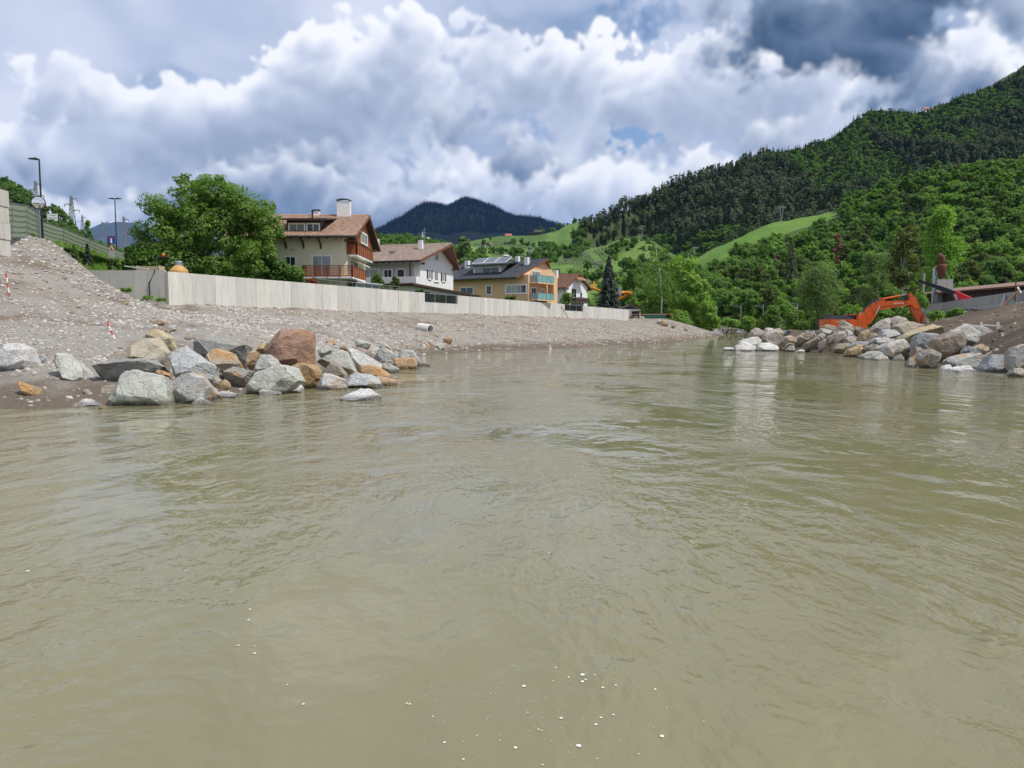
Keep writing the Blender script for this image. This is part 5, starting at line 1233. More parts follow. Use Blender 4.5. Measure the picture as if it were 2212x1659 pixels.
# ------------------------------------------------------------------ concrete flood wall, panel by panel
def panel_mesh(wd, h, th=0.30):
    mb = MB(); b = 0.012; mb.box(0.006, wd - 0.006, -th, 0, 0, h); return mb.mesh('wall_panel', M_CONC)
wall = empty('flood_wall', tuple(wp(0, 0, 0))); wall.rotation_euler[2] = math.atan2(WDIR.y, WDIR.x)
tag(wall, 'long pale concrete flood wall along the gravel bank below the houses', 'wall')
def s_of(u):
    k = (u - CU) / FPX; return (k * WA.y - WA.x) / (WDIR.x - k * WDIR.y)
OPEN = [(s_of(914), s_of(985), 3), (s_of(1216), s_of(1256), 3)]
pm_cache = {}
s, i = 0.0, 0
while s < WLEN - 0.3:
    wd = 1.25
    nxt = min([o for a, b, _ in OPEN for o in (a, b) if o > s + 0.05] + [WLEN]); 
    if s + wd > nxt - 0.45: wd = nxt - s
    low = any(a - 0.05 <= s < b - 0.05 for a, b, _ in OPEN)
    h = (WTOP - WFOOT + 0.7) - (1.2 if low else 0.0)
    key = (round(wd, 2), round(h, 2))
    if key not in pm_cache: pm_cache[key] = panel_mesh(wd, h)
    o = mobj('wall_panel', pm_cache[key], wall); o.location = (s, -0.15 * 0 - (0.012 * R.random()) - (0.02 if i % 4 == 0 else 0), WFOOT - 0.7)
    g = 0.86 + 0.22 * R.random(); o.color = (g, g * (0.975 + 0.03 * R.random()), g * (0.93 + 0.06 * R.random()), 1)
    s += wd; i += 1
MB().box(0.02, WLEN - 0.02, 0.03, 0.10, WFOOT - 0.7, WTOP - 1.25).build('joint_backing', M_CONCD, wall)
for a, b, n in OPEN:
    gz = MB(); w_ = (b - a) / n; z0, z1 = WTOP - 1.2, WTOP - 0.02
    op = MB()
    for k in range(n + 1): op.box(a + w_ * k - 0.05 + (0.06 if k == 0 else 0) - (0.06 if k == n else 0), a + w_ * k + 0.05 + (0.06 if k == 0 else 0) - (0.06 if k == n else 0), -0.12, 0.0, z0, z1)
    op.box(a + 0.02, b - 0.02, -0.125, 0.003, z1 - 0.06, z1).box(a + 0.02, b - 0.02, -0.125, 0.003, z0 + 0.001, z0 + 0.06)
    fr = op.build('glazed_opening', M_GALV, wall)
    for k in range(n): MB().box(a + w_ * k + 0.1, a + w_ * (k + 1) - 0.1, -0.07, -0.05, z0 + 0.06, z1 - 0.06).build('pane', M_GLASS, fr)
# railing behind the wall top
MB().tube([(s_of(700), 0.5, WTOP + 0.55), (s_of(872), 0.5, WTOP + 0.55)], 0.03, 6).build('handrail', M_GALV, wall)
for k in range(9): q = s_of(700) + (s_of(872) - s_of(700)) * k / 8; MB().tube([(q, 0.5, WTOP - 0.6), (q, 0.5, WTOP + 0.55)], 0.028, 6).build('rail_post', M_GALV, wall)
# return wall facing the river mouth side
rw = empty('return_wall', (WA.x, WA.y, 0)); tag(rw, 'concrete return wall tinted darker for grazing light between the gravel heap and the flood wall corner', 'wall')
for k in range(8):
    wd = 1.24; o = mobj('wall_panel', pm_cache.setdefault((1.24, 3.3), panel_mesh(1.24, 3.3)), rw); o.location = (-(k + 1) * wd - 0.01, 0.31 - 0.012 * R.random(), WFOOT - 0.75); g = 0.74 + 0.12 * R.random(); o.color = (g, g, g * 0.97, 1)  # same concrete tinted darker, the dimmer grazing light is in the tint
mb = MB().tube([(-0.95, -0.35, WTOP + 0.12), (-1.05, -0.12, WTOP - 0.02), (-1.55, -0.06, WTOP - 0.9), (-1.5, -0.08, WTOP - 1.8), (-1.75, -0.15, WFOOT + 0.3), (-2.4, -0.3, WFOOT + 0.12)], 0.045, 7)
hs = mb.build('hose', simple('black_rubber', (0.02, 0.02, 0.022), 0.5)); hs.location = (WA.x + 0.3, WA.y, 0); tag(hs, 'black hose hanging over the wall near its corner', 'hose')

# ------------------------------------------------------------------ quarry stones
def rock_mat(name='quarry_stone', add=0.0, gain=1.0):
    m, t = mat(name)
    oi = t.new('ShaderNodeObjectInfo'); co = t.new('ShaderNodeTexCoord').outputs['Object']
    seed = t.vmath('ADD', co, t.vmath('SCALE', (7.1, 3.3, 5.7), scale=t.math('MULTIPLY', oi.outputs['Random'], 10.0)))
    lay = t.noise(t.vmath('MULTIPLY', seed, (0.6, 0.6, 2.6)), 1.6, 6, 0.65, 0.5); n = t.noise(seed, 3.5, 7, 0.7); fi = t.noise(seed, 14, 5, 0.7)
    base = t.vmath('SCALE', oi.outputs['Color'], scale=gain)
    c = t.mix(lay, t.vmath('SCALE', base, scale=0.74), t.vmath('SCALE', base, scale=1.18))
    c = t.mix(t.math('MULTIPLY', t.sstep(fi, 0.55, 0.75), 0.35), c, t.vmath('SCALE', base, scale=0.5))
    stain = t.math('MULTIPLY', t.sstep(t.noise(seed, 0.9, 4, 0.6, 0.6), 0.50, 0.60), t.math('ADD', oi.outputs['Alpha'], add, clamp=True))
    c = t.mix(stain, c, t.mix(n, (0.44, 0.20, 0.075), (0.56, 0.37, 0.17)))
    pz = t.new('ShaderNodeSeparateXYZ'); t.put(pz.inputs[0], t.new('ShaderNodeNewGeometry').outputs['Position'])
    wet = t.sstep(t.math('ADD', pz.outputs[2], t.math('MULTIPLY', n, -0.18)), 0.10, -0.02)
    mud = t.math('MULTIPLY', t.sstep(t.noise(seed, 1.4, 5, 0.7), 0.54, 0.70), 0.5)
    c = t.mix(mud, c, (0.25, 0.205, 0.155)); c = t.mix(wet, c, t.vmath('SCALE', c, scale=0.42))
    t.put(t.b.inputs['Base Color'], c); t.put(t.b.inputs['Roughness'], t.math('MULTIPLY_ADD', wet, -0.5, 0.88)); t.b.inputs['Specular IOR Level'].default_value = 0.3
    cr = t.voronoi(t.vmath('ADD', seed, t.vmath('SCALE', t.noise(seed, 2, 3, out='Color'), scale=0.6)), 1.7, 'DISTANCE_TO_EDGE')
    h = t.math('ADD', t.math('MULTIPLY', lay, 0.5), t.math('ADD', t.math('MULTIPLY', n, 0.5), t.math('MULTIPLY', fi, 0.22)))
    h = t.math('ADD', h, t.math('MULTIPLY', t.sstep(cr, 0.0, 0.05), 0.15))
    t.put(t.b.inputs['Normal'], t.bump(h, 1.0, 0.16))
    return m
M_ROCK = [rock_mat(), rock_mat('weathered_stone', 0.55, 1.08), rock_mat('fresh_stone', 0.0, 0.82)]
REG = {'1': (0, 702.2, .124), 'B': (230.4, 680.3, .124), '3': (449.9, 696.7, .124), '4': (669.3, 685.8, .1488), '5': (1547.1, 696.7, .124), '6': (1788.4, 669.3, .0992), '8': (1920.1, 658.3, .1319)}
TONE = {'green': (0.49, 0.505, 0.45), 'grey': (0.45, 0.45, 0.43), 'blue': (0.475, 0.49, 0.485), 'white': (0.66, 0.65, 0.63), 'pale': (0.53, 0.53, 0.49), 'tan': (0.45, 0.405, 0.32), 'ochre': (0.45, 0.345, 0.215), 'orange': (0.49, 0.345, 0.22), 'red': (0.37, 0.235, 0.17),
        'brown': (0.33, 0.285, 0.235), 'dark': (0.33, 0.335, 0.31), 'slate': (0.32, 0.33, 0.335), 'pink': (0.44, 0.395, 0.35), 'yellow': (0.50, 0.445, 0.30)}
rr = random.Random(4)
def bank_hit(u, v, D0=40.0):
    """distance at which the sight line through (u, v) meets the left bank"""
    r = ray(u, v); ds = np.linspace(max(18, D0 * 0.75), D0 * 1.35, 160); x = ds * r.x / r.y; z = EYE + ds * r.z / r.y
    below = z < left_z(x, ds)
    return float(ds[np.argmax(below)]) if below.any() else D0

def stone(reg, pts, D, tone, label, alpha=0.25, front=0.45, back=0.8, up=0.0, cut=0.82, group=None, name='boulder', rough=1.0):
    """angular block from a measured outline: its own distance D, thickness from its size; up tilts the face to the sky (+) or the ground (-)"""
    ou, ov, k = REG[reg]
    if any(w in label for w in ('gravel', 'slope', 'drain pipe', 'mud')) and D < 75 and 'half buried' not in label and reg in '1B4':
        x, y = max(pts, key=lambda q: q[1]); D = bank_hit(ou + x * k, ov + (y - 6) * k, D)
    P = [W(ou + x * k, ov + y * k, D) for x, y in pts]
    c = sum(P, Vector()) / len(P); ext = max((a - b).length for a in P for b in P)
    hgt = max(p.z for p in P) - min(p.z for p in P)
    V = []
    for p in P:
        d = p - c; V.append(p + Vector((0, (d.z / max(hgt, 0.1)) * up * 0.5 * ext, 0)))
    cf = c + Vector((0.02 * ext, 0, up * 0.04 * ext))
    for p in P:                                   # front facet
        q = cf + (p - c) * (min(0.97, cut * (0.85 + 0.3 * rr.random()))); V.append(q + Vector((0, -front * ext * (0.30 + 0.30 * rr.random()) + ((p - c).z / max(hgt, .1)) * up * 0.55 * ext, 0)))
    for p in P:                                   # back facet
        q = c + (p - c) * (0.78 + 0.2 * rr.random()); V.append(q + Vector((0, back * ext * (0.55 + 0.3 * rr.random()), -0.06 * ext)))
    lo = min(P, key=lambda p: p.z).z
    for p in P:                                   # root in the ground or the water
        if p.z < lo + 0.25 * hgt: V.append(p + Vector((0, 0.25 * ext, -0.3 * ext)))
    bm = bmesh.new()
    vs = [bm.verts.new(v - c) for v in V]
    r = bmesh.ops.convex_hull(bm, input=vs, use_existing_faces=False)
    bmesh.ops.delete(bm, geom=list({g for g in r['geom_interior'] + r['geom_unused'] if isinstance(g, bmesh.types.BMVert)}), context='VERTS')
    for _ in range(6):                            # quarry breaks: plane cuts across the corners
        nn = Vector((rr.uniform(-1, 1), rr.uniform(-1.2, 0.5), rr.uniform(-0.5, 1.0))).normalized(); far = max(v.co.dot(nn) for v in bm.verts)
        bmesh.ops.bisect_plane(bm, geom=list(bm.verts) + list(bm.edges) + list(bm.faces), plane_co=nn * far * rr.uniform(0.70, 0.90), plane_no=nn, clear_outer=True)
        pts_ = [v.co.copy() for v in bm.verts]; bm.clear(); r = bmesh.ops.convex_hull(bm, input=[bm.verts.new(q) for q in pts_], use_existing_faces=False)
        bmesh.ops.delete(bm, geom=list({g for g in r['geom_interior'] + r['geom_unused'] if isinstance(g, bmesh.types.BMVert)}), context='VERTS')
    bmesh.ops.dissolve_limit(bm, angle_limit=math.radians(8), verts=bm.verts, edges=bm.edges)
    for f in bm.faces: f.material_index = rr.choices((0, 1, 2), (0.62, 0.08 + 0.35 * alpha, 0.24))[0]
    bmesh.ops.bevel(bm, geom=list(bm.edges), offset=0.007 * ext, segments=1, affect='EDGES', clamp_overlap=True)
    bmesh.ops.triangulate(bm, faces=bm.faces)
    for _ in range(4):
        es = [e for e in bm.edges if e.calc_length() > ext * 0.075]
        if not es: break
        bmesh.ops.subdivide_edges(bm, edges=es, cuts=1, use_grid_fill=True); bmesh.ops.triangulate(bm, faces=[f for f in bm.faces if len(f.verts) > 3])
    off = Vector((rr.random() * 50, rr.random() * 50, rr.random() * 50)); bm.normal_update()
    for v in bm.verts:
        q = v.co * (2.2 / ext) + off; d = mnoise.fractal(q, 1.0, 2.0, 3) * 0.014 + mnoise.fractal(q * 3.2, 0.8, 2.1, 4) * 0.022
        v.co += v.normal * d * ext * rough
    me = bpy.data.meshes.new(name); bm.to_mesh(me); bm.free(); [me.materials.append(q) for q in M_ROCK]
    me.polygons.foreach_set('use_smooth', np.ones(len(me.polygons), bool)); me.set_sharp_from_angle(angle=math.radians(20))
    o = mobj(name, me); o.location = c
    t = TONE[tone]; j = 0.93 + 0.14 * rr.random(); o.color = (t[0] * j, t[1] * j, t[2] * j, alpha)
    return tag(o, label, 'boulder', group)
LB, RB = 'boulders of the left river bank', 'boulders of the right river bank'
for a in [
 ('1', [(-90, 340), (130, 310), (260, 315), (400, 370), (470, 410), (525, 630), (480, 720), (260, 770), (100, 700), (-80, 660)], 26, 'white', 'white rounded boulder at the left edge on the gravel slope', 0.05, 0.4, 0.8, 0.5),
 ('1', [(870, 470), (960, 430), (1300, 610), (1500, 790), (1780, 1090), (1330, 980), (1030, 780), (880, 620)], 24.6, 'green', 'long flat grey slab sliding down the bank toward the water', 0.1, 0.3, 0.5, 0.9),
 ('B', [(90, 1575), (180, 1080), (260, 970), (390, 950), (470, 1020), (820, 1035), (980, 1080), (1190, 1545)], 21.8, 'green', 'largest pale green trapezoid boulder standing in the water', 0.12, 0.25, 0.6, 0.75, 0.7),
 ('B', [(1040, 1180), (1250, 1030), (1500, 990), (1800, 1030), (1850, 1200), (1910, 1440), (1830, 1500), (1380, 1540), (1230, 1510), (1090, 1300)], 22.3, 'grey', 'cracked grey block with ochre top beside the largest boulder', 0.5, 0.4, 0.6, 0.45),
 ('B', [(-238, 880), (-150, 830), (300, 760), (900, 755), (970, 830), (900, 950), (600, 1030), (150, 1150), (-60, 1100)], 24.2, 'dark', 'long dark slab lying behind the largest boulder', 0.1, 0.25, 0.5, -0.25),
 ('B', [(270, 770), (370, 540), (640, 390), (880, 390), (1070, 620), (1010, 770), (700, 770)], 26.0, 'tan', 'tan grey slab resting on the long dark slab', 0.15, 0.5, 0.5, 0.9, 0.7),
 ('B', [(630, 380), (720, 230), (930, 260), (1200, 460), (1110, 490), (900, 420)], 28.0, 'yellow', 'yellowish flat stone behind the tan grey slab', 0.3, 0.3, 0.5, 0.7),
 ('B', [(1010, 790), (1080, 620), (1300, 560), (1530, 670), (1910, 900), (1840, 1050), (1500, 1040), (1190, 1090), (1160, 970)], 24.6, 'blue', 'broad bluish grey slab in the middle of the left pile', 0.2, 0.35, 0.5, 0.85, 0.65),
 ('3', [(-270, 270), (-200, 200), (100, 240), (400, 300), (690, 390), (690, 560), (560, 700), (90, 500), (-170, 540), (-260, 490)], 29.6, 'dark', 'dark square block half buried in the gravel slope', 0.15, 0.35, 0.7, 0.2),
 ('3', [(-160, 560), (20, 430), (400, 520), (570, 710), (550, 760), (310, 810), (60, 710)], 27.4, 'tan', 'long stone with orange streaked top beside the dark square block', 0.8, 0.35, 0.5, 0.5),
 ('3', [(260, 850), (470, 760), (720, 850), (620, 1060), (530, 1130), (370, 1010), (255, 990)], 26.6, 'dark', 'dark wedge pointing down between the grey boulders', 0.1, 0.5, 0.6, -0.7),
 ('3', [(110, 1100), (280, 985), (370, 1050), (380, 1205), (200, 1200)], 25.9, 'ochre', 'small ochre and grey stone at the water left of the dark wedge', 0.6, 0.4, 0.6, 0.3),
 ('3', [(820, 830), (880, 620), (960, 560), (1080, 565), (1170, 630), (1260, 760), (1150, 820)], 27.2, 'pale', 'pale domed stone above the big front boulder', 0.05, 0.4, 0.6, 0.5),
 ('3', [(620, 1215), (730, 1020), (790, 870), (1000, 800), (1250, 740), (1480, 770), (1530, 870), (1610, 1010), (1480, 1080), (1280, 1200), (900, 1230)], 25.4, 'green', 'big pale grey boulder with dark undercut face at the water', 0.08, 0.5, 0.6, 0.35),
 ('3', [(880, 600), (1080, 250), (1200, 95), (1700, 110), (1810, 240), (1800, 690), (1240, 760), (1000, 720)], 29.4, 'red', 'tallest red brown cube boulder on top of the left pile', 0.25, 0.3, 0.8, 0.12, 0.75),
 ('3', [(650, 690), (690, 500), (870, 490), (850, 720), (660, 740)], 28.3, 'orange', 'orange block beside the red cube', 0.5, 0.4, 0.6, 0.3),
 ('3', [(840, 490), (920, 340), (1040, 330), (980, 470)], 30.2, 'yellow', 'small yellow stone left of the red cube', 0.5, 0.4, 0.6, 0.5),
 ('3', [(1420, 750), (1540, 690), (1880, 730), (1950, 900), (1940, 960), (1820, 1160), (1620, 1120), (1500, 880)], 27.4, 'ochre', 'ochre faced block with shadowed side right of the big front boulder', 0.7, 0.4, 0.6, -0.1),
 ('3', [(1180, 1195), (1490, 1040), (1600, 1090), (1700, 1200)], 25.6, 'white', 'white low stone at the foot of the big front boulder', 0.05, 0.3, 0.6, 0.7),
 ('3', [(860, 1210), (920, 1165), (1270, 1210), (1260, 1250), (1140, 1290), (870, 1270)], 24.7, 'white', 'flat white slab in the water before the undercut boulder', 0.05, 0.3, 0.6, 0.5),
 ('3', [(150, 1210), (280, 1190), (500, 1240), (600, 1275), (240, 1320), (150, 1310)], 23.9, 'white', 'flat white stone at the water right of the cracked block', 0.1, 0.3, 0.6, 0.6),
 ('B', [(1440, 1560), (1500, 1500), (1620, 1435), (1850, 1550), (1700, 1590), (1480, 1590)], 21.6, 'pale', 'low pointed stone in the water before the cracked block', 0.1, 0.3, 0.6, 0.7),
 ('4', [(140, 780), (280, 600), (420, 690), (550, 830), (560, 930), (500, 920), (180, 880)], 28.6, 'brown', 'brown green rounded wedge above the white split stone', 0.2, 0.4, 0.6, 0.4),
 ('4', [(100, 990), (180, 800), (300, 820), (540, 910), (540, 1000), (360, 1050), (130, 1050)], 27.0, 'white', 'white split stone at the water below the brown wedge', 0.05, 0.4, 0.6, 0.5),
 ('4', [(310, 1070), (430, 975), (520, 960), (575, 1070)], 26.6, 'tan', 'small tan stone at the water by the white split stone', 0.4, 0.4, 0.6, 0.5),
 ('4', [(550, 1000), (560, 830), (640, 800), (930, 840), (1000, 890), (1080, 1000), (650, 1010)], 27.8, 'blue', 'bluish layered block with yellow patch at the water', 0.35, 0.35, 0.6, 0.5),
 ('4', [(20, 610), (120, 570), (450, 450), (520, 480), (610, 630), (700, 790), (580, 780), (370, 640), (250, 640)], 31.5, 'green', 'large pale slab leaning behind the brown wedge', 0.2, 0.3, 0.5, 0.6),
 ('4', [(520, 460), (620, 460), (800, 540), (950, 630), (1040, 670), (960, 720), (700, 720), (620, 660)], 35.0, 'white', 'long white stone stretching toward the grey pair', 0.05, 0.3, 0.5, 0.7),
 ('4', [(710, 700), (850, 680), (1000, 720), (1130, 790), (1200, 860), (1060, 850), (870, 830), (720, 800)], 32.0, 'orange', 'lumpy orange stone above the flat orange slab', 0.9, 0.4, 0.5, 0.3),
 ('4', [(890, 840), (1130, 860), (1240, 900), (1280, 990), (1080, 995), (1000, 940)], 28.9, 'orange', 'flat orange slab at the outer tip of the left pile', 0.5, 0.3, 0.6, 0.5),
 ('4', [(980, 700), (1090, 640), (1180, 690), (1300, 745), (1270, 800), (1150, 800)], 37.0, 'green', 'triangular grey green stone left of the orange brick block', 0.2, 0.35, 0.5, 0.4),
 ('4', [(1200, 600), (1350, 580), (1540, 600), (1570, 750), (1470, 765), (1290, 765), (1210, 700)], 39.5, 'orange', 'oblong orange block near the outer end of the left pile', 0.5, 0.3, 0.5, 0.15, 0.8),
 ('4', [(930, 590), (1000, 450), (1070, 430), (1260, 520), (1250, 600), (1200, 700), (1080, 660)], 42, 'grey', 'grey block with dark side behind the orange oblong', 0.1, 0.4, 0.5, 0.2),
 ('4', [(1240, 510), (1360, 450), (1490, 470), (1560, 560), (1620, 640), (1600, 730), (1560, 730), (1540, 620), (1260, 600)], 42.5, 'grey', 'grey block at the outer end of the left pile', 0.05, 0.4, 0.5, 0.3),
 ('4', [(1600, 650), (1640, 640), (1750, 695), (1620, 725)], 43, 'dark', 'small dark stone at the last end of the left pile', 0.05, 0.4, 0.5, 0.3),
 ('4', [(120, 480), (230, 400), (340, 460), (230, 530), (130, 540)], 34, 'pale', 'pale stone just right of the red cube', 0.1, 0.4, 0.5, 0.5),
 ('4', [(430, 450), (490, 370), (560, 450)], 36, 'yellow', 'small pale yellow pyramid stone behind the large slab', 0.1, 0.4, 0.5, 0.5),
 ('4', [(620, 440), (700, 430), (900, 490), (890, 545), (760, 520)], 38, 'pink', 'pinkish stone behind the long white stone', 0.3, 0.4, 0.5, 0.4),
 ('4', [(490, 360), (560, 335), (660, 340), (640, 400), (540, 400)], 42, 'grey', 'grey stone on the slope behind the pinkish stone', 0.1, 0.4, 0.5, 0.5),
 ('4', [(650, 330), (720, 310), (790, 370), (890, 390), (820, 420), (670, 400)], 43, 'green', 'flat greenish stone high behind the pile', 0.1, 0.4, 0.5, 0.5),
 ('4', [(970, 400), (1080, 350), (1160, 430), (1060, 440)], 45, 'pale', 'pale stone behind the grey block of the left pile', 0.1, 0.4, 0.5, 0.4),
 ('4', [(220, 350), (270, 310), (390, 340), (370, 390), (280, 390)], 42, 'orange', 'bright orange flat stone on the gravel right of the red cube', 0.2, 0.2, 0.5, 0.7),
 ('4', [(1310, 400), (1370, 375), (1440, 410), (1430, 450), (1340, 430)], 50, 'orange', 'small orange stone on the gravel behind the grey blocks', 0.2, 0.3, 0.5, 0.5),
 ('4', [(1180, 370), (1220, 358), (1250, 385), (1200, 390)], 50, 'ochre', 'tiny ochre stone on the gravel above the grey blocks', 0.2, 0.3, 0.5, 0.5),
 ('4', [(1930, 310), (2060, 265), (2075, 320), (2020, 385), (1950, 360)], 62, 'orange', 'orange stone right of the drain pipe mouth', 0.3, 0.4, 0.6, 0.2),
 ('4', [(1820, 380), (1960, 370), (1960, 440), (1890, 475)], 60, 'pale', 'pale square stone below the drain pipe', 0.05, 0.4, 0.6, 0.4),
 ('4', [(1620, 400), (1660, 350), (1750, 400), (1740, 445)], 58.5, 'orange', 'orange stone left below the drain pipe', 0.2, 0.4, 0.6, 0.4),
 ('4', [(1730, 360), (1820, 400), (1820, 440), (1750, 440)], 59.2, 'red', 'red brown stone below the drain pipe mouth', 0.2, 0.4, 0.6, 0.2),
 ('4', [(1810, 240), (1880, 250), (1880, 280), (1820, 265)], 66, 'orange', 'orange stone just behind the drain pipe mouth', 0.2, 0.4, 0.6, 0.4),
 ('4', [(1540, 250), (1590, 245), (1600, 275), (1560, 280)], 62, 'orange', 'small orange stone left of the drain pipe', 0.2, 0.4, 0.6, 0.4),
 ('4', [(430, 1180), (560, 1095), (720, 1045), (830, 1040), (960, 1100), (1025, 1155), (880, 1195), (700, 1215), (500, 1205)], 23.0, 'white', 'lone white hump of rock in the river off the left pile', 0.0, 0.35, 0.7, 0.7),
 ('1', [(1195, 1420), (1290, 1350), (1440, 1430), (1300, 1440)], 20.9, 'pale', 'small pale stone in the shallows, smaller of two', 0.3, 0.3, 0.7, 0.6),
 ('1', [(1360, 1360), (1420, 1290), (1500, 1285), (1740, 1395), (1450, 1430)], 21.2, 'white', 'small white stone in the shallows, larger of two', 0.2, 0.3, 0.7, 0.6),
 ('1', [(1500, 1450), (1620, 1432), (1780, 1440), (1690, 1475)], 20.6, 'tan', 'flat stone barely above water near the two pale stones', 0.4, 0.3, 0.7, 0.6),
 ('1', [(200, 970), (300, 1030), (500, 1110), (650, 1100), (680, 1160), (560, 1190), (420, 1180)], 22.6, 'yellow', 'yellow white flat stone in the mud at the left', 0.7, 0.2, 0.5, 0.8),
 ('1', [(790, 1290), (900, 1330), (970, 1370), (820, 1385)], 21.0, 'pale', 'pale flat stone at the mud edge', 0.3, 0.2, 0.5, 0.8),
 ('1', [(1790, 1050), (2000, 1010), (1990, 1230), (1720, 1210)], 22.6, 'tan', 'tan flat stone left of the largest boulder', 0.2, 0.2, 0.4, 0.6),
 ('1', [(690, 570), (760, 540), (810, 590), (800, 640), (720, 620)], 24.6, 'blue', 'small bluish stone on the gravel right of the white boulder', 0.1, 0.3, 0.5, 0.6),
 ('1', [(600, 530), (660, 510), (710, 540), (640, 570)], 25, 'pink', 'small pink stone on the gravel right of the white boulder', 0.4, 0.3, 0.5, 0.6),
 ('1', [(1410, 1120), (1500, 1110), (1620, 1210), (1560, 1225), (1420, 1150)], 22.2, 'pink', 'long pink stone on the mud left of the largest boulder', 0.3, 0.3, 0.5, 0.6),
 ('B', [(840, 1000), (870, 950), (960, 970), (1120, 1050), (1000, 1060)], 23.6, 'orange', 'small orange stone tucked behind the largest boulder', 0.6, 0.3, 0.6, 0.4),
 ('B', [(1830, 1110), (1880, 1060), (1990, 1130), (1960, 1210), (1850, 1200)], 24.4, 'tan', 'small tan stone right of the cracked block', 0.3, 0.3, 0.6, 0.4),
 ('B', [(860, 160), (870, 60), (1030, 110), (1000, 175)], 34, 'ochre', 'upper small ochre stone on the slope above the pile', 0.4, 0.3, 0.6, 0.3),
 ('B', [(985, 200), (1060, 160), (1200, 240), (1090, 310), (1020, 270)], 33.4, 'grey', 'small grey stone on the slope below the ochre one', 0.1, 0.3, 0.6, 0.4),
 ('B', [(1350, 410), (1400, 310), (1540, 350), (1490, 440)], 31.6, 'pale', 'small pale stone on the slope left of the dark square block', 0.2, 0.3, 0.6, 0.5),
 ('B', [(720, 90), (760, 70), (850, 120), (830, 150)], 35, 'tan', 'tiny tan stone highest above the left pile', 0.2, 0.3, 0.6, 0.5)]:
    stone(*a, **({'group': LB}))
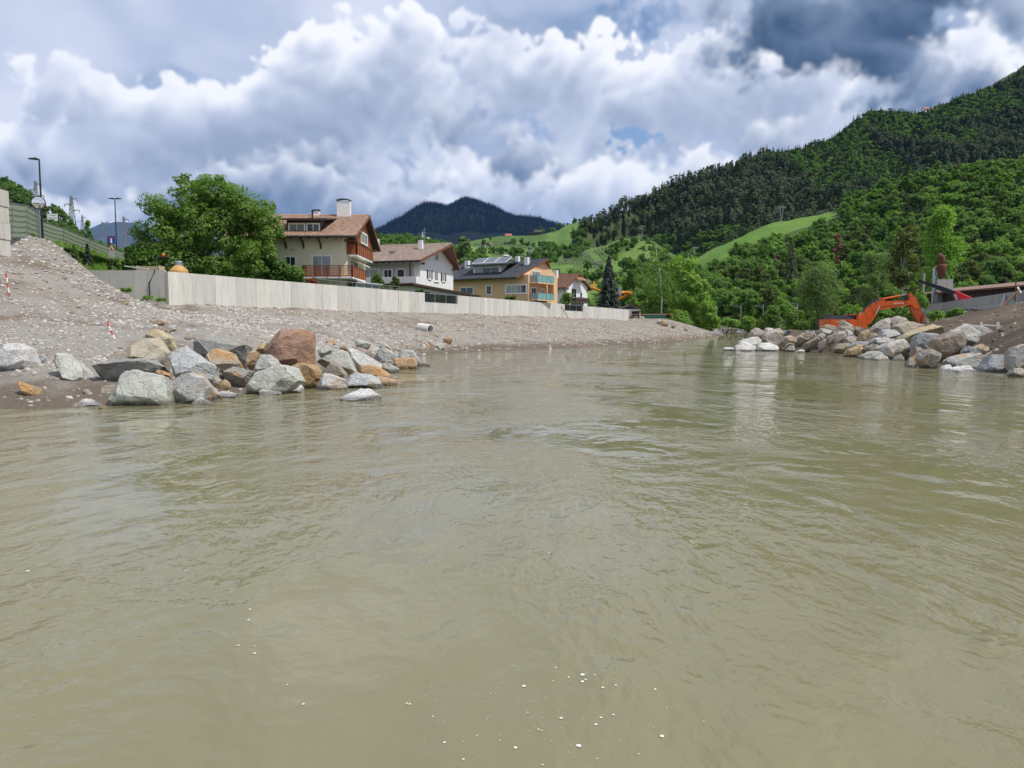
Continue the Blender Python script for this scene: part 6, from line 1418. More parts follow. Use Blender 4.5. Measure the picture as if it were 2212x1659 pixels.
for a in [
 ('5', [(570, 260), (620, 130), (680, 90), (750, 95), (870, 180), (830, 280), (720, 270)], 72.5, 'pink', 'rounded brown boulder at the back of the spit tip', 0.1, 0.4, 0.7, 0.3),
 ('5', [(850, 140), (870, 85), (1010, 100), (980, 170)], 76, 'white', 'white rounded stone behind the spit tip', 0.1, 0.4, 0.7, 0.5),
 ('5', [(1000, 120), (1110, 95), (1190, 200), (1120, 220)], 75, 'pink', 'small rounded brown stone behind the largest spit boulder', 0.1, 0.4, 0.7, 0.4),
 ('5', [(800, 340), (830, 220), (900, 150), (1050, 110), (1250, 300), (1170, 450), (1100, 440), (900, 380)], 71, 'pink', 'largest rounded brown boulder of the spit', 0.1, 0.4, 0.7, 0.15),
 ('5', [(390, 350), (470, 290), (750, 235), (810, 270), (800, 340), (720, 410), (600, 390), (440, 390)], 70.6, 'pale', 'flat pale boulder with brown underside at the spit tip', 0.3, 0.4, 0.7, 0.4),
 ('5', [(330, 500), (360, 400), (440, 355), (560, 345), (710, 420), (670, 500)], 69.6, 'white', 'cream white boulder at the waterline of the spit, nearer its tip', 0.15, 0.3, 0.7, 0.5),
 ('5', [(700, 480), (770, 355), (960, 350), (1110, 450), (1120, 505), (720, 500)], 69.3, 'white', 'cream white boulder at the waterline of the spit, nearer the bank', 0.05, 0.3, 0.7, 0.5),
 ('5', [(120, 465), (150, 430), (290, 435), (330, 480), (150, 480)], 70, 'white', 'low white stone at the very tip of the spit', 0.1, 0.3, 0.7, 0.5),
 ('5', [(1165, 450), (1260, 340), (1340, 360), (1370, 410), (1200, 500)], 68.2, 'brown', 'dark brown stone beside the largest spit boulder', 0.2, 0.4, 0.7, -0.1),
 ('5', [(1200, 490), (1300, 400), (1370, 410), (1360, 500)], 67.2, 'dark', 'dark stone at the waterline in the middle of the spit', 0.1, 0.4, 0.7, 0.2),
 ('5', [(1350, 510), (1480, 470), (1570, 480), (1560, 515)], 66.5, 'white', 'white flat stone at the waterline in the middle of the spit', 0, 0.4, 0.7, 0.6),
 ('5', [(1360, 280), (1580, 160), (1730, 190), (1770, 240), (1560, 310), (1400, 340)], 70, 'brown', 'rubbly brown heap stone in the middle of the spit', 0.2, 0.4, 0.7, 0.2, 0.8, None, 'boulder', 2.2),
 ('5', [(1530, 380), (1760, 240), (1830, 310), (1650, 440), (1560, 430)], 66.5, 'brown', 'dark leaning slab in the middle of the right pile', 0.1, 0.3, 0.6, -0.4),
 ('5', [(1810, 350), (1900, 290), (2110, 170), (2090, 270), (2000, 340), (1830, 440)], 65.4, 'pink', 'slanting brown slab left of the orange counterweight', 0.15, 0.3, 0.6, 0.1),
 ('5', [(1750, 230), (1860, 180), (1920, 220), (1840, 310)], 67.5, 'pink', 'small brown stone on the slanting slab', 0.1, 0.4, 0.6, 0.4),
 ('5', [(1830, 70), (1920, 25), (2110, 60), (2070, 140), (1880, 140)], 73, 'brown', 'brown boulder hiding the corner of the excavator body', 0.1, 0.4, 0.6, 0.3),
 ('5', [(1740, 140), (1860, 100), (2050, 150), (2040, 200), (1900, 210)], 71, 'pale', 'pale flat stone left below the excavator', 0.2, 0.4, 0.6, 0.5),
 ('5', [(1180, 240), (1300, 220), (1420, 290), (1380, 350), (1230, 320)], 69.5, 'pink', 'pinkish stone right of the largest spit boulder', 0.1, 0.4, 0.6, 0.4),
 ('6', [(235, 350), (290, 200), (400, 260), (545, 345), (530, 430), (300, 420)], 68.5, 'pink', 'pointed brown boulder in front of the excavator body', 0.15, 0.4, 0.7, 0.1),
 ('6', [(110, 510), (240, 370), (440, 340), (555, 380), (580, 540), (400, 500)], 66.5, 'brown', 'dark brown boulder below the pointed one', 0.1, 0.4, 0.7, -0.2),
 ('6', [(550, 420), (630, 345), (745, 400), (720, 490), (640, 530)], 66.5, 'brown', 'brown boulder before the right side of the excavator body', 0.1, 0.4, 0.7, 0.1),
 ('6', [(140, 650), (250, 460), (340, 430), (405, 600), (390, 710), (200, 740)], 62, 'pink', 'upright brown boulder in the middle of the right pile', 0.1, 0.4, 0.7, 0.0),
 ('6', [(340, 440), (460, 400), (555, 550), (420, 580)], 63.5, 'white', 'white faced stone behind the upright brown boulder', 0.05, 0.4, 0.6, 0.5),
 ('6', [(375, 640), (460, 560), (560, 560), (695, 620), (650, 700), (500, 730), (380, 700)], 61.2, 'pink', 'rough brown stone right of the upright boulder', 0.1, 0.4, 0.7, 0.4, 0.8, None, 'boulder', 1.8),
 ('6', [(-30, 720), (10, 560), (200, 490), (150, 650), (60, 750)], 62.5, 'brown', 'brown slab left of the upright boulder', 0.1, 0.4, 0.6, 0.1),
 ('6', [(110, 850), (190, 740), (480, 710), (505, 750), (420, 850), (260, 880)], 59, 'brown', 'flat brown stone above the gravel strip', 0.1, 0.4, 0.6, 0.3),
 ('6', [(680, 680), (740, 520), (840, 440), (975, 400), (970, 490), (910, 600), (860, 670)], 60.4, 'ochre', 'orange faced block near the middle of the right pile', 0.6, 0.4, 0.7, 0.2),
 ('6', [(970, 430), (1050, 330), (1250, 190), (1370, 170), (1330, 420), (1160, 500), (1000, 480)], 61.5, 'pink', 'big pinkish boulder below the excavator boom', 0.1, 0.4, 0.7, 0.2),
 ('6', [(1330, 220), (1540, 125), (1700, 170), (1745, 240), (1560, 320), (1400, 420)], 62.5, 'pink', 'flat topped pink boulder crowning the right pile', 0.1, 0.4, 0.8, 0.5),
 ('6', [(850, 660), (970, 480), (1150, 540), (1060, 640), (900, 690)], 59.6, 'brown', 'brown stone right of the orange faced block', 0.5, 0.4, 0.7, 0.0),
 ('6', [(1130, 600), (1200, 450), (1280, 420), (1540, 430), (1580, 550), (1300, 620), (1180, 640)], 58.5, 'blue', 'bluish grey layered stone in the middle of the right pile', 0.1, 0.4, 0.6, 0.5),
 ('6', [(880, 730), (950, 660), (1140, 590), (1300, 600), (1490, 670), (1300, 720), (1100, 760)], 57, 'grey', 'grey rubble stone below the bluish layered one', 0.15, 0.4, 0.6, 0.4, 0.8, None, 'boulder', 2.0),
 ('6', [(1510, 340), (1720, 230), (1980, 300), (2120, 350), (1900, 430), (1580, 550)], 59.5, 'tan', 'beige flat topped block behind the long tan slab', 0.3, 0.35, 0.7, 0.35),
 ('8', [(120, 600), (240, 490), (480, 380), (700, 330), (830, 320), (900, 430), (900, 480), (600, 480), (440, 580), (350, 650), (260, 620)], 55.5, 'yellow', 'long tan slab with orange end on the right pile', 0.55, 0.35, 0.6, -0.1),
 ('6', [(470, 790), (590, 690), (910, 670), (820, 810), (700, 790)], 57, 'slate', 'dark slate slab above the orange stone at the water', 0.05, 0.35, 0.6, 0.2),
 ('6', [(400, 960), (430, 850), (720, 745), (850, 900), (640, 1020), (430, 1030)], 55.6, 'ochre', 'orange brown boulder at the waterline of the right pile', 0.8, 0.35, 0.7, 0.0),
 ('6', [(780, 850), (960, 740), (1125, 760), (1130, 890), (900, 910)], 55.2, 'brown', 'brown grey stone behind the waterline stones', 0.1, 0.4, 0.6, 0.1),
 ('6', [(760, 1110), (800, 980), (960, 890), (1100, 900), (1210, 940), (1010, 1100)], 51, 'green', 'rounded grey green boulder at the waterline', 0.1, 0.4, 0.7, 0.2),
 ('6', [(930, 1130), (1090, 1000), (1200, 960), (1280, 1000), (1380, 1120), (1200, 1150)], 49.8, 'grey', 'small grey and tan stone in front at the waterline', 0.3, 0.4, 0.7, 0.5),
 ('6', [(1110, 810), (1230, 720), (1590, 660), (1700, 630), (1815, 780), (1500, 910), (1330, 1000), (1330, 1060), (1150, 920)], 52.5, 'pale', 'big pale fluted block in the middle of the right pile', 0.15, 0.35, 0.6, 0.4),
 ('6', [(1490, 910), (1540, 840), (1880, 780), (1830, 960), (1640, 1000), (1510, 990)], 50.8, 'brown', 'brown undercut block below the fluted one', 0.2, 0.35, 0.6, -0.3),
 ('6', [(1390, 1150), (1480, 1020), (1600, 950), (1665, 1060), (1660, 1150)], 49.3, 'dark', 'dark stone with pale top at the waterline', 0.15, 0.4, 0.6, 0.3),
 ('6', [(630, 1030), (770, 940), (810, 1000), (770, 1060)], 53.6, 'brown', 'small brown stone at the water beside the orange brown boulder', 0.1, 0.4, 0.6, 0.3),
 ('6', [(250, 1030), (320, 980), (420, 960), (420, 1035)], 56, 'grey', 'small grey stone at the end of the gravel strip', 0.1, 0.4, 0.6, 0.4),
 ('8', [(410, 690), (480, 470), (540, 440), (880, 470), (770, 660), (560, 710)], 49.5, 'slate', 'dark grey block with pale flat top right of the long tan slab', 0.1, 0.35, 0.6, 0.15),
 ('8', [(755, 660), (780, 560), (1000, 440), (1300, 400), (1260, 700), (950, 845), (780, 760)], 46.8, 'brown', 'huge brown fronted block in the right pile', 0.15, 0.35, 0.6, 0.0),
 ('8', [(900, 510), (1200, 380), (1340, 285), (1420, 330), (1500, 540), (1400, 660), (1220, 600)], 48.5, 'pale', 'huge pale peaked boulder, highest of the near right pile', 0.05, 0.35, 0.6, 0.5),
 ('8', [(1390, 330), (1500, 330), (1700, 440), (1780, 510), (1720, 640), (1450, 650)], 50, 'grey', 'grey boulder right of the huge peaked one', 0.05, 0.35, 0.6, 0.3),
 ('8', [(295, 1070), (380, 860), (520, 790), (630, 950), (620, 1075)], 41.5, 'grey', 'grey block with ochre stripe at the waterline', 0.6, 0.35, 0.6, 0.0),
 ('8', [(370, 800), (420, 690), (560, 680), (600, 840), (450, 930)], 44, 'brown', 'brown stone above the striped waterline block', 0.2, 0.35, 0.6, 0.2),
 ('8', [(460, 870), (560, 720), (640, 690), (865, 800), (770, 1075), (700, 1070), (590, 980)], 40.4, 'dark', 'dark square block with ochre edge at the waterline', 0.3, 0.35, 0.6, -0.1, 0.8),
 ('8', [(980, 910), (1100, 830), (1380, 780), (1520, 800), (1565, 860), (1545, 1030), (1380, 1100), (1200, 1070), (1030, 1040)], 40.2, 'grey', 'rounded grey boulder with orange top at the waterline', 0.75, 0.4, 0.6, 0.2),
 ('8', [(830, 1080), (900, 990), (1010, 980), (1060, 1080)], 38, 'white', 'white stone at the water before the orange topped boulder', 0, 0.4, 0.6, 0.5),
 ('8', [(890, 1110), (1000, 1050), (1160, 1010), (1300, 1010), (1340, 1060), (1490, 1130), (1200, 1135)], 37.2, 'white', 'cluster stone of white and grey at the water', 0.0, 0.4, 0.6, 0.4, 0.8, None, 'boulder', 1.8),
 ('8', [(1210, 790), (1300, 660), (1380, 720), (1520, 790), (1350, 820)], 43.5, 'slate', 'small dark pyramid stone behind the orange topped boulder', 0.1, 0.4, 0.6, 0.1),
 ('8', [(1370, 700), (1500, 640), (1680, 700), (1710, 770), (1560, 810), (1420, 780)], 43.8, 'tan', 'tan fractured stone below the grey boulder', 0.5, 0.4, 0.6, 0.4, 0.8, None, 'boulder', 1.6),
 ('8', [(1550, 840), (1700, 750), (1735, 800), (1725, 930), (1600, 910)], 41, 'tan', 'tan cube wedged between the waterline boulders', 0.2, 0.4, 0.6, 0.2),
 ('8', [(1490, 1140), (1730, 820), (1965, 800), (1990, 960), (1970, 1155)], 37.3, 'slate', 'steep slate slab leaning out of the water', 0.1, 0.3, 0.6, 0.6, 0.75),
 ('8', [(1965, 840), (2080, 690), (2212, 640), (2320, 660), (2360, 1050), (2100, 1070), (1980, 1060)], 36, 'grey', 'big grey boulder cut by the right edge', 0.25, 0.4, 0.6, 0.2),
 ('8', [(1960, 1130), (2060, 1040), (2212, 1040), (2290, 1090), (2230, 1180), (2000, 1175)], 33.8, 'pink', 'pale pinkish stone at the water at the right edge', 0.3, 0.4, 0.6, 0.5),
 ('8', [(1710, 770), (1800, 700), (2030, 770), (2010, 820), (1740, 830)], 44.5, 'brown', 'brown stone behind the leaning slate slab', 0.2, 0.4, 0.6, 0.3),
 ('8', [(1870, 670), (1990, 600), (2080, 585), (2180, 640), (2000, 680)], 49, 'tan', 'tan flat stone before the muddy heap', 0.3, 0.4, 0.6, 0.4)]:
    stone(*a, **({} if len(a) > 9 else {'group': RB}))['group'] = RB

# ------------------------------------------------------------------ gravel: stones too many to count
def gravel(name, P, size, pal, label, parent=None, flat=0.55):
    """P (n,3) positions, size (n,) ; one lumpy eight-cornered stone each"""
    n = len(P); box = np.array([(x, y, z) for x in (-1, 1) for y in (-1, 1) for z in (-1, 1)], float) * 0.5
    V = box[None] * (0.7 + 0.6 * R.random((n, 8, 3))); top = V[:, :, 2] > 0; V[top] *= (0.72, 0.72, 1.0)
    V[:, :, 0] *= (0.8 + 0.9 * R.random((n, 1))); V[:, :, 1] *= (0.7 + 0.5 * R.random((n, 1))); V[:, :, 2] *= flat * (0.6 + 0.8 * R.random((n, 1)))
    a = R.random(n) * 6.283; tilt = (R.random(n) - .5) * 1.0; ca, sa, ct, st = np.cos(a), np.sin(a), np.cos(tilt), np.sin(tilt)
    y = V[:, :, 1] * ct[:, None] - V[:, :, 2] * st[:, None]; z = V[:, :, 1] * st[:, None] + V[:, :, 2] * ct[:, None]
    V = np.stack([V[:, :, 0] * ca[:, None] - y * sa[:, None], V[:, :, 0] * sa[:, None] + y * ca[:, None], z], -1) * size[:, None, None] + P[:, None]
    f = np.array([(0, 1, 3, 2), (4, 6, 7, 5), (0, 4, 5, 1), (2, 3, 7, 6), (1, 5, 7, 3), (0, 2, 6, 4)])
    F = (f[None] + 8 * np.arange(n)[:, None, None]).reshape(-1, 4)
    c = np.array(pal)[R.integers(len(pal), size=n)] * (0.8 + 0.4 * R.random((n, 1)))
    o = mobj(name, np_mesh(name, V.reshape(-1, 3), F, M_STONE, False, col=np.repeat(c, 8, 0)), parent)
    return tag(o, label, 'gravel', kind='stuff')
GREYS = [(0.40, 0.385, 0.365), (0.45, 0.435, 0.415), (0.34, 0.325, 0.305), (0.47, 0.455, 0.44), (0.30, 0.29, 0.28), (0.42, 0.36, 0.31), (0.38, 0.38, 0.40), (0.44, 0.37, 0.30), (0.24, 0.21, 0.18), (0.28, 0.24, 0.20), (0.36, 0.30, 0.25)]
BROWNS = [(0.16, 0.13, 0.10), (0.22, 0.18, 0.14), (0.30, 0.27, 0.24), (0.12, 0.095, 0.075), (0.40, 0.37, 0.34)]
def on_bank(g, n, f, lo, extra, dens=None):
    p = scatter(g, n, R); k = (p[:, 2] > lo) & extra(p[:, 0], p[:, 1]); u, v = uvof(p); k &= (u > -60) & (u < 2280)
    p = p[k]; 
    if dens is not None: p = p[R.random(len(p)) < dens(p)]
    return p
dn = lambda p: np.clip(0.62 + 1.6 * vnoise(p[:, 0], p[:, 1], 0.22, 12, 4), 0.12, 1.0) * np.where(p[:, 2] < 0.55, 0.45, 1.0)
pa = on_bank(gl1, 105000, None, 0.02, lambda x, y: lim(x, y) & (y < 67), dn)
sz = 0.05 + 0.16 * R.random(len(pa)) ** 2.4; big = R.random(len(pa)) < 0.012; sz[big] += 0.18 * R.random(big.sum())
gravel('bank_gravel', pa, sz * (0.78 + 0.3 * (pa[:, 1] > 38)), GREYS, 'grey gravel and cobbles covering the near left bank')
pb = on_bank(gl2, 56000, None, 0.02, lambda x, y: lim(x, y) & (y > 66), lambda p: np.clip(0.75 + 1.2 * vnoise(p[:, 0], p[:, 1], 0.15, 4, 4), 0.2, 1.0))
gravel('bank_gravel', pb, 0.11 + 0.22 * R.random(len(pb)) ** 2.2, [(c[0] * 0.92, c[1] * 0.86, c[2] * 0.79) for c in GREYS], 'grey gravel on the bank below the flood wall')
pc = on_bank(gr1, 22000, None, 0.0, lambda x, y: (x / y > (1700 - CU) / FPX) | (y < 74), lambda p: np.clip(0.5 + 1.2 * vnoise(p[:, 0], p[:, 1], 0.2, 6, 4), 0.1, 1.0))
gravel('mud_rubble', pc, 0.08 + 0.3 * R.random(len(pc)) ** 3, BROWNS, 'dark earth rubble and stones of the right bank')

# ------------------------------------------------------------------ excavator
M_ORG = simple('orange_paint', (0.62, 0.105, 0.012), 0.38, var=0.10, scale=1.2, spec=0.5, dirt=(0.42, 0.085, 0.02))
M_ORGD = simple('worn_orange_paint', (0.42, 0.075, 0.015), 0.5, var=0.2, scale=3, dirt=(0.22, 0.07, 0.03))
M_BLACK = simple('black_paint', (0.022, 0.023, 0.026), 0.4); M_CHROME = simple('chrome_rod', (0.75, 0.76, 0.78), 0.15, 1.0, var=0.05); M_STEEL = simple('worn_steel', (0.11, 0.085, 0.07), 0.6, 0.5, var=0.3)
M_LETTER = simple('white_letter', (0.78, 0.76, 0.72), 0.6); M_RUST = simple('rust', (0.13, 0.055, 0.03), 0.85, var=0.35, scale=2.5, dirt=(0.10, 0.04, 0.025))
def text_mesh(name, body, size, m, thick=0.004):
    cu = bpy.data.curves.new(name, 'FONT'); cu.body = body; cu.size = size; cu.align_x = 'CENTER'; cu.align_y = 'CENTER'; cu.extrude = thick; cu.resolution_u = 2
    o = bpy.data.objects.new(name, cu); COL.objects.link(o); dg = bpy.context.evaluated_depsgraph_get(); me = bpy.data.meshes.new_from_object(o.evaluated_get(dg)); bpy.data.objects.remove(o); me.materials.clear(); me.materials.append(m)
    return me
DX = 95.0; ex0 = (1800 - CU) / FPX * DX; EZ = 0.62
def exq(x, y, dy=0.0): return Vector((-2.545 + .00709 * x, dy, 8.62 - .00709 * y - EZ))
exc = empty('excavator', (ex0, DX, EZ)); tag(exc, 'orange crawler excavator with raised boom behind the right boulder pile', 'excavator')
def plate(pts, w, y=0.0): return MB().prism([exq(a, b) for a, b in pts], (0, y - w / 2, 0), (0, y + w / 2, 0))
# undercarriage
for s in (-1.25, 1.55):
    tk = MB(); n = 10; pr = [Vector((-1.3 + 4.0 * i / n, 0, 0.02)) for i in range(n + 1)] + [Vector((2.7 + 0.42 * math.sin(a), 0, 0.44 - 0.42 * math.cos(a))) for a in np.linspace(0.2, 2.9, 6)] + [Vector((2.7 - 4.0 * i / n, 0, 0.86)) for i in range(n + 1)] + [Vector((-1.3 - 0.42 * math.sin(a), 0, 0.44 + 0.42 * math.cos(a))) for a in np.linspace(0.2, 2.9, 6)]
    tk.prism(pr, (0, s - 0.3, 0), (0, s + 0.3, 0)); tr = tk.build('track', M_STEEL, exc)
    for i in range(14):
        x = -1.4 + 4.2 * i / 13; MB().box(x - 0.1, x + 0.1, s - 0.34, s + 0.34, 0.87, 0.92).build('track_shoe', M_STEEL, tr)
    for x in (-1.25, 2.65): MB().tube([(x, s - 0.32, 0.44), (x, s + 0.32, 0.44)], 0.3, 14).build('sprocket', M_BLACK, tr)
MB().tube([(0.9, 0.15, 0.7), (0.9, 0.15, 1.12)], 0.75, 20).build('slew_ring', M_BLACK, exc)
body = MB().box(-1.05, 2.34, -1.35, 1.7, 1.1, 2.42).build('engine_housing', M_ORG, exc)
cw = MB().prism([Vector((-1.0, -1.42, 0)), Vector((-1.28, -1.0, 0)), Vector((-1.5, 0.2, 0)), Vector((-1.28, 1.4, 0)), Vector((-1.0, 1.76, 0)), Vector((-0.55, 1.76, 0)), Vector((-0.55, -1.42, 0))], (0, 0, 1.0), (0, 0, 2.44)).build('counterweight', M_ORG, body)
for i in range(3): MB().box(-0.4 + 0.85 * i, 0.35 + 0.85 * i, -1.375, -1.353, 1.25, 2.3).build('side_door', M_ORG if i != 1 else M_ORGD, body)
for k in range(7): MB().box(0.5, 1.15, -1.39, -1.378, 1.4 + 0.12 * k, 1.45 + 0.12 * k).build('louvre', M_BLACK, body)
hood = MB().hexa([Vector(p) for p in [(-0.85, -1.1, 2.425), (2.0, -1.1, 2.425), (2.0, 1.4, 2.425), (-0.85, 1.4, 2.425), (-0.75, -0.95, 2.98), (1.1, -0.95, 2.95), (1.1, 1.3, 2.95), (-0.75, 1.3, 2.98)]]).build('engine_hood', M_BLACK, exc)
MB().tube([(1.5, -0.4, 2.5), (1.5, -0.4, 3.15), (1.56, -0.4, 3.3)], 0.08, 8).build('exhaust', M_BLACK, hood)
MB().box(2.345, 3.46, -1.38, -0.55, 1.12, 2.40).build('fuel_tank', M_ORG, exc)
MB().box(3.462, 4.9, -1.3, -0.75, 1.05, 1.45).build('step_box', M_BLACK, exc)
cab = MB().prism([Vector((1.9, 0, 1.15)), Vector((3.7, 0, 1.15)), Vector((3.75, 0, 2.0)), Vector((3.45, 0, 3.05)), Vector((1.9, 0, 3.1))], (0, 0.75, 0), (0, 1.75, 0)).build('cab', M_ORG, exc)
MB().prism([Vector((2.0, 0, 1.95)), Vector((3.62, 0, 1.95)), Vector((3.38, 0, 2.95)), Vector((2.0, 0, 2.98))], (0, 0.735, 0), (0, 0.747, 0)).build('cab_window', M_GLASS, cab)
rl = MB()
for x in (2.4, 3.4): rl.tube([(x, -1.3, 2.4), (x, -1.3, 3.2)], 0.02, 6)
rl.tube([(2.4, -1.3, 3.2), (3.4, -1.3, 3.2)], 0.02, 6).tube([(4.85, -1.2, 1.45), (4.88, -1.2, 3.0)], 0.018, 6).build('handrail', M_BLACK, exc)
boom = plate([(830, 890), (750, 770), (800, 690), (880, 610), (990, 520), (1110, 470), (1300, 467), (1620, 452), (1700, 470), (1690, 525), (1600, 545), (1400, 575), (1110, 625), (1000, 750), (930, 880)], 0.62).build('boom', M_ORG, exc)
for dy in (-0.335, 0.335):
    plate([(1000, 560), (1110, 500), (1300, 492), (1600, 480), (1600, 500), (1400, 530), (1110, 570), (1010, 680)], 0.03, dy).build('side_plate', M_ORGD if dy > 0 else M_ORG, boom)
hosem = MB()
for j in range(4): hosem.tube([exq(760 + 10 * j, 760 - 12 * j, -0.2 + 0.1 * j), exq(880, 600 - 8 * j, -0.25 + 0.12 * j), exq(1000, 505 - 8 * j, -0.25 + 0.12 * j), exq(1150, 455 - 6 * j, -0.25 + 0.12 * j)], 0.028, 6)
hosem.build('hydraulic_hoses', M_BLACK, boom)['kind'] = 'stuff'
for k, (a, b) in enumerate([(860, 650), (960, 560), (1060, 500), (1230, 480), (1330, 478), (1450, 470)]): MB().box(*(lambda q: (q.x - 0.03, q.x + 0.03, -0.36, 0.36, q.z - 0.16, q.z + 0.12))(exq(a, b))).build('hose_clamp', M_ORGD, boom)
for dy in (-0.48, 0.48):
    MB().tube([exq(930, 870, dy), exq(1045, 690, dy)], 0.13, 10).build('boom_cylinder', M_ORG, exc); MB().tube([exq(1045, 690, dy), exq(1110, 548, dy)], 0.065, 8).build('boom_rod', M_CHROME, exc)
MB().tube([exq(1150, 440), exq(1490, 375)], 0.13, 10).build('arm_cylinder', M_ORG, exc); MB().tube([exq(1490, 375), exq(1600, 350)], 0.07, 10).build('arm_rod', M_CHROME, exc)
plate([(1100, 480), (1130, 420), (1180, 420), (1220, 470)], 0.3).build('cylinder_bracket', M_ORGD, boom)
MB().box(*(lambda p, q: (p.x, q.x, -0.42, 0.42, q.z, p.z))(exq(1530, 375), exq(1600, 450))).build('boom_tip_guard', M_BLACK, exc)
stick = plate([(1590, 340), (1665, 333), (1730, 400), (1800, 520), (1885, 720), (1905, 770), (1870, 850), (1800, 840), (1700, 680), (1640, 540), (1615, 440)], 0.46).build('arm', M_ORGD, exc)
plate([(1620, 350), (1660, 345), (1720, 410), (1790, 530), (1800, 600), (1720, 600), (1660, 520)], 0.03, -0.25).build('side_plate', M_ORG, stick)
MB().tube([exq(1745, 420, -0.05), exq(1810, 560, -0.05)], 0.1, 10).build('bucket_cylinder', M_ORG, exc); MB().tube([exq(1810, 560, -0.05), exq(1875, 720, -0.05)], 0.06, 8).build('bucket_rod', M_CHROME, exc)
plate([(1870, 690), (1910, 730), (1880, 850), (1850, 850)], 0.12, -0.3).build('link', M_ORGD, exc); plate([(1870, 690), (1910, 730), (1880, 850), (1850, 850)], 0.12, 0.3).build('link', M_ORGD, exc)
bk = MB(); bk.prism([exq(1790, 830), exq(1900, 830), exq(1960, 900), exq(1960, 980), exq(1880, 1040), exq(1780, 1030), exq(1720, 960)], (0, -0.65, 0), (0, 0.65, 0)); bkt = bk.build('bucket', M_STEEL, exc)
for j in range(5): MB().prism([exq(1725, 965), exq(1690, 1010), exq(1740, 1000)], (0, -0.6 + 0.28 * j, 0), (0, -0.5 + 0.28 * j, 0)).build('tooth', M_STEEL, bkt)
lt = mobj('lettering', text_mesh('lettering', 'HITACHI', 0.34, M_LETTER), boom); q = exq(1440, 512, -0.357); lt.location = q; lt.rotation_euler = (math.pi / 2, -0.06, 0); lt.scale = (0.95, 1, 1)
lt = mobj('lettering', text_mesh('lettering', 'HITACHI', 0.22, M_LETTER), body); lt.location = (-0.1, -1.384, 2.12); lt.rotation_euler = (math.pi / 2, 0, 0)
MB().box(0.42, 0.66, -1.3955, -1.3915, 1.85, 1.98).build('yellow_label', simple('yellow_paint', (0.75, 0.52, 0.05), 0.5), body)

# ------------------------------------------------------------------ grey flood wall on the right with bracing
ra, rb = W(1984, HZ, 174), W(2290, HZ, 84); rd = Vector((rb.x - ra.x, rb.y - ra.y, 0)); rl_ = rd.length; rd.normalize()
rwall = empty('right_flood_wall', (ra.x, ra.y, 0), math.atan2(rd.y, rd.x)); tag(rwall, 'grey concrete flood wall above the muddy heap on the right', 'wall')
n = int(rl_ / 2.4); wd = rl_ / n
full = MB().box(0.01, wd - 0.01, 0, 0.3, 0, 2.9).mesh('wall_panel', M_CONCD)
def slotted():
    mb = MB(); mb.box(0.01, wd - 0.01, 0, 0.3, 1.55, 2.9).box(0.01, wd - 0.01, 0, 0.3, 0, 0.5)
    k = 5
    for j in range(k + 1): x = 0.01 + (wd - 0.02) * j / k; mb.box(max(0.01, x - 0.14), min(wd - 0.01, x + 0.14), 0.001, 0.299, 0.5, 1.55)
    return mb.mesh('slotted_panel', M_CONCD)
slo = slotted()
us = (2053 - CU) / FPX; ss = (us * ra.y - ra.x) / (rd.x - us * rd.y)
for j in range(n):
    o = mobj('slotted_panel' if j * wd < ss - wd * 0.5 else 'wall_panel', slo if j * wd < ss - wd * 0.5 else full, rwall); o.location = (j * wd, 0.012 * R.random(), 3.85); g = 0.9 + 0.2 * R.random(); o.color = (g, g, g, 1)
    if j * wd >= ss: MB().box(j * wd + 0.01, (j + 1) * wd - 0.01, -0.02, -0.002, 3.9, 5.3).build('lower_lift', M_CONCD, rwall).color = (1.18, 1.2, 1.22, 1)
def at7(x, y, D): return W(1920 + x * .1319, 537.6 + y * .1319, D)
for lab, m, p, q, w in [('blue grey steel prop leaning on the grey right wall', M_GALV, at7(1910, 730, 106), at7(1815, 1000, 103), 0.12), ('long brown timber prop leaning on the grey right wall', M_WOODB, at7(2140, 670, 98), at7(1720, 1085, 94), 0.16), ('short green prop leaning on the grey right wall', simple('green_paint', (0.03, 0.16, 0.06), 0.5), at7(2095, 720, 99), at7(1985, 925, 97), 0.13), ('thin upright pole beside the grey right wall', M_WOODD, at7(2085, 500, 98), at7(2066, 860, 97.6), 0.1), ('pale short T shaped brace at the top of the grey right wall', M_POST, at7(2110, 630, 98.5), at7(2165, 728, 97.5), 0.16), ('thin dark pole standing before the grey right wall', M_WOODD, at7(1935, 770, 104), at7(1920, 990, 103), 0.08)]:
    o = MB().beam(p - p, q - p, w).build('prop', m); o.location = p; tag(o, lab, 'prop', 'props at the right wall')
# ------------------------------------------------------------------ dark shed, cyclone, crane
sa, sb_ = W(1990, HZ, 180), W(2330, HZ, 128); sd = Vector((sb_.x - sa.x, sb_.y - sa.y, 0)); sl_ = sd.length; sd.normalize()
shed = empty('long_shed', (sa.x, sa.y, 3.5), math.atan2(sd.y, sd.x)); tag(shed, 'long dark timber shed with brown roof behind the grey wall', 'shed')
MB().box(0, sl_, 0, 9, 0, 6.0).build('wall', M_WOODD, shed)
bd = MB().box(0.03, 0.87, -0.04, -0.002, 0.05, 5.95).mesh('board', M_WOODD)
for j in range(int(sl_ / 0.9)):
    o = mobj('board', bd, shed); o.location = (j * 0.9, -0.02 * (j % 2), 0)
MB().hexa([Vector(p) for p in [(-1, -1.4, 6.0), (sl_ + 1, -1.4, 6.0), (sl_ + 1, 9.5, 7.6), (-1, 9.5, 7.6), (-1, -1.4, 6.22), (sl_ + 1, -1.4, 6.22), (sl_ + 1, 9.5, 7.82), (-1, 9.5, 7.82)]]).build('roof', simple('brown_roof_sheet', (0.23, 0.14, 0.105), 0.7), shed)
MB().box(-0.9, sl_ + 0.9, -1.46, -1.405, 5.9, 6.2).build('fascia', M_WOODB, shed)
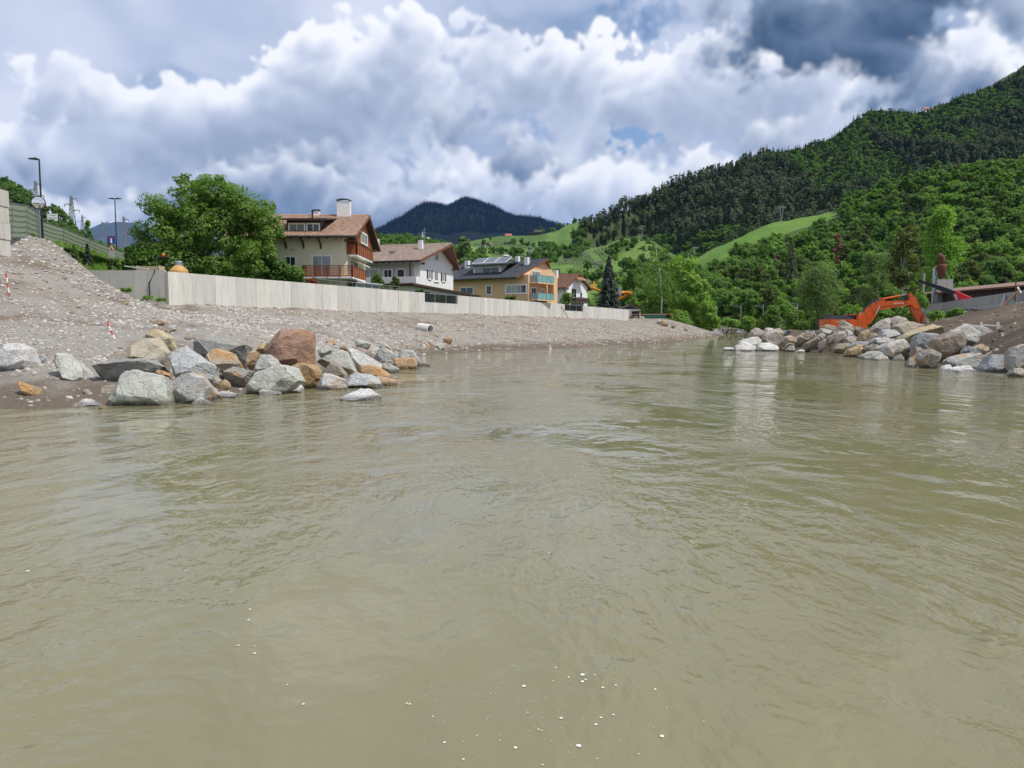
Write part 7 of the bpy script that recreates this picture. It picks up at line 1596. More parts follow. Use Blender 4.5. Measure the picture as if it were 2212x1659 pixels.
MB().hexa([Vector(p) for p in [(-4.5, -1.2, 5.0), (6, -1.2, 5.0), (6, 4, 5.3), (-4.5, 4, 5.3), (-4.5, -1.2, 5.15), (6, -1.2, 5.15), (6, 4, 5.45), (-4.5, 4, 5.45)]]).build('lean_to_roof', M_WOODB, shed)
for x in (-3.9, 0.3, 4.0): MB().box(x - 0.15, x + 0.15, -1.0, -0.7, 0, 4.98).build('post', M_GALV, shed)
cyc = empty('cyclone_filter', tuple(W(2038, 604, 172))); tag(cyc, 'rusty cyclone hopper on a concrete block behind the shed', 'hopper')
k = 172 / FPX
MB().lathe([(0.0, 0.0), (0.28, 0.0), (8.6 * k, 1.9), (9.2 * k, 2.7), (9.2 * k, 3.3), (0.7, 3.45), (0.0, 3.45)], (-0.5, 0, 0), 20).build('hopper', M_RUST, cyc, True)
MB().tube([(-0.5, 0, 3.3), (-0.5, 0, 4.3), (-0.7, 0, 5.0), (-1.2, -0.1, 5.3)], [0.75, 0.72, 0.66, 0.6], 12).build('duct_elbow', M_RUST, cyc, True)
MB().box(-1.9, 0.2, -1, 1, -6, 0.02).box(0.25, 1.6, -1, 1, -6, 0.0).build('concrete_base', M_CONCD, cyc)
MB().beam((0.4, 0, 2.2), (1.2, 0, 0), 0.08).beam((-1.4, 0, 2.2), (-1.8, 0, 0), 0.08).build('strut', M_GALV, cyc)
MB().tube([(-2.5, -0.5, -8), (-2.5, -0.5, 2.6)], 0.28, 10).build('stack_pipe', M_GALV, cyc); MB().tube([(-4.6, -0.5, -8), (-4.6, -0.5, 1.4)], 0.22, 10).build('stack_pipe', M_GALV, cyc); MB().tube([(-2.5, -0.5, 2.5), (-1.8, -0.3, 2.9)], 0.25, 8).build('feed_pipe', M_RUST, cyc)
cr = empty('truck_crane', tuple(at7(1330, 845, 150))); tag(cr, 'red and black telescopic crane boom rising in front of the dark shed', 'crane'); o0 = cr.location.copy()
M_REDP = simple('red_paint', (0.60, 0.02, 0.03), 0.4)
MB().beam(Vector((0, 0, 0)), at7(1085, 735, 152) - o0, 1.0, 1.15).build('boom_base', M_REDP, cr)
MB().beam(at7(1095, 740, 152) - o0, at7(800, 630, 153.5) - o0, 0.75, 0.9).build('boom_section', M_BLACK, cr); MB().beam(at7(810, 633, 153.5) - o0, at7(600, 560, 154.5) - o0, 0.6, 0.7).build('boom_section', M_BLACK, cr); MB().beam(at7(610, 563, 154.5) - o0, at7(485, 515, 155) - o0, 0.45, 0.5).build('boom_section', M_BLACK, cr)
MB().beam(at7(1075, 745, 151) - o0, at7(1130, 870, 151) - o0, 0.35).build('outrigger', M_GALV, cr); MB().beam(at7(1190, 795, 151) - o0, at7(1255, 855, 151) - o0, 0.35).build('outrigger', M_GALV, cr)
MB().box(-3.2, 3.5, -0.6, 1.8, -2.6, -0.3).build('truck_bed', M_REDP, cr); MB().box(0.2, 6.0, -0.4, 1.6, -0.28, 0.15).build('blue_cover', simple('blue_tarp', (0.03, 0.10, 0.33), 0.6), cr)
for x in (-2.2, -0.8, 2.2):
    MB().tube([(x, -0.75, -3.0), (x, -0.45, -3.0)], 0.5, 14).build('wheel', M_BLACK, cr)
# loose bucket lying on the stones
lb = empty('loose_bucket', tuple(W(2145, 733, 51))); tag(lb, 'rusty pinkish digging bucket lying beside the right boulder pile', 'bucket')
M_PINKR = simple('weathered_rust', (0.33, 0.20, 0.165), 0.8, var=0.25, scale=3)
pr = [Vector((0.95, 0, 0.75)), Vector((0.98, 0, -0.5)), Vector((0.6, 0, -0.72)), Vector((0.1, 0, -0.62)), Vector((-0.15, 0, -0.2)), Vector((0.2, 0, 0.1)), Vector((0.55, 0, 0.62))]
MB().prism(pr, (0, -0.5, 0), (0, 0.5, 0)).build('shell', M_PINKR, lb); MB().box(0.985, 1.08, -0.55, 0.55, -0.55, 0.8).build('lip', M_RUST, lb)
MB().beam((-0.9, -0.2, 0.95), (0.2, -0.2, 0.9), 0.09).beam((0.2, -0.2, 0.9), (0.75, -0.2, 0.6), 0.09).beam((-0.95, -0.2, 0.8), (-0.95, -0.2, 1.15), 0.1).beam((0.15, -0.2, 0.5), (0.15, -0.2, 1.15), 0.13).build('hitch', M_POST, lb)

# ------------------------------------------------------------------ left embankment: fence, lamps, signs
gp = [[(-70, 44, 8.9), (-52, 47, 8.6), (-46, 48, 8.0)], [(-62, 60, 9.2), (-45, 58, 8.9), (-38, 57.5, 7.2)]]
emb = loft([[(-36.0, 50.5, 7.2), (-34.6, 55, 6.6), (-34.0, 60, 6.2), (-34.5, 66, 6.5), (-35.5, 75, 6.3), (-38, 88, 6.2), (-41, 100, 6.2)],
            [(-38.5, 50.5, 7.9), (-37.4, 56, 7.7), (-37.2, 62, 7.7), (-37.8, 68, 7.8), (-39.6, 77, 7.9), (-42.5, 88, 8.0), (-45.5, 100, 8.2)],
            [(-41.5, 50, 8.5), (-40.4, 57, 8.8), (-39.9, 64, 9.0), (-41.2, 70, 9.05), (-43, 78, 9.05), (-46, 90, 9.05), (-48.5, 100, 9.05)],
            [(-75, 50, 8.7), (-75, 57, 9.0), (-75, 64, 9.05), (-75, 70, 9.1), (-75, 78, 9.1), (-75, 90, 9.1), (-75, 100, 9.1)]], 50, 10, 0.25, 0.5, 2)
grid_obj('grass_embankment', emb, M_GRASS)
# grass blades along it
pg = scatter(emb[:24], 9000, R); V, F = leaf_quads(pg + np.array([0, 0, 0.16]), rnd_dirs(len(pg), R) * np.array([1, 1, 0.15]), 0.16 + 0.22 * R.random(len(pg)), R, 0.18)
tag(mobj('bank_grass', np_mesh('bank_grass', V, F, M_LEAFB, col=np.repeat(np.repeat(R.random(len(pg))[:, None], 4, 0), 3, 1))), 'tufts of grass on the embankment below the green fence', 'grass', kind='stuff')
for (a, b, c, d, D, zb, m, lab) in [(72, 112, 508, 536, 51.5, 7.3, M_LEAFB, 'leafy weeds at the top of the gravel heap below the fence corner'), (236, 252, 552, 582, 66, 6.6, M_LEAFO, 'thin shrub under the warning sign'), (252, 270, 553, 582, 67, 6.6, M_LEAF, 'thin shrub right of the warning sign'), (118, 150, 530, 556, 60, 7.4, M_LEAFB, 'weeds at the foot of the green fence')]:
    auto('weed_clump', a, b, c, d, D, zb, 600, 0.09, m, lab, 'shrub', 8, 0.02)
for (u, v, D, lab) in [(271, 629, 55.5, 'small weed tuft at the foot of the return wall'), (262, 664, 46, 'small green weed tuft on the gravel heap'), (318, 646, 58, 'weed tuft at the corner of the return wall'), (345, 650, 59.5, 'low weed tuft below the hose')]:
    q = W(u, v, D); c = [(x * 0.3, y * 0.3, 0.12, 0.22, 0.22, 0.2) for x, y in ((0, 0), (1, 0.3), (-0.8, 0.4))]
    e = empty('weed_tuft', tuple(q)); tag(e, lab, 'weed'); mobj('leaves', crown_mesh('leaves', c, 90, 0.1, R, M_LEAFB), e)
# green screened site fence
def net_mat():
    m, t = mat('green_screen_cloth'); co = t.new('ShaderNodeTexCoord').outputs['Object']
    st = t.noise(t.vmath('MULTIPLY', co, (9, 9, 0.4)), 1.0, 4, 0.6); n = t.noise(co, 1.2, 4, 0.6)
    t.put(t.b.inputs['Base Color'], t.mix(st, t.mix(n, (0.17, 0.22, 0.15), (0.22, 0.27, 0.18)), (0.28, 0.33, 0.235))); t.b.inputs['Roughness'].default_value = 0.85
    return m
M_NET = net_mat()
fence = empty('screened_fence', (-42, 55, 8.8)); tag(fence, 'green screened site fence panels along the top of the left embankment', 'fence')
FP = [(W(4, 437, 44), W(4, 516, 44)), (W(26, 439, 45.5), W(26, 512, 45.5)), (W(58, 444, 48.5), W(58, 512, 48.5)), (W(80, 457, 56), W(80, 517, 56)), (W(91, 468, 63), W(91, 520, 63))]
SP = [(W(u, 705 - 8.8 / D * FPX, D), W(u, 705 - 6.75 / D * FPX, D)) for u, D in ((92, 64.5), (137, 68.8), (193, 77.5), (238, 86), (280, 95))]
fo = Vector(fence.location)
for chain in (FP, SP):
    for i in range(len(chain) - 1):
        (t0, b0), (t1, b1) = chain[i], chain[i + 1]
        nrm = Vector((t1.y - t0.y, -(t1.x - t0.x), 0)).normalized() * 0.02
        pan = MB().hexa([b0 - fo, b1 - fo, b1 - fo - nrm, b0 - fo - nrm, t0 - fo, t1 - fo, t1 - fo - nrm, t0 - fo - nrm]).build('fence_panel', M_NET, fence)
        f = MB(); f.beam(t0 - fo, t1 - fo, 0.05).beam(b0 - fo, b1 - fo, 0.05).beam(t0 - fo, b0 - fo, 0.07).build('panel_frame', M_GALV, pan)
        w_ = MB()
        for k in range(1, 6):
            a, c = t0.lerp(b0, k / 6) - fo + nrm * 1.2, t1.lerp(b1, k / 6) - fo + nrm * 1.2; m_ = a.lerp(c, 0.5) + Vector((0, 0, -0.05)); w_.tube([a, m_, c], 0.012, 4, False)
        w_.build('wires', M_METALD, pan)['kind'] = 'stuff'
    MB().beam(chain[-1][0] - fo, chain[-1][1] - fo, 0.07).build('post', M_GALV, fence)
for u, v, D, lab in [(115, 476, 66, None), (188, 521, 76, None)]:
    pass
# stacked concrete blocks
blk = MB().box(0, 1.6, 0, 0.8, 0, 0.79)
for k in range(4):
    o = MB().box(-1.6, 0, 0, 0.8, 0.01, 0.82).build('concrete_block', M_CONC); p = W(9 + (k % 2) * 1.5, HZ, 39.0); o.location = (p.x, 39.0, 5.75 + 0.83 * k); o.color = (0.95 - 0.04 * k, 0.93 - 0.04 * k, 0.88 - 0.04 * k, 1)
    tag(o, ['lowest', 'second lowest', 'second highest', 'topmost'][k] + ' concrete block of the stack at the left edge', 'concrete block', 'concrete blocks at the left edge')
# street lamps
def lamp(u, D, vt, zb, arms, label):
    p = W(u, vt, D); e = empty('street_lamp', (p.x, p.y, zb)); tag(e, label, 'street lamp'); H = p.z - zb
    MB().tube([(0, 0, -0.3), (0, 0, H)], [0.09, 0.055], 8).build('pole', M_METALD, e)
    for s, l in arms:
        MB().tube([(0, 0, H), (s * l * 0.4, 0, H + 0.03)], 0.05, 6).build('arm', M_METALD, e); MB().prism([Vector((s * 0.25 * l, 0, H - 0.05)), Vector((s * l, 0, H + 0.0)), Vector((s * l, 0, H + 0.06)), Vector((s * 0.25 * l, 0, H + 0.11))], (0, -0.14, 0), (0, 0.14, 0)).build('lamp_head', M_METALD, e)
lamp(84.5, 58, 344, 8.9, [(-1, 0.75)], 'dark street lamp with single arm behind the round mirror')
lamp(248, 92, 429.5, 9.0, [(-1, 0.72), (1, 0.72)], 'dark street lamp with double arm above the dead end sign')
# convex mirror
pm_ = W(83, 438, 55); mr = empty('traffic_mirror', (pm_.x, pm_.y, 8.7)); tag(mr, 'round convex traffic mirror on a thin post above the fence corner', 'mirror'); H = pm_.z - 8.7
MB().tube([(0, 0.05, -0.3), (0, 0.05, H + 0.3)], 0.035, 8).build('post', M_GALV, mr)
disc = MB().lathe([(0.0, 0.16), (0.15, 0.15), (0.28, 0.11), (0.38, 0.055), (0.44, 0.0)], (0, 0, 0), 32).build('mirror_glass', simple('mirror', (0.8, 0.8, 0.8), 0.02, 1.0, var=0.02), mr, True); disc.rotation_euler = (math.radians(90), 0, math.radians(18)); disc.location = (0, -0.02, H); 
rim = MB().lathe([(0.43, -0.02), (0.475, -0.02), (0.475, 0.03), (0.43, 0.03)], (0, 0, 0), 32).build('rim', M_BLACK, mr, True); rim.rotation_euler = disc.rotation_euler; rim.location = disc.location
# signs
M_BLUE = simple('sign_blue', (0.012, 0.045, 0.28), 0.4, var=0.05); M_REDS = simple('sign_red', (0.55, 0.03, 0.025), 0.4, var=0.05); M_SIGNW = simple('sign_white', (0.78, 0.78, 0.76), 0.5, var=0.04)
def zsign(v, D): return EYE + (HZ - v) / FPX * D
D = 66.5; p = W(240.5, 521, D); sg = empty('dead_end_sign', (p.x, D, 6.9)); tag(sg, 'blue square dead end sign with white T on the post above the wall', 'sign')
MB().tube([(0, 0.05, -0.3), (0, 0.05, zsign(513, D) - 6.9)], 0.03, 8).build('post', M_GALV, sg)
z0, z1 = zsign(529, D) - 6.9, zsign(513, D) - 6.9; w_ = (z1 - z0) / 2; zc = (z0 + z1) / 2
MB().box(-w_, w_, -0.012, 0.01, z0, z1).build('board', M_BLUE, sg); MB().box(-w_ * .24, w_ * .24, -0.016, -0.0125, z0 + w_ * .2, zc + w_ * .38).build('stem_mark', M_SIGNW, sg); MB().box(-w_ * .6, w_ * .6, -0.016, -0.0125, zc + w_ * .4, zc + w_ * .74).build('bar_mark', M_REDS, sg)
ws = empty('warning_sign', (p.x + 0.03, D - 0.06, 6.9)); tag(ws, 'red edged triangular warning sign under the dead end sign', 'sign')
zt, zb = zsign(529.5, D) - 6.9, zsign(543, D) - 6.9; hw = (zt - zb) * 0.577
def tri(s, d0, d1): c = zb + (zt - zb) / 3; return MB().prism([Vector((-hw * s, 0, c + (zb - c) * s)), Vector((hw * s, 0, c + (zb - c) * s)), Vector((0, 0, c + (zt - c) * s))], (0, d0, 0), (0, d1, 0))
tri(1.0, -0.012, 0.0).build('red_border', M_REDS, ws); tri(0.68, -0.016, -0.0125).build('white_field', M_SIGNW, ws); c_ = zb + (zt - zb) / 3
MB().prism([Vector((-hw * .3, 0, c_ - 0.1)), Vector((hw * .3, 0, c_ - 0.1)), Vector((hw * .1, 0, c_ + 0.02)), Vector((-hw * .05, 0, c_ + 0.14))], (0, -0.02, 0), (0, -0.0165, 0)).build('black_symbol', M_BLACK, ws)
MB().box(-0.27, 0.27, -0.01, 0.0, zsign(559, D) - 6.9, zsign(544, D) - 6.9).build('lower_plate', M_SHUT, ws)
D = 80; p = W(113, 468, D); rs = empty('road_name_sign', (p.x, D, 9.0)); tag(rs, 'white two line place sign standing behind the green fence', 'sign'); H = p.z - 9.0
MB().tube([(-0.55, 0.04, -0.3), (-0.55, 0.04, H + 0.5)], 0.035, 8).build('post', M_GALV, rs); MB().box(-0.5, 0.55, -0.015, 0.015, H - 0.28, H + 0.28).build('board', M_SIGNW, rs); MB().box(0.22, 0.5, -0.014, 0.012, H - 0.44, H - 0.29).build('small_plate', M_SIGNW, rs)
for tx, dz in (('S. Antonio', 0.12), ('Villaggio Rauth', -0.12)):
    q = mobj('lettering', text_mesh('lettering', tx, 0.16 if dz > 0 else 0.15, M_BLACK, 0.002), rs); q.location = (0.03, -0.019, H + dz); q.rotation_euler = (math.pi / 2, 0, 0)
# red and white survey poles
M_PR = simple('pole_red', (0.60, 0.05, 0.03), 0.5)
for (u0, v0, u1, v1, D, lab) in [(12.5, 589, 23, 654, 39, 'red and white ranging pole stuck in the gravel heap at the left'), (231.6, 695, 256, 752, 33.5, 'red and white ranging pole leaning on the gravel above the boulders')]:
    a, b = W(u0, v0, D), W(u1, v1, D); e = empty('ranging_pole', tuple(b)); tag(e, lab, 'pole', 'ranging poles'); d = a - b
    for k in range(6): MB().tube([d * (k / 6 - (0.06 if k == 0 else 0)), d * ((k + 1) / 6)], 0.035, 8).build('band', M_PR if k % 2 else M_SIGNW, e)
# drain pipe
Dp = bank_hit(928, 717, 60); pp = W(930, 711.5, Dp); dp = empty('drain_pipe', tuple(pp)); tag(dp, 'concrete drain pipe sticking out of the gravel bank', 'pipe'); dv = (Vector((0.72, -0.62, -0.16))).normalized(); r0, r1 = 0.47, 0.36
mb = MB(); n = 24
x = dv.cross(Vector((0, 0, 1))).normalized(); y = x.cross(dv)
rings = [(dv * -1.6 + Vector((0, 0, -0.1)), r0), (dv * 0.0, r0), (dv * 0.0, r1), (dv * -1.5, r1)]
for c, r in rings:
    for k in range(n): a = 2 * math.pi * k / n; mb.v.append(tuple(c + x * math.cos(a) * r + y * math.sin(a) * r))
for i in range(3):
    for k in range(n): k2 = (k + 1) % n; mb.f.append((i * n + k, i * n + k2, (i + 1) * n + k2, (i + 1) * n + k))
mb.build('pipe_shell', M_CONC, dp, True); MB().tube([dv * -1.4, dv * -1.45], r1, n).build('dark_end', M_BLACK, dp)  # black disc stands for the shade inside the pipe
MB().hexa([Vector(q) for q in [(-1.6, -0.9, -0.5), (0.2, -1.1, -0.75), (0.1, -0.5, -0.75), (-1.6, -0.3, -0.4), (-1.6, -0.9, -0.3), (0.2, -1.1, -0.6), (0.1, -0.5, -0.6), (-1.6, -0.3, -0.2)]]).build('cradle', M_CONC, dp)
# roller with beacon, mixing skip, boards behind the return wall
rl2 = empty('compact_roller', (W(357, HZ, 67).x, 67, 5.2)); tag(rl2, 'compact roller with black roll bar and orange beacon behind the wall corner', 'roller')
zz = lambda v: zsign(v, 67) - 5.2
MB().tube([(-0.62, 0, 0.5), (-0.62, 0, zz(561)), (-0.45, 0, zz(557)), (0.45, 0, zz(557)), (0.62, 0, zz(561)), (0.62, 0, 0.5)], 0.06, 8).build('roll_bar', M_BLACK, rl2, True)
MB().lathe([(0.0, 0.0), (0.14, 0.0), (0.13, 0.22), (0.08, 0.3), (0, 0.32)], (0.05, 0, zz(556.5)), 14).build('beacon', simple('orange_lens', (0.75, 0.16, 0.02), 0.3), rl2, True)
MB().box(-0.6, 0.6, -0.6, 1.2, 0.4, 1.2).build('body', M_ORGD, rl2); MB().tube([(-0.6, -0.9, 0.35), (0.6, -0.9, 0.35)], 0.38, 18).build('drum', M_STEEL, rl2); MB().tube([(-0.6, 1.2, 0.35), (0.6, 1.2, 0.35)], 0.38, 18).build('drum', M_STEEL, rl2)
ys_ = empty('mixing_skip', (W(390, HZ, 66).x, 66, zsign(588, 66) - 1.2)); tag(ys_, 'yellow ochre conical skip with metal neck behind the wall', 'skip')
MB().lathe([(0.75, 0), (0.78, 1.2), (0.72, 1.35), (0.5, 1.55), (0.34, 1.7), (0.3, 1.7)], (0, 0, 0), 24).build('tub', simple('ochre_paint', (0.50, 0.29, 0.09), 0.6, dirt=(0.35, 0.22, 0.1)), ys_, True); MB().lathe([(0.33, 1.68), (0.30, 1.9), (0.36, 2.05), (0.32, 2.08), (0.25, 1.9)], (0, 0, 0), 20).build('neck', M_GALV, ys_, True)
MB().beam((0.5, 0, 0), (0.5, 0, -1), 0.1).beam((-0.5, 0, 0), (-0.5, 0, -1), 0.1).build('stand', M_BLACK, ys_)
sbx = MB().box(-0.9, 0.9, -0.5, 0.5, 0, 0.45).box(-0.95, -0.9, -0.55, 0.55, -0.6, 0.5).box(0.9, 0.95, -0.55, 0.55, -0.6, 0.5).build('sand_crate', simple('sandy_wood', (0.48, 0.38, 0.26), 0.9)); sbx.location = (W(330, HZ, 65).x, 65, zsign(584, 65) - 0.2); tag(sbx, 'sandy coloured wooden crate on the wall behind the hose', 'crate')
wb = MB().hexa([Vector(q) for q in [(-0.9, -0.1, 0.22), (1.0, -0.1, 0.0), (1.0, 0.2, 0.0), (-0.9, 0.2, 0.22), (-0.9, -0.1, 0.3), (1.0, -0.1, 0.06), (1.0, 0.2, 0.06), (-0.9, 0.2, 0.3)]]).build('white_board', M_SIGNW); wb.location = (W(298, HZ, 63.5).x, 63.5, zsign(583, 63.5)); tag(wb, 'white board lying on the return wall top', 'board')
# reddish rag on the wall
rg_ = MB().prism([Vector((-0.16, 0, 0.02)), Vector((0.16, 0, 0.02)), Vector((0.13, 0, -0.42)), Vector((-0.02, 0, -0.5)), Vector((-0.12, 0, -0.3))], (0, -0.02, 0), (0, 0.01, 0)).build('rag', simple('pink_cloth', (0.5, 0.22, 0.22), 0.9)); rg_.location = wp(s_of(427), 0.05, WTOP); rg_.rotation_euler[2] = math.atan2(WDIR.y, WDIR.x); tag(rg_, 'small pink rag hanging over the wall top', 'rag')
# ladder leaning near the second opening
ld = empty('ladder', tuple(wp(s_of(1214), 1.4, WFOOT - 0.5))); tag(ld, 'slim metal ladder leaning on the wall beside the second glazed opening', 'ladder'); tp = wp(s_of(1205), -0.2, WTOP + 0.9) - Vector(ld.location)
for d in (-0.2, 0.2): MB().beam(WDIR * d, tp + WDIR * d, 0.07).build('rail', M_GALV, ld)
for k in range(1, 10): MB().beam(tp * (k / 10) + WDIR * -0.2, tp * (k / 10) + WDIR * 0.2, 0.045).build('rung', M_GALV, ld)
# ------------------------------------------------------------------ water slide
sl = empty('water_slide', (W(1258, HZ, 232).x, 232, T)); tag(sl, 'orange water slide with yellow tower behind the blue spruce', 'slide'); k = 232 / FPX
q = lambda u, v, dy=0: Vector(((u - 1258) * k, dy, EYE + (HZ - v) * k - T))
M_YEL = simple('yellow_paint_slide', (0.78, 0.48, 0.03), 0.4); M_SLIDE = simple('orange_slide', (0.80, 0.26, 0.02), 0.35)
def chute(pts, w=0.75):
    mb = MB(); P = [Vector(p) for p in pts]; prof = [(-w, 0.55), (-w * 0.8, 0.1), (0, -0.1), (w * 0.8, 0.1), (w, 0.55), (w * 1.1, 0.55), (w * 0.88, 0.0), (0, -0.22), (-w * 0.88, 0.0), (-w * 1.1, 0.55)]; n = len(prof); o = 0
    for i, p in enumerate(P):
        d = (P[min(i + 1, len(P) - 1)] - P[max(i - 1, 0)]); d.z = 0; d.normalize(); s = Vector((d.y, -d.x, 0))
        for a, b in prof: mb.v.append(tuple(p + s * a + Vector((0, 0, b))))
    for i in range(len(P) - 1):
        for j in range(n): j2 = (j + 1) % n; mb.f.append((i * n + j, i * n + j2, (i + 1) * n + j2, (i + 1) * n + j))
    return mb
chute([q(1263, 628), q(1278, 624, -0.5), q(1300, 633, -1), q(1330, 638, -1), q(1350, 633, 0), q(1360, 636, 1.5), q(1352, 642, 3), q(1335, 648, 3)]).build('chute', M_SLIDE, sl, True)
MB().tube([q(1262, 664), q(1262, 628)], 0.28, 10).build('tower_post', M_GALV, sl); MB().box(*(lambda a: (a.x - 1.2, a.x + 1.2, -1.2, 1.2, a.z - 0.15, a.z))(q(1262, 628))).build('platform', M_STEEL, sl)
MB().tube([q(1282, 626), q(1282, 608)], 0.2, 8).beam(q(1274, 616), q(1290, 616), 0.25).build('mast', M_YEL, sl); MB().tube([q(1266, 628), q(1266, 618), q(1270, 613), q(1276, 612)], 0.08, 6).build('handrail', M_GALV, sl)
st = MB()
for i in range(26):
    a = i * 0.5; z = q(0, 660).z + i * (q(0, 630).z - q(0, 660).z) / 26; st.hexa([Vector((math.cos(a + da) * r - 0.4, math.sin(a + da) * r, z + dz)) for dz in (0, 0.08) for da, r in ((0, 0.25), (0, 1.5), (0.5, 1.5), (0.5, 0.25))])
st.build('spiral_stair', M_STEEL, sl)['kind'] = 'stuff'
MB().tube([q(1336, 640, -2), q(1336, 622, -2)], 0.5, 10).build('vent_column', M_GALV, sl)
# ------------------------------------------------------------------ far things: pylons, masts, farms, church, rail masts
M_PYL = simple('pylon_steel', (0.30, 0.32, 0.33), 0.6, 0.4)
def pylon(u, vt, D, H, w, label, arms=(0.93, 0.80, 0.66)):
    p = W(u, vt, D); e = empty('pylon', (p.x, p.y, p.z - H)); tag(e, label, 'pylon', 'power line pylons'); t = 0.14 * w / 3
    mb = MB(); f = lambda z: w * (1 - 0.78 * min(1, z / H / 0.95)) / 2
    zs = [0, 0.18, 0.34, 0.48, 0.6, 0.7, 0.79, 0.87, 0.94, 1.0]
    for sx in (-1, 1):
        for sy in (-1, 1):
            for a, b in zip(zs[:-1], zs[1:]): mb.beam((sx * f(a * H), sy * f(a * H), a * H), (sx * f(b * H), sy * f(b * H), b * H), t * 1.3)
    for a, b in zip(zs[:-1], zs[1:]):
        for sx in (-1, 1):
            mb.beam((f(a * H), sx * f(a * H), a * H), (-f(b * H), sx * f(b * H), b * H), t); mb.beam((sx * f(a * H), f(a * H), a * H), (sx * f(b * H), -f(b * H), b * H), t); mb.beam((-f(a * H), sx * f(a * H), a * H), (f(a * H), sx * f(a * H), a * H), t)
    mb.build('lattice_mast', M_PYL, e)
    for i, z in enumerate(arms):
        s = 1 if i % 2 == 0 else -1; l = w * (0.85 + 0.15 * i); am = MB().beam((0, 0, z * H + 0.3), (s * l, 0, z * H), t * 1.6).beam((0, 0, z * H - 0.6), (s * l, 0, z * H), t * 1.3).beam((s * l, 0, z * H), (s * l, 0, z * H - 2.2), t * 1.6); am.build('cross_arm', M_PYL, e)
pylon(76, 391, 560, 30, 5.0, 'lattice pylon behind the first street lamp at the far left'); pylon(153.5, 423, 640, 34, 5.6, 'largest lattice pylon rising left of the snowy mountain'); pylon(177.5, 465, 900, 33, 5.0, 'second lattice pylon, smaller and right of the largest'); pylon(220.5, 479, 1100, 34, 5.0, 'small lattice pylon in front of the snowy mountain'); pylon(267, 468, 760, 36, 5.5, 'lattice pylon right of the double armed lamp')
def dep(u, v):
    best = None
    for g in (g_ns, g_vs, g_mh, g_big):
        uu, vv = uvof(g); e = (uu - u) ** 2 + (vv - v) ** 2; k = np.argmin(e)
        if e.flat[k] < 200 and (best is None or g[..., 1].flat[k] < best): best = g[..., 1].flat[k]
    return best
def vmast(u, vb, D, H, label, g=None):
    d2 = dep(u, vb) or D; H = H * d2 / D; D = d2; p = W(u, vb, D); e = empty('line_mast', (p.x, p.y, p.z)); tag(e, label, 'mast', 'line masts'); MB().beam((0, 0, -2), (-H * 0.14, 0, H), 0.28).beam((0, 0, -2), (H * 0.14, 0, H), 0.28).build('legs', M_PYL, e); MB().beam((-H * 0.3, 0, H * 0.96), (H * 0.3, 0, H * 0.96), 0.3).build('cross_arm', M_PYL, e)
    for x in (-0.28, 0, 0.28): MB().beam((x * H, 0, H * 0.96), (x * H, 0, H * 0.84), 0.2).build('insulator', M_TRIM, e)
vmast(1688, 474, 600, 10, 'V shaped line mast at the top of the meadow tongue'); vmast(1388, 508, 900, 11, 'V shaped line mast at the edge of the conifer wood'); vmast(1500, 548, 540, 4.5, 'low line mast with white insulators beside the foot of the meadow tongue'); vmast(1487, 556, 530, 3.0, 'lowest line mast with white insulators at the foot of the meadow tongue')
def farm(u, v, D, w, d, h, rh, rot, roof, wallm, label, name='farmhouse', cat='house'):
    D = (dep(u, v) or D) if D < 2000 and u > 1000 else D
    p = W(u, v, D); e = empty(name, (p.x, p.y, p.z - 0.5), rot); tag(e, label, cat)
    MB().prism([Vector((0, -d / 2, -3)), Vector((0, d / 2, -3)), Vector((0, d / 2, h)), Vector((0, 0, h + rh)), Vector((0, -d / 2, h))], (-w / 2, 0, 0), (w / 2, 0, 0)).build('wall', wallm, e)
    o = 0.8; MB().prism([Vector((0, -d / 2 - o, h - o * 0.5)), Vector((0, 0, h + rh)), Vector((0, d / 2 + o, h - o * 0.5)), Vector((0, d / 2 + o, h - o * 0.5 + 0.4)), Vector((0, 0, h + rh + 0.45)), Vector((0, -d / 2 - o, h - o * 0.5 + 0.4))], (-w / 2 - o, 0, 0), (w / 2 + o, 0, 0)).build('roof', roof, e)
    for j in (-1, 0, 1): MB().box(j * w * 0.3 - 0.5, j * w * 0.3 + 0.5, -d / 2 - 0.06, -d / 2 - 0.01, h * 0.4, h * 0.75).build('window', M_GLASS, e)
M_RROOF = simple('far_red_roof', (0.36, 0.13, 0.085), 0.85); M_DROOF = simple('far_dark_roof', (0.07, 0.065, 0.065), 0.85); M_BROOF = simple('far_brown_roof', (0.22, 0.13, 0.09), 0.85)
farm(1098, 511.5, 1370, 11, 8, 2.5, 3.2, 0.1, M_RROOF, M_WHITE, 'red roofed barn on the skyline of the green hill', 'hill_barn', 'barn'); farm(1055.5, 533, 1080, 9, 8, 4, 2.8, 0.5, M_BROOF, M_WHITE, 'white farmhouse with brown roof on the green hill'); farm(1164, 505, 1360, 12, 8, 3, 3, -0.2, M_DROOF, M_WOODD, 'dark barn under trees on the skyline of the green hill', 'hill_barn', 'barn')
farm(1039, 533, 1090, 8, 7, 2.5, 2, 0.2, M_DROOF, M_WHITE, 'low dark roofed shed left of the white farmhouse', 'hill_shed', 'shed'); farm(1095.5, 526, 1180, 7, 5, 1.5, 2, 0.3, M_DROOF, M_WOODD, 'tiny dark hut below the red roofed barn', 'hill_hut', 'hut'); farm(1093, 556, 620, 5, 4, 2, 1.2, 0.2, M_SHUT, M_WOODD, 'grey roofed hut just above the slate roof', 'hill_hut', 'hut'); farm(1372, 455, 1330, 9, 7, 3, 2, 0.1, M_DROOF, M_WOODD, 'dark hut among trees at the top of the meadow beside the forest', 'hill_hut', 'hut'); farm(1292, 575, 520, 5, 4, 2, 1.2, 0.4, M_DROOF, M_WHITE, 'small white vineyard hut above the blue spruce', 'hill_hut', 'hut')
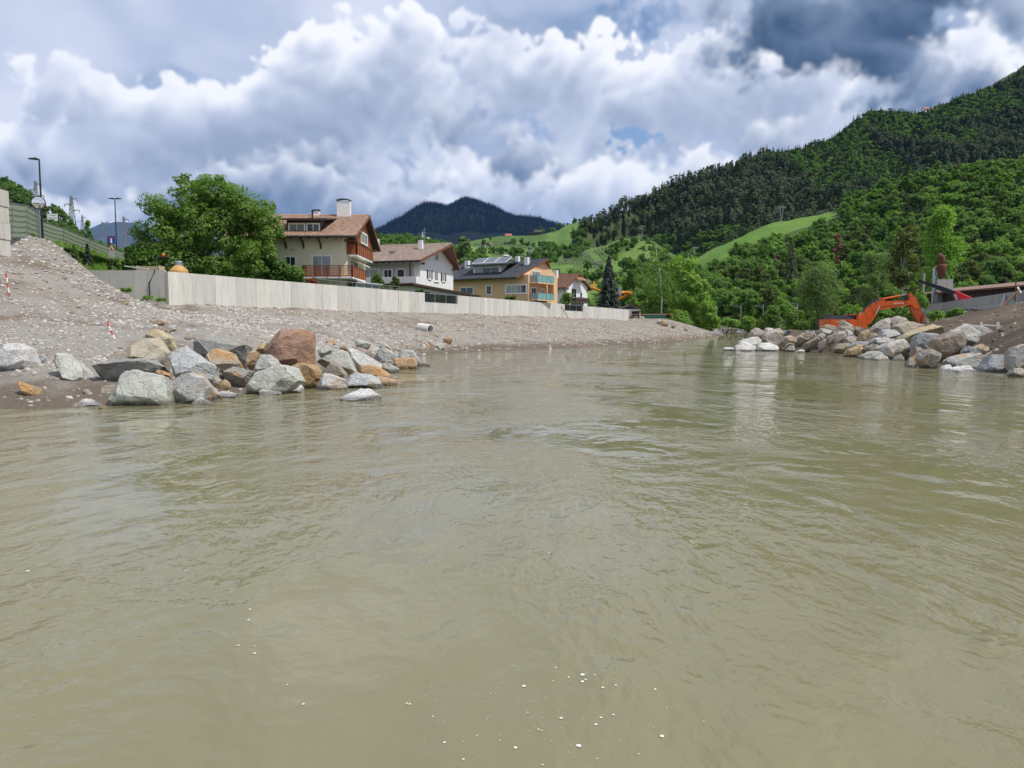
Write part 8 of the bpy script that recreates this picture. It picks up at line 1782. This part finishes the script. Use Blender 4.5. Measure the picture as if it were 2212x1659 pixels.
farm(2092, 566, 330, 9, 5, 2.5, 1.4, -0.3, M_BROOF, M_WOODD, 'dark house with brown roof edge hidden in the wood above the shed', 'wood_house', 'house'); farm(1999, 244, 1500, 10, 8, 6, 4, 0.2, M_RROOF, M_WHITE, 'red roofed house on the forest skyline', 'ridge_house', 'house')
p = W(913, 519, 2450); ch = empty('village_church', tuple(p)); tag(ch, 'distant white church with pointed spire below the blue mountain', 'church'); k = 2450 / FPX
MB().box(-3.2, 3.2, -3.2, 3.2, -8, 13).build('tower', M_WHITE, ch); MB().add([(-3.6, -3.6, 13), (3.6, -3.6, 13), (3.6, 3.6, 13), (-3.6, 3.6, 13), (0, 0, 31)], [(0, 1, 4), (1, 2, 4), (2, 3, 4), (3, 0, 4)]).build('spire', M_SHUT, ch); MB().prism([Vector((0, -5, -8)), Vector((0, 5, -8)), Vector((0, 5, 3)), Vector((0, 0, 9)), Vector((0, -5, 3))], (3.3, 0, 0), (22, 0, 0)).build('nave', M_WHITE, ch)
for i, (u, v) in enumerate([(897, 521), (922, 522), (929, 524), (937, 527), (903, 523), (890, 519), (943, 525)]):
    farm(u, v, 2400 + 20 * i, 12, 9, 5, 4, 0.4 * i, [M_DROOF, M_RROOF, M_SHUT][i % 3], M_WHITE, ['leftmost but one', 'just right of the church', 'second right of the church', 'lowest, right of the church', 'just left of the church', 'leftmost', 'rightmost'][i] + ' of the tiny far village houses', 'village_house', 'house')
# railway masts and line on the far bank
for i, (u, D) in enumerate([(1600, 262), (1548, 266), (1648, 258), (1722, 235), (1770, 225)]):
    p = W(u, 690, D); e = empty('rail_mast', (p.x, p.y, 2.0)); tag(e, ['pale railway mast left of the far bushes middle', 'pale railway mast beside the left bank tip', 'pale railway mast by the cone shaped tree', 'pale railway mast behind the round willow', 'pale railway mast right behind the round willow'][i], 'mast', 'railway masts')
    MB().box(-0.09, 0.09, -0.09, 0.09, 0, 7.5).build('post', M_CONCD, e); MB().beam((0, 0, 7.0), (-2.6, 0, 7.3), 0.1).beam((0, 0, 6.2), (-2.4, 0, 6.9), 0.08).build('bracket', M_GALV, e)
gr_ = MB(); 
for a in range(0, 24): gr_.box(a * 4.0 - 0.06, a * 4.0 + 0.06, -0.05, 0.05, 0, 1.0)
gr_.box(-1, 97, -0.03, 0.03, 0.8, 0.9).box(-1, 97, -0.03, 0.03, 0.35, 0.42); o = gr_.build('rail_fence', M_GALV); o.location = W(1545, HZ, 268); o.location.z = 2.4; o.rotation_euler[2] = -0.30; tag(o, 'grey railing along the track on the far bank', 'railing')
cr_ = MB().box(-3.5, 3.5, -1.2, 1.2, 0.3, 1.3).box(-2.2, 1.8, -1.1, 1.1, 1.3, 1.7).build('red_wagon', simple('dull_red_paint', (0.42, 0.05, 0.03), 0.6)); cr_.location = W(1640, 694, 257); cr_.location.z = 2.6; tag(cr_, 'low dull red wagon on the far bank behind the bushes', 'wagon')
# green net fence and tape at the wall end
nf = empty('net_fence', (W(1392, HZ, 206).x, 206, 4.2)); tag(nf, 'low green net fence right of the white hut', 'fence')
for j in range(4): MB().box(j * 1.9, j * 1.9 + 0.08, -0.04, 0.04, 0, 1.6).build('post', M_WOODB, nf); 
for j in range(3): MB().box(j * 1.9 + 0.08, j * 1.9 + 1.9, -0.01, 0.01, 0.1, 1.45).build('net', simple_once('dark_green_net', (0.02, 0.10, 0.07)), nf)
tp_ = MB().beam((-4, 0, 0), (7, 0, 0.1), 0.06, 0.12).box(-4.05, -3.95, -0.05, 0.05, -1.3, 0.05).box(6.95, 7.05, -0.05, 0.05, -1.3, 0.15).build('barrier_tape', simple('tape_red', (0.6, 0.25, 0.15), 0.6)); tp_.location = (W(1395, HZ, 203).x, 203, 5.3); tag(tp_, 'thin orange barrier tape at the end of the wall', 'barrier tape')
for (u0, v0, w_, h_, D, t_, lab) in [(1436, 697, 16, 10, 196, 'ochre', 'orange brown boulder at the stony tip of the left bank'), (1424, 693, 10, 7, 198, 'grey', 'grey slab stone at the stony tip of the left bank'), (1470, 712, 12, 6, 190, 'tan', 'tan stone low on the stony tip of the left bank'), (1455, 703, 9, 6, 193, 'pink', 'pink stone on the stony tip of the left bank'), (1490, 719, 10, 5, 186, 'pale', 'pale stone at the water on the stony tip'), (1482, 711, 8, 5, 188, 'brown', 'brown stone on the stony tip near the bushes')]:
    REG['w'] = (u0, v0, 1.0); stone('w', [(-w_ * .5, h_ * .4), (-w_ * .4, -h_ * .3), (0, -h_ * .5), (w_ * .45, -h_ * .2), (w_ * .5, h_ * .4), (0, h_ * .5)], D, t_, lab, 0.3, 0.4, 0.6, 0.3, group='boulders of the left bank tip')
# ------------------------------------------------------------------ foam flecks drifting on the water
fl = MB()
FL = [(960, 1605, 9), (1113, 1616, 12), (1250, 1612, 16), (1430, 1591, 15), (1132, 1483, 13), (1258, 1458, 15), (1258, 1473, 12), (1265, 1469, 7), (1285, 1459, 6), (1302, 1486, 9), (1330, 1481, 7), (1415, 1490, 9), (1228, 1464, 8), (1195, 1472, 5), (1212, 1552, 11), (1287, 1566, 10), (1298, 1551, 9), (1325, 1545, 8), (1163, 1577, 7), (1170, 1579, 5),
      (885, 1522, 8), (879, 1520, 8), (935, 1549, 6), (1001, 1641, 8), (1172, 1653, 7), (1290, 1640, 6), (1110, 1440, 5), (1200, 1443, 7), (60, 1234, 12), (540, 1317, 8), (537, 1340, 9), (515, 1395, 8), (550, 1412, 9), (550, 1397, 5), (655, 1522, 9), (620, 1480, 6), (1186, 1195, 6), (400, 1233, 6), (1520, 1560, 5), (1030, 1590, 5), (1140, 1540, 5), (1080, 1600, 5), (1060, 1500, 4), (960, 1560, 4), (1380, 1630, 5), (1340, 1600, 4), (1440, 1530, 4)]
for _ in range(40): FL.append((900 + 520 * R.random(), 1440 + 210 * R.random(), 1.6 + 1.8 * R.random()))
for u, v, s in FL:
    p = G(u, v, 0.0); k = p.y / FPX * s * 0.36; rgt = Vector((1, 0, 0)); n = 9; ph = R.random() * 6
    ring = [p + Vector((math.cos(2 * math.pi * i / n + ph) * k * (0.8 + 0.4 * R.random()), math.sin(2 * math.pi * i / n + ph) * k * 1.1 * (0.8 + 0.4 * R.random()), 0.004)) for i in range(n)]
    fl.add(ring + [p + Vector((0, 0, 0.004 + 0.25 * k))], [(i, (i + 1) % n, n) for i in range(n)])
tag(fl.build('foam_flecks', simple('foam', (0.62, 0.61, 0.55), 0.7, var=0.05)), 'small white foam flecks drifting on the near water', 'foam', kind='stuff')

# ------------------------------------------------------------------ air between here and the mountains
hz = MB().box(-16000, 16000, -400, 18500, -3.6, 2600).build('haze', None)
hm = bpy.data.materials.new('haze'); hm.use_nodes = True; ht = hm.node_tree; ht.nodes.clear()
ho = ht.nodes.new('ShaderNodeOutputMaterial'); pv = ht.nodes.new('ShaderNodeVolumePrincipled')
pv.inputs['Color'].default_value = (0.22, 0.47, 1.0, 1); pv.inputs['Density'].default_value = 0.000018; pv.inputs['Anisotropy'].default_value = 0.0
ht.links.new(pv.outputs[0], ho.inputs['Volume']); hz.data.materials.append(hm)
tag(hz, 'thin bluish air over the whole valley', 'haze', kind='stuff')
